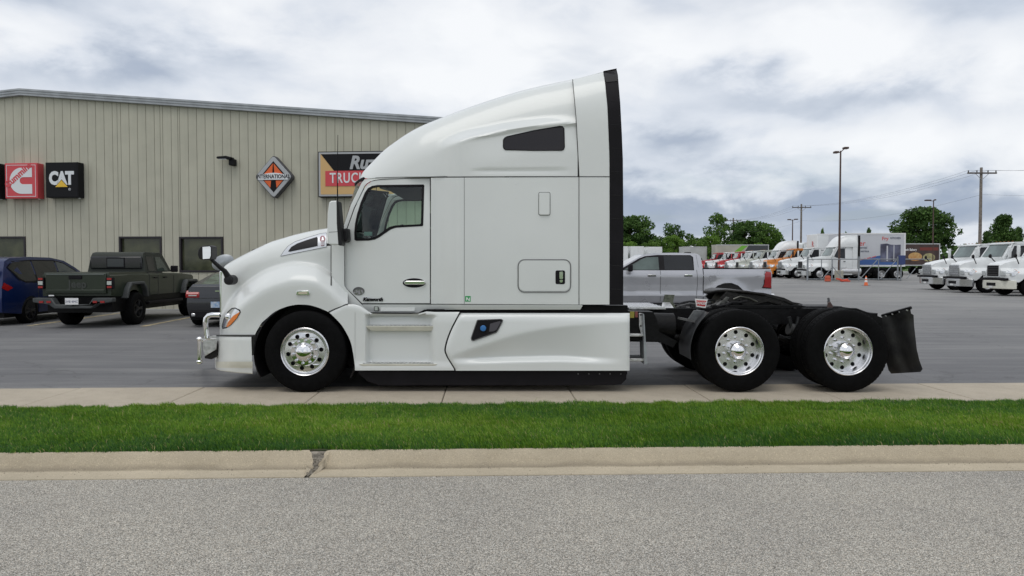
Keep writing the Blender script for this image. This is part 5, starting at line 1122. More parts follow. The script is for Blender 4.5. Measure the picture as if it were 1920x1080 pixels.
# ---- silver crew-cab pickup, facing left
SILV = mat('silver_metallic_paint', (.42, .425, .45), .28, .5, .6, noise=(2, .05)); SRIM = mat('dark_alloy', (.09, .09, .10), .35, .7)
def hw_s(y, z):
    w = float(np.interp(z, [.42, .55, .66, .70, .80, 1.0, 1.18, 1.27, 1.33, 1.40, 2.0], [.92, .955, .985, .988, .962, .968, .985, .992, .975, .945, .945]))
    if z > 1.40: w -= .245 * (z - 1.40) / .52
    w -= .22 * sst(1.9, 3.0, y) ** 2
    for c in (-1.69, 2.0): d = math.hypot(y - c, z - .50); w += .035 * (1 - sst(.55, .70, d)) if z < 1.2 else 0
    return w
c = Car('pickup_truck', (4.53, 22.5, 0), R(90), 'silver crew cab pickup parked side on behind the truck chassis', 'pickup truck', hw_s)
poly = [(-2.93, .50), (-2.95, .62), (-2.96, 1.35), (-2.94, 1.455), (-1.0, 1.455), (-.985, 1.47), (-.955, 1.80), (-.91, 1.875), (-.80, 1.905), (-.2, 1.925), (.35, 1.915), (.70, 1.875), (1.60, 1.385), (1.75, 1.36), (2.55, 1.27), (2.80, 1.18), (2.93, 1.0), (2.95, .45)] + archp(2.0, .56, .45, .50) + [(1.40, .45), (-1.10, .45)] + archp(-1.69, .56, .45, .50)
c.body('body', poly, SILV, [round(-2.85 + .15 * i, 2) + .003 for i in range(39)], [.55, .66, .70, .80, .9, 1.0, 1.1, 1.18, 1.27, 1.33, 1.4, 1.6, 1.75], bevel=0)
c.side('front_window', [(.28, 1.43), (.28, 1.80), (.62, 1.79), (.78, 1.73), (1.30, 1.43)], GREENGLASS, .006); c.side('rear_window', [(-.69, 1.43), (-.71, 1.50), (-.70, 1.78), (-.64, 1.83), (.12, 1.835), (.12, 1.43)], DARKGLASS, .006)
c.side('window_trim', [(-.73, 1.415), (-.74, 1.80), (-.66, 1.855), (.3, 1.86), (.66, 1.825), (.84, 1.76), (1.45, 1.415)], STRIP, .003)
c.seam('door_seam', [(.25, .52), (.25, 1.42)]); c.seam('door_seam', [(-.80, 1.42), (-.82, 1.0), (-.78, .55)]); c.seam('door_seam', [(1.42, 1.40), (1.50, 1.1), (1.45, .55)]); c.seam('cab_gap', [(-.985, .50), (-.985, 1.47)], STRIP, .013); c.seam('body_crease', [(-2.8, .66), (-2.3, .66)], SILV, .006); c.seam('body_crease', [(-1.1, .68), (1.4, .68)], SILV, .010); c.seam('bed_rail_cap', [(-2.92, 1.462), (-1.0, 1.462)], STRIP, .014); c.seam('roof_seam', [(-.86, 1.5), (-.83, 1.86)], GAP, .004)
for y in (.50, -.55):
    for sg in (-1, 1): x = sg * (hw_s(y, 1.27) + .018); c.box('handle', mat('chrome_handle', (.5, .5, .5), .2, 1) if y == .5 and sg < 0 else CHROME, x - .014, x + .014, y - .11, y + .11, 1.262, 1.292, bevel=.008); c.box('handle_recess', GAP, x - sg * .010 - .003, x - sg * .010 + .003, y - .12, y + .12, 1.235, 1.264)
for sg in (-1, 1):
    x = sg * 1.02; c.box('side_mirror', STRIP, min(x, x + sg * .20), max(x, x + sg * .20), 1.08, 1.20, 1.38, 1.58, bevel=.03)
    c.box('running_board', STRIP, min(sg * .90, sg * 1.0), max(sg * .90, sg * 1.0), -1.0, 1.3, .40, .47, bevel=.01)
tl = c.side('tail_light', [(-2.94, 1.36), (-2.79, 1.38), (-2.75, 1.30), (-2.75, 1.02), (-2.71, .93), (-2.945, .91)], REDL, .012, cy=[-2.85], cz=[1.1, 1.2, 1.3]); c.side('tail_light_surround', [(-2.955, 1.40), (-2.77, 1.40), (-2.73, 1.30), (-2.73, 1.02), (-2.68, .90), (-2.955, .88)], STRIP, .006)
c.side('fuel_door', [(-1.5 + .11 * math.cos(a) - .0 + .25, 1.20 + .09 * math.sin(a)) for a in np.linspace(0, 6.28, 20, endpoint=False)], SILV, .006, cz=[1.18, 1.27])
c.box('rear_bumper', CHROME, -.95, .95, -3.06, -2.90, .50, .74, bevel=.03); c.box('roof_antenna', STRIP, -.07, .07, -.85, -.66, 1.89, 1.95, bevel=.02); c.box('underbody', CHASSIS, -.85, .85, -2.85, 2.7, .34, .5)
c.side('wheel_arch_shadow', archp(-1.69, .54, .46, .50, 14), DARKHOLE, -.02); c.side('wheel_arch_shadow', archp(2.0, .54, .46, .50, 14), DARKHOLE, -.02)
for y in (-1.69, 2.0):
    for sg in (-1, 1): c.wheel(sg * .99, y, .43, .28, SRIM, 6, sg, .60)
# ---- dark green pickup from behind
GRN = mat('dark_green_paint', (.013, .021, .010), .4, .1, .25, noise=(2, .15)); GRNT = mat('black_hard_top', (.018, .023, .017), .6, noise=(5, .2)); FLARE = mat('grey_black_flare', (.055, .06, .06), .6, noise=(6, .2))
def hw_g(y, z):
    w = .84 - .03 * (1 - sst(.6, .9, z))
    if z > 1.32: w = .80 - .11 * (z - 1.32) / .58
    w -= .12 * sst(1.3, 2.9, y)
    return w
c = Car('pickup_truck', (-10.82, 21.1, 0), R(1), 'dark green off-road pickup seen from behind, Jeep lettering on the tailgate', 'pickup truck', hw_g)
cyl_ = [-2.2, -1.8, -1.45, -1.1, -.7, -.2, .4, 1, 1.5, 2, 2.5]
poly = [(-2.62, .80), (-2.64, 1.33), (-2.62, 1.385), (-.70, 1.385), (-.68, 1.36), (.98, 1.34), (2.5, 1.26), (2.62, 1.2), (2.66, .75)] + archp(2.04, .50, .75, .42) + archp(-1.45, .50, .75, .42)
c.body('tub', poly, GRN, cyl_, [.9, 1.05, 1.2, 1.3], bevel=.03)
poly = [(-.68, 1.37), (-.66, 1.80), (-.60, 1.90), (-.45, 1.925), (.35, 1.92), (.55, 1.86), (.92, 1.37)]
c.body('cab_top', poly, GRNT, [-.4, 0, .4], [1.5, 1.65, 1.8], bevel=.05)
mb = MB(); mb.box(-.70, .70, -.725, -.655, 1.46, 1.80); c_rw = mb.build('rear_window', DARKGLASS, c.r, bevel=.04); c.box('slider_frame', STRIP, -.25, .25, -.735, -.72, 1.49, 1.77, par=None, bevel=.01); MB().box(-.22, .22, -.742, -.73, 1.52, 1.74).build('slider_pane', mat('slider_glass', (.03, .035, .04), .1), c.r)
c.side('front_window', [(.02, 1.40), (.02, 1.80), (.34, 1.79), (.72, 1.40)], mat('side_glass', (.05, .065, .055), .08), .006); c.side('rear_window', [(-.52, 1.40), (-.52, 1.80), (-.12, 1.80), (-.12, 1.40)], DARKGLASS, .006)
for pts in ([(-.58, 1.36), (-.60, .85)], [(-.05, 1.36), (-.05, .72)], [(.95, 1.33), (.95, .72)], [(-.60, .85), (-.5, .72)]): c.seam('door_seam', pts, r_=.008)
for sg in (-1, 1):
    for y in (-.25, .35): x = sg * (.86); c.box('handle', STRIP, x - .02, x + .02, y - .09, y + .09, 1.20, 1.235, bevel=.01)
    for yc in (-1.45, 2.04):   # trapezoid flares
        pr = [(yc - .62, .72), (yc - .52, .98), (yc - .36, 1.13), (yc + .34, 1.13), (yc + .50, .98), (yc + .60, .72)]; pin = [(yc + .52, .72), (yc + .43, .93), (yc + .30, 1.06), (yc - .31, 1.06), (yc - .45, .93), (yc - .53, .72)]
        mb = MB(); mb.yz(pr + pin, sg * (.76 if yc < 0 else .66), sg * .965); mb.build('fender_flare', FLARE, c.r, bevel=.02)
        c.wheel(sg * .95, yc, .425, .29, mat('black_alloy', (.02, .02, .022), .4, .5), 5, sg, .55)
    c.box('side_step', STRIP, min(sg * .80, sg * .95), max(sg * .8, sg * .95), -.85, 1.35, .50, .58, bevel=.02); x = sg * .98; c.box('side_mirror', STRIP, min(x - .1, x + .1), max(x - .1, x + .1), .62, .72, 1.36, 1.55, bevel=.03)
    for z0, z1, m_ in ((.98, 1.26, STRIP),): tlb = c.box('tail_light', STRIP, sg * .84 - .075, sg * .84 + .075, -2.70, -2.58, z0, z1, bevel=.01)
    for z0, z1, m_ in ((1.20, 1.25, REDL), (1.08, 1.17, LENS), (1.00, 1.05, REDL)): MB().box(sg * .84 - .055, sg * .84 + .055, -2.712, -2.70, z0, z1).build('lamp_segment', m_, tlb)
    for x in (.56, .74): c.box('reflector', REDL, sg * x - .05, sg * x + .05, -2.86, -2.845, .64, .69)
tg = c.box('tailgate', GRN, -.74, .74, -2.675, -2.60, .86, 1.36, bevel=.015); MB().box(-.70, .70, -2.69, -2.67, .90, .96).build('gate_rib', GRN, tg, bevel=.01); MB().box(-.16, .16, -2.70, -2.67, 1.22, 1.31).build('gate_handle', STRIP, tg, bevel=.01); text('lettering', 'Jeep', mat('dark_letter', (.055, .06, .055), .35, .5), .26, .004, .008, parent=tg, loc=(.05, -2.682, 1.09)); MB().box(-.70, .70, -2.69, -2.672, 1.325, 1.345).build('gate_edge', mat('edge_sheen', (.10, .12, .11), .3), tg); MB().box(-.66, -.53, -2.682, -2.676, .80, .83).build('badge', STICKW, tg)
mb = MB(); mb.xz([(-.96, .76), (-.50, .76), (-.40, .60), (.40, .60), (.50, .76), (.96, .76), (.96, .66), (.58, .60), (.45, .50), (-.45, .50), (-.58, .60), (-.96, .66)], -2.84, -2.62); mb.build('rear_bumper', FLARE, c.r, bevel=.02)
c.box('number_plate', STICKW, -.16, .16, -2.86, -2.85, .60, .76); text('plate_text', '3V8 4MC', mat('plate_ink', (.12, .12, .2), .5), .08, .001, 0, parent=c.r, loc=(0, -2.862, .67)); c.box('underbody', CHASSIS, -.80, .80, -2.5, 2.4, .38, .78)  # underbody box made low and wide to deepen the shade beneath
# ---- blue minivan
BLU = mat('deep_blue_paint', (.003, .014, .078), .3, .2, .35, noise=(2, .08))
def hw_b(y, z):
    w = .995 - .03 * (1 - sst(.3, .6, z)) - .02 * sst(.8, 1.05, z)
    if z > 1.05: w -= .21 * ((z - 1.05) / .72) ** 1.2
    w -= .30 * sst(1.6, 2.7, y) ** 2 + .12 * sst(-2.0, -2.65, y); return w
c = Car('minivan', (-14.0, 21.55, 0), R(3), 'dark blue minivan at the left edge beside the green pickup', 'minivan', hw_b)
poly = [(-2.58, .35), (-2.62, .7), (-2.58, 1.0), (-2.40, 1.45), (-2.28, 1.66), (-2.1, 1.745), (-1.2, 1.79), (-.2, 1.78), (.45, 1.70), (.95, 1.50), (1.75, 1.08), (2.35, .90), (2.58, .70), (2.60, .28)] + archp(1.55, .40, .28, .34) + archp(-1.55, .40, .28, .34)
c.body('body', poly, BLU, [-2.3, -1.9, -1.55, -1.2, -.6, 0, .6, 1.1, 1.55, 2, 2.3], [.45, .6, .8, .95, 1.05, 1.2, 1.35, 1.5, 1.65], bevel=.04)
c.side('window_band', [(-2.29, 1.50), (-2.06, 1.67), (-1.2, 1.71), (-.1, 1.71), (.38, 1.64), (.9, 1.42), (1.38, 1.10), (1.38, 1.04), (0, 1.05), (-1.75, 1.10), (-2.0, 1.19)], STRIP, .003, cz=[1.3, 1.5]); c.side('rear_quarter_window', [(-2.25, 1.50), (-2.05, 1.64), (-1.25, 1.68), (-1.22, 1.12), (-1.75, 1.14), (-1.95, 1.22)], DARKGLASS, .006, cz=[1.3, 1.5]); c.side('sliding_door_window', [(-1.18, 1.68), (-.10, 1.68), (-.08, 1.09), (-1.15, 1.12)], DARKGLASS, .006, cz=[1.3, 1.5]); c.side('front_window', [(-.02, 1.67), (.36, 1.61), (.85, 1.40), (1.30, 1.12), (1.30, 1.07), (0, 1.08)], mat('van_side_glass', (.07, .08, .08), .08), .006, cz=[1.3, 1.5])
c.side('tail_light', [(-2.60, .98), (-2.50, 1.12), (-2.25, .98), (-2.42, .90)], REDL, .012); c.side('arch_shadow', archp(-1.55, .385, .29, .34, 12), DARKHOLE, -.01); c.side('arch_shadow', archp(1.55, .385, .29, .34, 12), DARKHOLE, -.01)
for pts in ([(-1.2, 1.1), (-1.22, .6), (-1.05, .35)], [(-.05, 1.08), (-.02, .35)], [(1.28, 1.06), (1.15, .7), (1.15, .35)]): c.seam('door_seam', pts, r_=.006)
c.box('rear_window', DARKGLASS, -.70, .70, -2.56, -2.50, 1.12, 1.5); c.box('underbody', CHASSIS, -.8, .8, -2.4, 2.3, .2, .4)
for y in (-1.55, 1.55):
    for sg in (-1, 1): c.wheel(sg * .975, y, .355, .23, mat('dark_spoke_alloy', (.03, .03, .035), .35, .7), 7, sg, .70)
for sg in (-1, 1): x = sg * 1.02; c.box('side_mirror', BLU, min(x - .1, x + .1), max(x - .1, x + .1), 1.0, 1.12, 1.05, 1.2, bevel=.03)
# ---- black coupe
BLK = mat('black_metallic_paint', (.020, .021, .024), .25, .2, .8)
def hw_c(y, z):
    w = .925 - .04 * (1 - sst(.25, .5, z)) - .03 * sst(.7, .95, z)
    if z > .95: w -= .30 * (z - .95) / .42
    w -= .16 * sst(-1.6, -2.3, y) ** 1.0 + .25 * sst(1.5, 2.35, y); return w
c = Car('coupe', (-7.46, 21.0, 0), R(2), 'black sports coupe seen from behind, half hidden by the white truck nose', 'car', hw_c)
poly = [(-2.24, .28), (-2.30, .55), (-2.27, .82), (-2.24, 1.03), (-2.16, 1.085), (-1.85, 1.05), (-.95, 1.33), (-.5, 1.38), (-.1, 1.375), (.35, 1.27), (1.05, .96), (1.9, .82), (2.25, .62), (2.3, .25)] + archp(1.42, .37, .25, .33) + archp(-1.40, .37, .25, .33)
c.body('body', poly, BLK, [-2.1, -1.8, -1.4, -1.1, -.6, 0, .6, 1.05, 1.42, 1.9], [.4, .55, .7, .85, .95, 1.1, 1.25], bevel=.04)
mb = MB(); v, f = patch([(-.60, -1.80), (.60, -1.80), (.52, -1.0), (-.52, -1.0)], [], lambda x, y: (x, y - .012, 1.04 + (y + 1.85) * (.29 / .9) + .012)); mb.add(v, f); mb.build('rear_window', mat('pale_green_reflection_glass', (.10, .13, .10), .08, spec=.6, noise=(5, .4)), c.r)
c.side('side_window', [(-.95, 1.0), (-.55, 1.26), (-.1, 1.30), (.35, 1.20), (.85, .98)], DARKGLASS, .006)
for sg in (-1, 1):
    mb = MB(); mb.yz([(-2.295, .84), (-2.23, .93), (-2.02, .92), (-2.08, .80), (-2.29, .74)], sg * .46, sg * .80); tl_ = mb.build('tail_light', REDL, c.r, bevel=.02); MB().box(sg * .62 - .1, sg * .62 + .1, -2.305, -2.29, .79, .82).build('reverse_lamp', LENS, tl_); c.box('exhaust', CHROME, sg * .6 - .05, sg * .6 + .05, -2.34, -2.2, .28, .36, bevel=.02)
c.box('diffuser', STRIP, -.7, .7, -2.31, -2.2, .24, .42, bevel=.02); c.box('number_plate', mat('blue_white_plate', (.16, .30, .50), .5, noise=(14, .5, (.5, .55, .6))), -.16, .16, -2.335, -2.325, .50, .65); c.box('badge', CHROME, -.06, .06, -2.30, -2.285, .90, .93); c.seam('boot_seam', [(-2.24, .97), (-2.0, 1.0)], r_=.004); c.box('boot_gap', GAP, -.62, .62, -2.315, -2.298, .735, .745)
c.box('underbody', CHASSIS, -.75, .75, -2.1, 2.1, .18, .35)
for y in (-1.40, 1.42):
    for sg in (-1, 1): c.wheel(sg * .91, y, .335, .24, mat('coupe_alloy', (.10, .10, .11), .3, .8), 5, sg, .72)
# ------------------------------------------------------------------ row of tractor units on the lot
ORNG = mat('orange_paint', (.62, .20, .015), .35, 0, .4, noise=(2, .08)); REDB = mat('red_truck_paint', (.45, .015, .02), .35, 0, .4, noise=(2, .08)); CREAMW = mat('pale_grey_green_truck_paint', (.46, .48, .42), .4, 0, .3)
TGLASS = mat('truck_windshield_glass', (.15, .19, .18), .08, spec=.6, noise=(1.2, .35)); GRILC = mat('chrome_grille_mesh', (.30, .31, .33), .3, .8, noise=(20, .4)); BUMPC = mat('chrome_truck_bumper', (.62, .63, .64), .2, 1); GRIM = mat('grey_steel_rim', (.45, .45, .45), .45, .5, noise=(8, .2))
ROOFAMB = mat('dull_amber', (.35, .16, .05), .4)
def tractor(x, y, z, rz, label, paint=None, sleeper=0, grille='dark', bumper=None, group='tractor units parked in a row on the lot', bulky=False, cab='day'):
    paint = paint or WHITE2; root = empty('tractor_unit', (x, y, z), rz, label, 'truck', group)
    def hwh(y_, z_):
        top = .62 + .33 * sst(0, -2.1, y_) if not bulky else .70 + .25 * sst(0, -2.1, y_)
        f = sst(1.42, 1.12, z_) * (1 - sst(-1.75, -2.1, y_)); w = top + (1.17 - top) * f
        if y_ > -.35: w -= (.16 + .22 * f) * sst(-.35, 0, y_) ** 2
        w -= .10 * sst(1.55, 1.95, z_); return w
    hp = [(-.02, .92), (0, 1.30), (-.04, 1.52), (-.20, 1.66), (-.8, 1.80), (-1.6, 1.93), (-2.15, 2.02), (-2.15, .80), (-1.78, .80)] + [(-1.2 + .58 * math.cos(R(a)), .50 + .58 * math.sin(R(a))) for a in np.linspace(150, 32, 9)] + [(-.55, .70), (-.30, .70)]
    if bulky: hp = [(-.02, .92), (0, 1.62), (-.08, 1.72), (-1.2, 1.85), (-2.15, 2.0)] + hp[7:]
    v, f = shell(hp, lambda a, b, c_: (a * hwh(b, c_), b, c_), [-.15, -.35, -.6, -.9, -1.2, -1.5, -1.8, -2.0], [.9, 1.1, 1.25, 1.4, 1.55, 1.75, 1.9], cx=(-.8, 0, .8)); mb = MB(); mb.add(v, f); hood = mb.build('hood', paint, root, ang=50, bevel=.03)
    hwc = lambda b, c_: 1.06 - .07 * sst(1.9, 2.85, c_)
    v, f = shell([(-2.12, .80), (-2.12, 1.98), (-2.58, 2.72), (-2.72, 2.83), (-3.9, 2.88), (-3.98, 2.80), (-4.0, .80)], lambda a, b, c_: (a * hwc(b, c_), b, c_), [-2.6, -3.2], [1.4, 1.9, 2.3, 2.6], cx=(-.85, 0, .85)); mb = MB(); mb.add(v, f); mb.build('cab', paint, root, ang=40, bevel=.05)
    mb = MB(); v, f = patch([(-.86, 0), (.86, 0), (.80, 1), (-.80, 1)], [[(-.02, .02), (.02, .02), (.02, .98), (-.02, .98)]] if bulky else [], lambda a, b: (a, -2.125 - .42 * b + .015 + .0, 2.02 + .66 * b + .012), [-.5, 0, .5]); mb.add([(q[0], q[1] + .02 * (1 - q[0] ** 2), q[2]) for q in v], f); mb.build('windshield', TGLASS, root)
    for sg in (-1, 1):
        mb = MB(); v, f = patch([(-2.38, 1.95), (-2.72, 2.62), (-3.30, 2.64), (-3.30, 1.78), (-2.6, 1.85)], [], lambda b, c_: (sg * (hwc(b, c_) + .008), b, c_), (), [2.2, 2.45]); mb.add(v, f); mb.build('side_window', DARKGLASS, root)
        mb = MB(); mb.tube([(sg * (hwc(b, c_) + .002), b, c_) for b, c_ in ((-2.2, 1.0), (-2.2, 1.85), (-2.66, 2.7), (-3.36, 2.72), (-3.40, 1.0), (-2.2, 1.0))], .010, 4); mb.build('door_seam', GAP, root)
        MB().box(*sorted((sg * 1.07, sg * 1.10)), -3.32, -3.16, 1.5, 1.56).build('handle', STRIP, root)
        # mirrors
        mb = MB(); mb.tube([(sg * 1.05, -2.3, 2.05), (sg * 1.35, -2.2, 2.05)], .02, 6); mb.tube([(sg * 1.05, -2.35, 2.5), (sg * 1.35, -2.22, 2.5)], .02, 6); mb.build('mirror_arm', STRIP, root)
        MB().box(sg * 1.38 - .10, sg * 1.38 + .10, -2.26, -2.16, 1.95, 2.58).build('mirror', paint if not bulky else STRIP, root, bevel=.03)
        a_, b_ = (sg * .80, -.75, 1.62), (sg * .98, -.45, 2.02); hmr = MB(); hmr.tube([a_, (sg * .92, -.6, 1.8), b_], .025, 6); hmr.build('hood_mirror_arm', STRIP, root)
        mb = MB(); mb.lathe([(0, .05), (.09, .03), (.115, -.02), (.1, -.03), (0, -.03)], b_, 'Y', 12); mb.build('hood_mirror', STRIP, root)
        # headlamps
        mb = MB(); v, f = patch([(-.06, 1.02), (-.06, 1.28), (-.55, 1.36), (-.62, 1.22), (-.30, 1.02)], [], lambda b, c_: (sg * (hwh(b, c_) + .012), b, c_), [-.2, -.4], [1.15]); mb.add(v, f); hl2 = mb.build('headlight', LENS, root)
        mb = MB(); v, f = patch([(-.42, 1.14), (-.52, 1.33), (-.60, 1.33), (-.60, 1.2)], [], lambda b, c_: (sg * (hwh(b, c_) + .018), b, c_)); mb.add(v, f); mb.build('indicator', AMBER, hl2)
        MB().box(*sorted((sg * .58, sg * .90)), -.05, .03, 1.02, 1.26).build('front_lamp', LENS, root, bevel=.02)
        if not sleeper or True:
            mb = MB(); mb.cyl((sg * .92, -3.0, .72), (sg * .92, -4.6, .72), .30, 18); mb.build('fuel_tank', ALUD, root)
            MB().box(*sorted((sg * .85, sg * 1.12)), -2.95, -2.25, .42, .78).build('cab_step', ALUD, root, bevel=.02)
    gm = {'dark': STRIP, 'chrome': GRILC}[grille]
    g_ = MB().box(-.46, .46, -.03, .035, .98, 1.54).build('grille', gm, root, bevel=.06); MB().box(-.50, .50, -.03, .02, .94, 1.58).build('grille_surround', BUMPC if grille == 'chrome' or bulky else paint, root, bevel=.06)
    for i in range(4): MB().box(-.44, .44, .034, .046, 1.06 + i * .12, 1.075 + i * .12).build('grille_bar', BUMPC if grille == 'chrome' else GREYP, g_)
    MB().box(-1.0, 1.0, -.12, .06, .78, .90).build('bumper_shadow_gap', STRIP, root)
    mb = MB(); n = 12; v = []
    for i in range(n + 1):
        s_ = -1 + 2 * i / n; xx = s_ * 1.20; yy = .10 - .42 * abs(s_) ** 4
        v += [(xx, yy, .36), (xx, yy, .78), (xx * .97, yy - .12, .78), (xx * .97, yy - .12, .36)]
    mb.add(v, [(i * 4 + j, (i + 1) * 4 + j, (i + 1) * 4 + (j + 1) % 4, i * 4 + (j + 1) % 4) for i in range(n) for j in range(4)] + [(0, 1, 2, 3), (n * 4 + 3, n * 4 + 2, n * 4 + 1, n * 4)])
    bp = mb.build('bumper', bumper or BUMPC, root, ang=50, bevel=.02); MB().box(-.35, .35, .10, .112, .50, .66).build('air_slot', STRIP, bp); MB().box(-.16, .16, .112, .12, .40, .50).build('number_plate', STICKW, bp)
    for i in range(5): MB().box(-.7 + i * .35 - .025, -.7 + i * .35 + .025, -2.86, -2.78, 2.865, 2.89).build('roof_lamp', ROOFAMB, root)
    MB().box(-1.0, 1.0, -2.66, -2.46, 2.70, 2.80).build('sun_visor', paint, root, bevel=.03)
    back = -7.0
    if sleeper:
        rp = [(-2.50, 2.74), (-2.60, 2.95), (-2.75, 3.18), (-2.95, 3.40), (-3.2, 3.58), (-3.5, 3.70), (-4.0, 3.76), (-4.35, 3.76), (-4.35, 2.74)]
        v, f = shell(rp, lambda a, b, c_: (a * (.96 + .17 * sst(-2.5, -3.6, b) - .26 * sst(0, 1, (c_ - 2.8) / max(.15, float(np.interp(-b, [2.5, 2.75, 2.95, 3.2, 3.5, 4.35], [2.8, 3.18, 3.4, 3.58, 3.70, 3.76])) - 2.8)) ** 3), b, c_), [-2.7, -2.9, -3.1, -3.4, -3.8], [2.95, 3.1, 3.3, 3.5, 3.65], cx=(-.8, -.4, 0, .4, .8)); mb = MB(); mb.add(v, f); mb.build('roof_fairing', paint, root, ang=60, bevel=.06)
        MB().box(-1.12, 1.12, -4.33, -3.92, .80, 2.74).build('sleeper', paint, root, bevel=.02)
        for sg in (-1, 1): MB().box(*sorted((sg * 1.11, sg * 1.155)), -4.50, -4.32, .95, 3.70).build('extender_edge', STRIP, root); MB().box(*sorted((sg * .9, sg * 1.14)), -3.9, -2.3, .42, .82).build('side_skirt', paint, root, bevel=.03)
        back = -8.2
    MB().box(-.45, .45, back, -.4, .55, .90).build('frame', CHASSIS, root)
    for sg in (-1, 1):
        for k, (yy, dual) in enumerate(((-1.2, 0), (back + 1.9, 1), (back + .6, 1))):
            e = empty('wheel', (sg * (1.10 if not dual else 1.20), yy, .51)); e.parent = root; w_ = .29 if not dual else .58; mb = MB(); mb.lathe([(.29, 0), (.31, sg * .01), (.45, sg * .01), (.49, -sg * .01), (.51, -sg * .04), (.51, -sg * (w_ - .04)), (.48, -sg * w_), (.29, -sg * w_)], (0, 0, 0), 'X', 28); mb.build('tyre', RUBBER, e, ang=40)
            mb = MB(); h = sg * (.0 if not dual else -.15); mb.lathe([(.292, 0), (.28, -sg * .01), (.25, h - sg * .03), (.14, h + (sg * .02 if not dual else 0)), (.12, h + sg * .06), (.09, h + sg * .11), (0, h + sg * .12)], (0, 0, 0), 'X', 24); mb.build('rim', GRIM if paint is not WHITE2 else ALUD, e, ang=30)
    return root
RW = R(90)
row = [  # X of bumper, near-side depth, label, options
    (24.55, 36.9, 'white tractor with open dark grille and plain bumper, nearest the right edge', dict(grille='dark', bumper=CREAM)),
    (25.1, 41.2, 'white tractor with chrome grille, middle one of the three at the right edge', dict(grille='chrome')),
    (26.0, 45.6, 'white tractor with chrome grille, leftmost of the three at the right edge', dict(grille='chrome')),
    (24.4, 62.0, 'white high-roof sleeper tractor behind the pipe fence, lamp pole before its door', dict(sleeper=1, grille='dark')),
    (24.75, 67.8, 'white day cab tractor left of the fenced sleeper tractor', dict(grille='chrome')),
    (24.9, 72.3, 'orange vocational tractor with square dark grille', dict(paint=ORNG, bulky=True, bumper=ORNG)),
    (24.9, 76.6, 'white sleeper tractor with tall roof rising behind the orange truck', dict(sleeper=1, grille='chrome')),
    (24.8, 81.0, 'pale grey-green day cab tractor three places left of the orange truck', dict(paint=CREAMW, grille='dark')),
    (24.7, 85.0, 'white day cab tractor between the red truck and the pale grey-green one', dict(grille='chrome')),
    (24.7, 89.0, 'bright red tractor above the silver pickup bed', dict(paint=REDB, grille='dark')),
    (24.6, 93.5, 'white bluff-nosed tractor farthest left in the row, beyond the red one', dict(paint=WHITE2, bulky=True)),
    (24.6, 98.5, 'small dark red tractor at the far left end of the row', dict(paint=REDB, bulky=True)),
]
for (x, yn, lab, kw) in row: tractor(x, yn + 1.2, gz(yn + 1), RW, lab, **kw)
# ---- trailers
def trailer(name, x, y, z, rz, L_, h0, h1, m, label, w=2.5, cat='trailer', group=None, wheels=True, rim=None):
    """box trailer, local +Y = front, origin at the rear centre on the ground"""
    o = empty(name, (x, y, z), rz, label, cat, group)
    MB().box(-w / 2, w / 2, 0, L_, h0, h1).build('body', m, o, bevel=.03)
    for sg in (-1, 1):
        MB().box(*sorted((sg * w / 2, sg * (w / 2 + .02))), -.02, L_ + .02, h1 - .10, h1 + .02).build('top_rail', rim or ALUD, o); MB().box(*sorted((sg * w / 2, sg * (w / 2 + .02))), -.02, L_ + .02, h0 - .02, h0 + .10).build('bottom_rail', rim or ALUD, o)
        MB().box(*sorted((sg * w / 2, sg * (w / 2 + .025))), -.02, .10, h0, h1).build('corner_post', rim or ALUD, o)
    if wheels:
        for yy in (1.0, 2.3):
            for sg in (-1, 1):
                mb = MB(); mb.lathe([(0, 0), (.28, 0), (.29, sg * .01), (.45, sg * .01), (.50, -sg * .02), (.50, -sg * .5), (0, -sg * .5)], (sg * (w / 2 - .03), yy, .5), 'X', 24); mb.build('wheel', RUBBER, o, ang=40)
        for sg in (-1, 1): MB().box(sg * .9 - .06, sg * .9 + .06, L_ - 1.2, L_ - 1.05, .1, h0).build('landing_leg', CHASSIS, o)
    return o
TW = mat('grey_white_trailer_skin', (.56, .57, .60), .5, noise=(.8, .05)); TBL = mat('trailer_blue', (.05, .12, .34), .5); TBR = mat('brown_print', (.06, .035, .03), .5, noise=(1.5, .3)); PIC = mat('grey_photo_print', (.16, .17, .25), .5, noise=(1.2, .5, (.05, .05, .08))); ARED = mat('advert_red', (.62, .10, .10), .5); INK = mat('advert_ink', (.14, .15, .19), .5)
z6 = gz(66)
# advertising trailer: rear at px 1697, depth about 64
xr_ = (1697 - 960) / F * 64.6; t = trailer('box_trailer', xr_, 65.9, z6, R(90), 5.6, 1.12, 3.98, TW, 'white box trailer with red lettering, machine picture and blue lower band', rim=STICKW)
ys_ = -1.27   # local x of the near side is +: facing -Y in the world means local -X for heading +90
def on_side(fn_x, name, m, y0, y1, za, zb, o, sg=-1, off=.012): return MB().box(*sorted((sg * (1.25 + off), sg * (1.25 + off - .008))), y0, y1, za, zb).build(name, m, o)
def tside(name, poly, m, off, o, sg):
    mb = MB(); mb.yz(poly, sg * (1.25 + off), sg * (1.25 + off + .004)); return mb.build(name, m, o, ang=0)
SG = -1
bd_ = tside('blue_band', [(.12, 1.25), (5.5, 1.25), (5.5, 1.40), (4.6, 1.45), (2.4, 2.02), (1.9, 2.10), (.9, 2.02), (.12, 2.0)], TBL, .004, t, SG)
for i in range(6): tside('red_stripe', [(2.5 + i * .45, 2.03 - i * .10), (2.85 + i * .45, 1.95 - i * .10), (2.9 + i * .45, 1.86 - i * .10), (2.55 + i * .45, 1.94 - i * .10)], ARED, .010, t, SG)
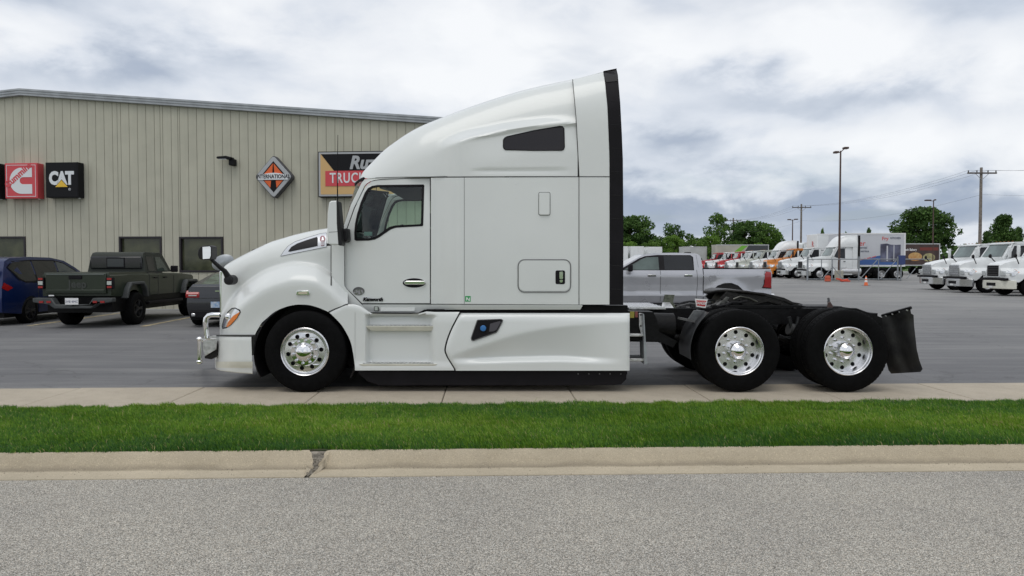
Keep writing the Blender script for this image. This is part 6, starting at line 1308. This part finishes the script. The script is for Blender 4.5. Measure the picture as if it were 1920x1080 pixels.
tside('picture', [(.40, 1.50), (2.15, 1.5), (2.15, 3.05), (1.6, 3.10), (1.25, 3.0), (.85, 2.98), (.40, 3.0)], PIC, .016, t, SG); tside('picture_column', [(.95, 1.6), (1.02, 1.6), (1.02, 2.95), (.95, 2.95)], TW, .022, t, SG); tside('picture_column', [(1.5, 1.6), (1.62, 1.6), (1.62, 2.9), (1.5, 2.9)], TW, .022, t, SG)
for s_, m_, sz, yy, zz, sx_ in (('roiler', ARED, .62, 4.15, 3.1, 1), ('for commercial', INK, .26, 4.1, 2.74, 1), ('and food service', INK, .26, 4.0, 2.44, 1), ('Fry', ARED, .40, 1.75, 3.52, 1.1), ('KITCHEN', INK, .24, .85, 3.56, .9)):
    text('advert_text', s_, m_, sz, .002, .006, parent=t, loc=(-1.262, yy, zz), rot=(math.pi / 2, 0, -math.pi / 2), sx=sx_)
# white trailer nose with red mark, left of it and behind
xq = (1540 - 960) / F * 70; t = trailer('box_trailer', 36.6, 71.3, gz(70), R(90), 8.0, 1.15, 4.15, WHITE2, 'plain white trailer nose with a small red mark behind the sleeper tractor', rim=STICKW)
text('advert_text', 'R', ARED, .7, .002, .02, parent=t, loc=(-.2, 8.01, 3.2), rot=(math.pi / 2, 0, math.pi)); text('advert_text', 'trucking', ARED, .36, .002, 0, parent=t, loc=(0, 8.01, 2.75), rot=(math.pi / 2, 0, math.pi))
# refrigerated body behind
xq = (1508 - 960) / F * 84; t = trailer('reefer_trailer', xq + 8, 85.3, gz(84), R(90), 8.0, 1.1, 3.75, WHITE2, 'white refrigerated trailer with a rounded cooling unit on its nose', rim=STICKW)
MB().box(-1.0, 1.0, 8.0, 8.75, 2.35, 3.72).build('cooling_unit', WHITE2, t, bevel=.22, seg=3); MB().box(-.55, .1, 8.75, 8.77, 3.15, 3.5).build('unit_grille', STRIP, t, bevel=.008); MB().box(-.95, .95, 8.6, 8.77, 2.40, 2.55).build('unit_base', GREYP, t)
# food-print trailer, brown
xq = (1761 - 960) / F * 97; t = trailer('box_trailer', xq, 98.2, .3, R(90), 13.0, 1.15, 4.0, TBR, 'dark brown trailer with food pictures, half hidden behind the white tractors', rim=ALUD)
tside('food_print', [(3.2 + .9 * math.cos(a), 2.3 + .55 * math.sin(a)) for a in np.linspace(0, 6.28, 20, endpoint=False)], mat('food_orange', (.45, .20, .06), .5, noise=(3, .5, (.55, .38, .15))), .006, t, SG); tside('food_print', [(1.4 + .8 * math.cos(a), 2.2 + .55 * math.sin(a)) for a in np.linspace(0, 6.28, 20, endpoint=False)], mat('food_tan', (.36, .33, .16), .5, noise=(3, .3)), .006, t, SG)
tside('print_band', [(.2, 3.1), (2.6, 3.1), (2.6, 3.5), (.2, 3.5)], mat('dark_red_print', (.16, .03, .02), .5), .005, t, SG); text('advert_text', 'Fresh Bakery', STICKW, .42, .002, .01, parent=t, loc=(-1.262, 3.9, 3.2), rot=(math.pi / 2, 0, -math.pi / 2), sx=.8)
# long beige trailer with green arrow
xq = (1441 - 960) / F * 108; t = trailer('box_trailer', xq, 109.3, .3, R(90), 7.6, 1.2, 4.15, mat('beige_trailer_skin', (.42, .40, .34), .55, noise=(.7, .12)), 'long beige trailer with a green arrow and black end, above the red tractor')
tside('green_arrow', [(3.0, 2.2), (4.1, 3.1), (3.0, 4.0), (3.9, 4.0), (5.0, 3.1), (3.9, 2.2)], mat('arrow_green', (.16, .42, .04), .5), .006, t, SG); tside('black_end', [(.1, 1.3), (2.9, 1.3), (3.5, 3.1), (2.9, 4.05), (.1, 4.05)], mat('dark_print', (.05, .055, .06), .5), .004, t, SG)
for px0, px1, Y_, lab in ((1160, 1177, 112, 'white trailer rear tight against the truck cab edge'), (1182, 1207, 112, 'white trailer rear over the silver pickup windshield'), (1213, 1241, 115, 'white trailer rear with a notched top rail over the pickup roof')):
    xa_, xb_ = (px0 - 960) / F * Y_, (px1 - 960) / F * Y_; trailer('box_trailer', (xa_ + xb_) / 2, Y_, .3, 0, 3.0, 1.2, 4.0, WHITE2, lab, w=xb_ - xa_, rim=STICKW, group='white trailers seen from behind at the far side')
xq = (1325 - 960) / F * 112; trailer('box_trailer', xq, 113.3, .3, R(90), 3.6, 1.2, 3.95, mat('grey_trailer_skin', (.46, .47, .46), .5, noise=(1, .1)), 'grey-white trailer side above the silver pickup cab, left of the beige one')
# ---- small car roofs under the trailers
# ------------------------------------------------------------------ pipe fence
fy = 60.0; z_ = gz(60); PIPE = mat('galvanised_pipe', (.30, .32, .34), .5, .6, noise=(5, .2))
X_ = lambda px, Y: (px - 960) / F * Y
fe_ = empty('pipe_fence', (X_(1600, fy), fy, z_), 0, 'grey galvanised pipe fence with diagonal braces in front of the sleeper tractor', 'fence'); fx0 = fe_.location.x
def fp(name, a, b, r_=.035):
    mb = MB(); mb.tube([(a[0] - fx0, a[1] - fy, a[2]), (b[0] - fx0, b[1] - fy, b[2])], r_, 6); mb.build(name, PIPE, fe_)
for px, r_ in ((1514, .07), (1540, .035), (1560, .05), (1575, .035), (1610, .06), (1647, .035), (1683, .06), (1689, .05)): fp('post', (X_(px, fy), fy, 0), (X_(px, fy), fy, 1.75 if r_ < .06 else 1.95), r_)
for a, b in ((1514, 1610), (1610, 1689), (1689, 1745)): fp('rail', (X_(a, fy), fy, 1.74), (X_(b, fy), fy, 1.74), .04); fp('rail', (X_(a, fy), fy, .14), (X_(b, fy), fy, .14), .035) if b < 1700 else None
for a, b in ((1542, 1560), (1580, 1560), (1613, 1645), (1651, 1681), (1700, 1716)): fp('brace', (X_(a, fy), fy, .16), (X_(b, fy), fy, .16 + 1.55 * min(1, abs(b - a) / 30)), .03)
MB().box(X_(1688, fy) - fx0 - .18, X_(1688, fy) - fx0 + .35, -.1, .1, 1.3, 2.05).build('gate_motor_box', mat('gate_box_blue', (.03, .05, .16), .5), fe_, bevel=.02)
# ------------------------------------------------------------------ cone, barrel, fallen barrier
CORG = mat('safety_orange', (.75, .13, .02), .5, noise=(6, .15)); CWH = mat('reflective_white', (.75, .75, .74), .4)
def cone(x, y, z, label):
    o = empty('traffic_cone', (x, y, z), R(12), label, 'traffic cone'); MB().box(-.21, .21, -.21, .21, 0, .045).build('base', STRIP, o, bevel=.01)
    mb = MB(); mb.lathe([(.15, .045), (.13, .07), (.035, .70), (.025, .71), (0, .71)], (0, 0, 0), 'Z', 24); mb.build('cone_body', CORG, o)
    for a, b in ((.28, .42), (.50, .60)): r0, r1 = .13 - (a - .07) * .151, .13 - (b - .07) * .151; mb = MB(); mb.lathe([(r0 + .004, a), (r1 + .004, b)], (0, 0, 0), 'Z', 24); mb.build('collar', CWH, o)
cone(X_(1624, 52.5), 52.5, gz(52.5) * .4 + .02, 'orange and white traffic cone standing alone in front of the pipe fence')
yb = 58.8; o = empty('barrel', (X_(1552, yb), yb, gz(yb)), 0, 'small orange red barrel at the foot of the pipe fence', 'barrel'); mb = MB(); mb.lathe([(0, 0), (.22, 0), (.24, .04), (.21, .20), (.23, .24), (.20, .42), (.12, .46), (0, .46)], (0, 0, 0), 'Z', 18); mb.build('barrel_body', mat('faded_orange', (.50, .09, .04), .5), o)
o = empty('fallen_barrier', (X_(1584, yb), yb, gz(yb)), R(8), 'orange red plastic barrier collapsed on the ground by the lamp base', 'barrier')
r = random.Random(9)
for i in range(6): mb = MB(); a = r.uniform(-.45, .45); mb.box(a - .22, a + .2, -.12, .12, .0, r.uniform(.06, .2)); q = mb.build('barrier_piece', mat('barrier_red', (.60, .07, .03), .5), o, bevel=.02); q.rotation_euler = (0, r.uniform(-.3, .3), r.uniform(-.5, .5))
# ------------------------------------------------------------------ lamp posts and power poles
RUST = mat('bronze_lamp_pole', (.09, .055, .045), .5, .3, noise=(3, .2)); WOOD = mat('weathered_pole_wood', (.20, .175, .15), .85, noise=(6, .3)); DKW = mat('dark_crossarm', (.10, .085, .075), .85)
def lamp_post(px, py, Y, heads, label, base=False, r_=.075, m=RUST):
    h = (496 - py) / F * Y + EYE; g_ = gz(Y); o = empty('lamp_post', (X_(px, Y), Y, g_), 0, label, 'lamp post'); h -= g_
    mb = MB(); mb.tube([(0, 0, 0), (0, 0, h)], [r_ * 1.35, r_ * .8], 10); mb.build('pole', m, o)
    if base: mb = MB(); mb.lathe([(0, 0), (.34, 0), (.34, .78), (.30, .82), (0, .82)], (0, 0, 0), 'Z', 24); mb.build('concrete_base', mat('lamp_base_concrete', (.42, .40, .33), .9, noise=(4, .2)), o)
    for dx, dz, w in heads:
        mb = MB(); mb.tube([(0, 0, h - .1), (dx * .5, 0, h + dz - .05)], .04, 6); mb.build('arm', m, o)
        s_ = 1 if dx > 0 else -1; hd = MB(); hd.box(*sorted((dx * .35, dx)), -.22, .22, dz + h - .08, dz + h + .08); hd.build('lamp_head', m, o, bevel=.04)
    return o
lamp_post(1573, 284, 61.0, ((-.55, -.12, 1), (.60, .22, 1)), 'tall bronze parking lot lamp with two heads on a round concrete base', True)
lamp_post(1748, 376, 97, ((-1.1, .0, 1), (.25, .05, 1)), 'lamp post with one arm rising in front of the big tree')
lamp_post(1485, 412, 118, ((-.8, .0, 1), (.8, .05, 1)), 'small far lamp post left of the middle power pole', r_=.09)
def pole(px, py, Y, arm, label, r_=.16):
    h = (496 - py) / F * Y + EYE - .28; o = empty('power_pole', (X_(px, Y), Y, .28), 0, label, 'power pole')
    mb = MB(); mb.tube([(0, 0, 0), (0, 0, h)], [r_, r_ * .7], 10); mb.build('pole', WOOD, o)
    MB().box(-arm / 2, arm / 2, -.20, -.08, h - .62, h - .48).build('crossarm', DKW, o, bevel=.01)
    for s_ in (-1, 1): mb = MB(); mb.tube([(s_ * arm * .22, -.14, h - .62), (0, -.12, h - 1.2)], .025, 5); mb.build('brace', STEEL, o)
    for x in (-arm / 2 + .08, -arm * .18, arm * .2, arm / 2 - .08): mb = MB(); mb.lathe([(0, .2), (.05, .18), (.065, .1), (.04, 0)], (x, -.14, h - .48), 'Z', 8); mb.build('insulator', GREYP, o)
    return o, h + .28
p1, h1 = pole(1836, 315, 72, 2.8, 'tall wooden power pole with crossarm behind the right hand tractors', .17)
p2, h2 = pole(1501, 383, 118, 3.0, 'wooden power pole in the middle distance left of the lamp post', .18)
p3, h3 = pole(1374, 409, 152, 3.2, 'far wooden power pole, right one of the pair before the trees', .2)
p4, h4 = pole(1357, 418, 158, 2.6, 'far wooden power pole, left one of the pair before the trees', .2)
CABLE = mat('weathered_cable', (.14, .14, .15), .6)
def wire(a, b, sag, r_, label):
    a, b = Vector(a), Vector(b); mb = MB(); mid = (a + b) / 2; mb.tube([a.lerp(b, t) - mid + Vector((0, 0, -4 * sag * t * (1 - t))) for t in np.linspace(0, 1, 14)], r_, 4)
    o = mb.build('power_line', CABLE, None, ang=0, loc=mid); return tag(o, label, 'cable', 'power lines strung between the poles')
A_ = p1.location; B_ = p2.location; C_ = p3.location
for k, (dx, dz) in enumerate(((-1.3, -.28), (-.5, -.28), (.56, -.28), (0, -2.6))):
    nm = ('leftmost upper cable', 'second upper cable', 'right upper cable', 'low telephone cable')[k]
    wire((A_.x + dx, A_.y - .14, h1 + dz), (B_.x + dx, B_.y - .14, h2 + dz), .9, .010, nm + ' sloping from the tall pole down to the middle pole')
    wire((A_.x + dx, A_.y - .14, h1 + dz), (A_.x + dx + 22, A_.y - 26, h1 + dz + .8), 1.2, .009, nm + ' running from the tall pole out of the right edge')
    wire((B_.x + dx, B_.y - .14, h2 + dz), (C_.x + dx, C_.y - .14, h3 + dz), .8, .010, nm + ' between the middle pole and the far pair')
# ------------------------------------------------------------------ trees
BARK = mat('tree_bark', (.085, .065, .05), .9, noise=(8, .4))
def leafmat(name, c0, c1, c2):
    m, nt, b, L = nodes_mat(name); at = nt.nodes.new('ShaderNodeAttribute'); at.attribute_name = 'tone'
    c = cramp(nt, at.outputs['Fac'], [(0, c0), (.5, c1), (1, c2)]); L(c, b.inputs['Base Color']); b.inputs['Roughness'].default_value = .6; b.inputs['Specular IOR Level'].default_value = .2
    tr = nt.nodes.new('ShaderNodeBsdfTranslucent'); L(c, tr.inputs[0]); mx = nt.nodes.new('ShaderNodeMixShader'); mx.inputs[0].default_value = .25
    L(b.outputs[0], mx.inputs[1]); L(tr.outputs[0], mx.inputs[2]); L(mx.outputs[0], nt.nodes['Material Output'].inputs[0]); return m
LEAFS = [leafmat('dark_foliage', (.028, .062, .016), (.058, .118, .026), (.105, .19, .042)), leafmat('mid_foliage', (.045, .095, .02), (.088, .172, .030), (.155, .26, .05)), leafmat('light_foliage', (.07, .14, .025), (.13, .24, .036), (.20, .33, .06))]
def tree_meshes(kind, seed):
    """unit-height tree (1 m tall, crown about .7 wide) -> trunk mesh, crown mesh"""
    r = random.Random(seed); g_ = np.random.default_rng(seed); mb = MB(); cl = []
    if kind == 'round': cz, rz_, rx, n = .60, .40, .40, 100; leaf = .027; nl = 130
    elif kind == 'sparse': cz, rz_, rx, n = .62, .38, .30, 52; leaf = .024; nl = 110
    elif kind == 'cone': cz, rz_, rx, n = .53, .47, .34, 90; leaf = .025; nl = 130
    elif kind == 'broken': cz, rz_, rx, n = .58, .38, .44, 62; leaf = .026; nl = 120
    else: cz, rz_, rx, n = .45, .52, .60, 90; leaf = .028; nl = 130
    th = cz - rz_ * .55
    mb.tube([(0, 0, -.02), (.006, 0, th * .5), (.0, .005, th), (.01, 0, cz)], [.024, .019, .015, .007], 8)
    for i in range(n):
        a = r.uniform(0, 2 * math.pi); u = r.uniform(-1, 1); rad = r.uniform(.06, .98) ** .55
        if kind == 'cone': w = (1 - (u + 1) / 2) ** .8 * 1.0 + .06
        elif kind == 'broken': w = math.sqrt(max(.05, 1 - u * u)) * r.choice((.6, .8, 1.1))
        else: w = math.sqrt(max(.03, 1 - u * u))
        c = Vector((math.cos(a) * rx * w * rad, math.sin(a) * rx * w * rad, cz + u * rz_ * (.95 if kind != 'broken' else r.uniform(.7, 1.0)) - .02)); s = r.uniform(.055, .125) * (1 if kind not in ('sparse', 'broken') else .85); cl.append((c, s))
        if i % 3 == 0: mb.tube([(0, 0, th + (c.z - th) * .25 if c.z > th else th * .8), (c.x * .5, c.y * .5, c.z * .9), tuple(c)], [.008, .005, .002], 5)
    trunk = mb
    P_ = []; T_ = []
    for c, s in cl:
        k = int(nl * (s / .09) ** 2); d = g_.normal(size=(k, 3)); d /= np.linalg.norm(d, axis=1)[:, None]; rr_ = g_.uniform(.35, 1.12, (k, 1)) ** .55
        p = np.array(c)[None] + d * rr_ * s * np.array([1.15, 1.15, .8]); P_.append(p); T_.append(np.clip(g_.normal(.5, .24, k) + g_.normal(0, .20), 0, 1))
    p = np.concatenate(P_); tn = np.concatenate(T_); p = p[p[:, 2] > .05] if kind != 'bush' else p; tn = tn[:len(p)]; n = len(p)
    a = g_.normal(size=(n, 3)); a /= np.linalg.norm(a, axis=1)[:, None]; b = np.cross(a, g_.normal(size=(n, 3))); b /= np.linalg.norm(b, axis=1)[:, None]; sz = g_.uniform(.5, 1.1, (n, 1)) * leaf
    v = np.stack([p - a * sz, p - b * sz * .6, p + a * sz, p + b * sz * .6], 1).reshape(-1, 3)
    me = bpy.data.meshes.new('crown'); me.from_pydata(v.tolist(), [], np.arange(4 * n).reshape(-1, 4).tolist())
    at = me.attributes.new('tone', 'FLOAT', 'POINT'); at.data.foreach_set('value', np.repeat(tn, 4).astype(np.float32)); return trunk, me
TREES = {}
def tree(kind, px, py, Y, wpx, label, lm=0, group='trees beyond the lot', name='tree'):
    k = (kind, lm, hash((px * 7) % 2))
    if k not in TREES:
        tr, cm = tree_meshes(kind, hash(kind) % 1000 if False else sum(map(ord, kind)) + lm + px % 2); to = tr.build('trunk', BARK, None); tmx = to.data; bpy.data.objects.remove(to); cm.materials.append(LEAFS[lm]); TREES[k] = (tmx, cm)
    tm, cm = TREES[k]; z0 = .26; h = (496 - py) / F * Y + EYE - z0; w = wpx / F * Y; rx = {'round': .84, 'sparse': .66, 'cone': .74, 'broken': .95, 'bush': 1.25}[kind]
    o = empty(name, (X_(px, Y), Y, z0), R((px * 37) % 360), label, 'tree' if kind != 'bush' else 'bush', group); o.scale = (w / rx, w / rx, h / 1.0)
    for nm, me in (('trunk', tm), ('crown', cm)): q = bpy.data.objects.new(nm, me); COL.objects.link(q); q.parent = o
for a in (('round', 1188, 404, 150, 82, 'broad dark tree showing just right of the cab edge', 0), ('broken', 1263, 413, 152, 74, 'dark tree with ragged spreading branches above the silver pickup cab', 0),
          ('sparse', 1345, 400, 156, 56, 'tall thin-leaved tree behind the far pair of poles', 1), ('round', 1402, 414, 150, 78, 'wide dark tree right of the far poles, left half of the clump', 0), ('round', 1436, 420, 150, 60, 'dark tree over the orange truck, right half of the clump', 1),
          ('broken', 1462, 438, 152, 30, 'small low tree at the right end of the clump', 0), ('round', 1734, 388, 110, 108, 'large round dark tree behind the brown trailer', 0), ('cone', 1879, 402, 112, 76, 'pointed dark tree over the right hand tractors', 0), ('cone', 1848, 436, 118, 34, 'small dark tree at the foot of the pointed tree', 0), ('cone', 1908, 428, 118, 34, 'small dark tree at the right frame edge', 0),
          ('cone', 1541, 430, 118, 16, 'small treetop above the white trailer nose', 1), ('cone', 1585, 436, 118, 12, 'tiny treetop just right of the lamp pole', 1), ('cone', 1628, 430, 118, 20, 'small treetop above the advertising trailer', 0), ('cone', 1612, 438, 122, 12, 'tiny treetop left of the small one above the advertising trailer', 1)):
    tree(*a)
for i, a in enumerate(((1178, 452, 138, 70, 'light green bush at the cab edge'), (1226, 449, 140, 74, 'mid green bush below the ragged tree'), (1262, 440, 141, 66, 'taller mid green bush left of the thin tree'), (1304, 446, 140, 72, 'light green bush below the gap between trees'), (1334, 440, 142, 60, 'bright green bush at the foot of the thin tree'), (1378, 452, 139, 60, 'low green bush at the foot of the far poles'), (1425, 456, 139, 60, 'low green bush behind the orange truck'), (1205, 462, 134, 60, 'lowest light bush over the white trailers'))):
    tree('bush', *a[:4], a[4], lm=2 if i % 2 == 0 else 1, group='bushes along the far edge', name='bush')
mb = MB()
g2 = np.random.default_rng(4); n = 9000; X0 = g2.uniform(-60, 150, n); Yq = g2.uniform(170, 185, n); H = (3.2 + 1.6 * np.sin(X0 * .13) + 1.1 * np.sin(X0 * .41 + 1)) * g2.uniform(0, 1, n) ** .6
a = g2.normal(size=(n, 3)); a /= np.linalg.norm(a, axis=1)[:, None]; b = np.cross(a, g2.normal(size=(n, 3))); b /= np.linalg.norm(b, axis=1)[:, None]; p = np.stack([X0, Yq, H + .3], 1); s = g2.uniform(.4, .9, (n, 1))
v = np.stack([p - a * s, p - b * s * .7, p + a * s, p + b * s * .7], 1).reshape(-1, 3); me = bpy.data.meshes.new('far_woodland'); me.from_pydata(v.tolist(), [], np.arange(4 * n).reshape(-1, 4).tolist())
at = me.attributes.new('tone', 'FLOAT', 'POINT'); at.data.foreach_set('value', np.repeat(g2.uniform(.2, .8, n), 4).astype(np.float32)); me.materials.append(LEAFS[0]); o = bpy.data.objects.new('far_woodland', me); COL.objects.link(o); tag(o, 'low dark woodland line along the horizon', 'woodland', kind='stuff')
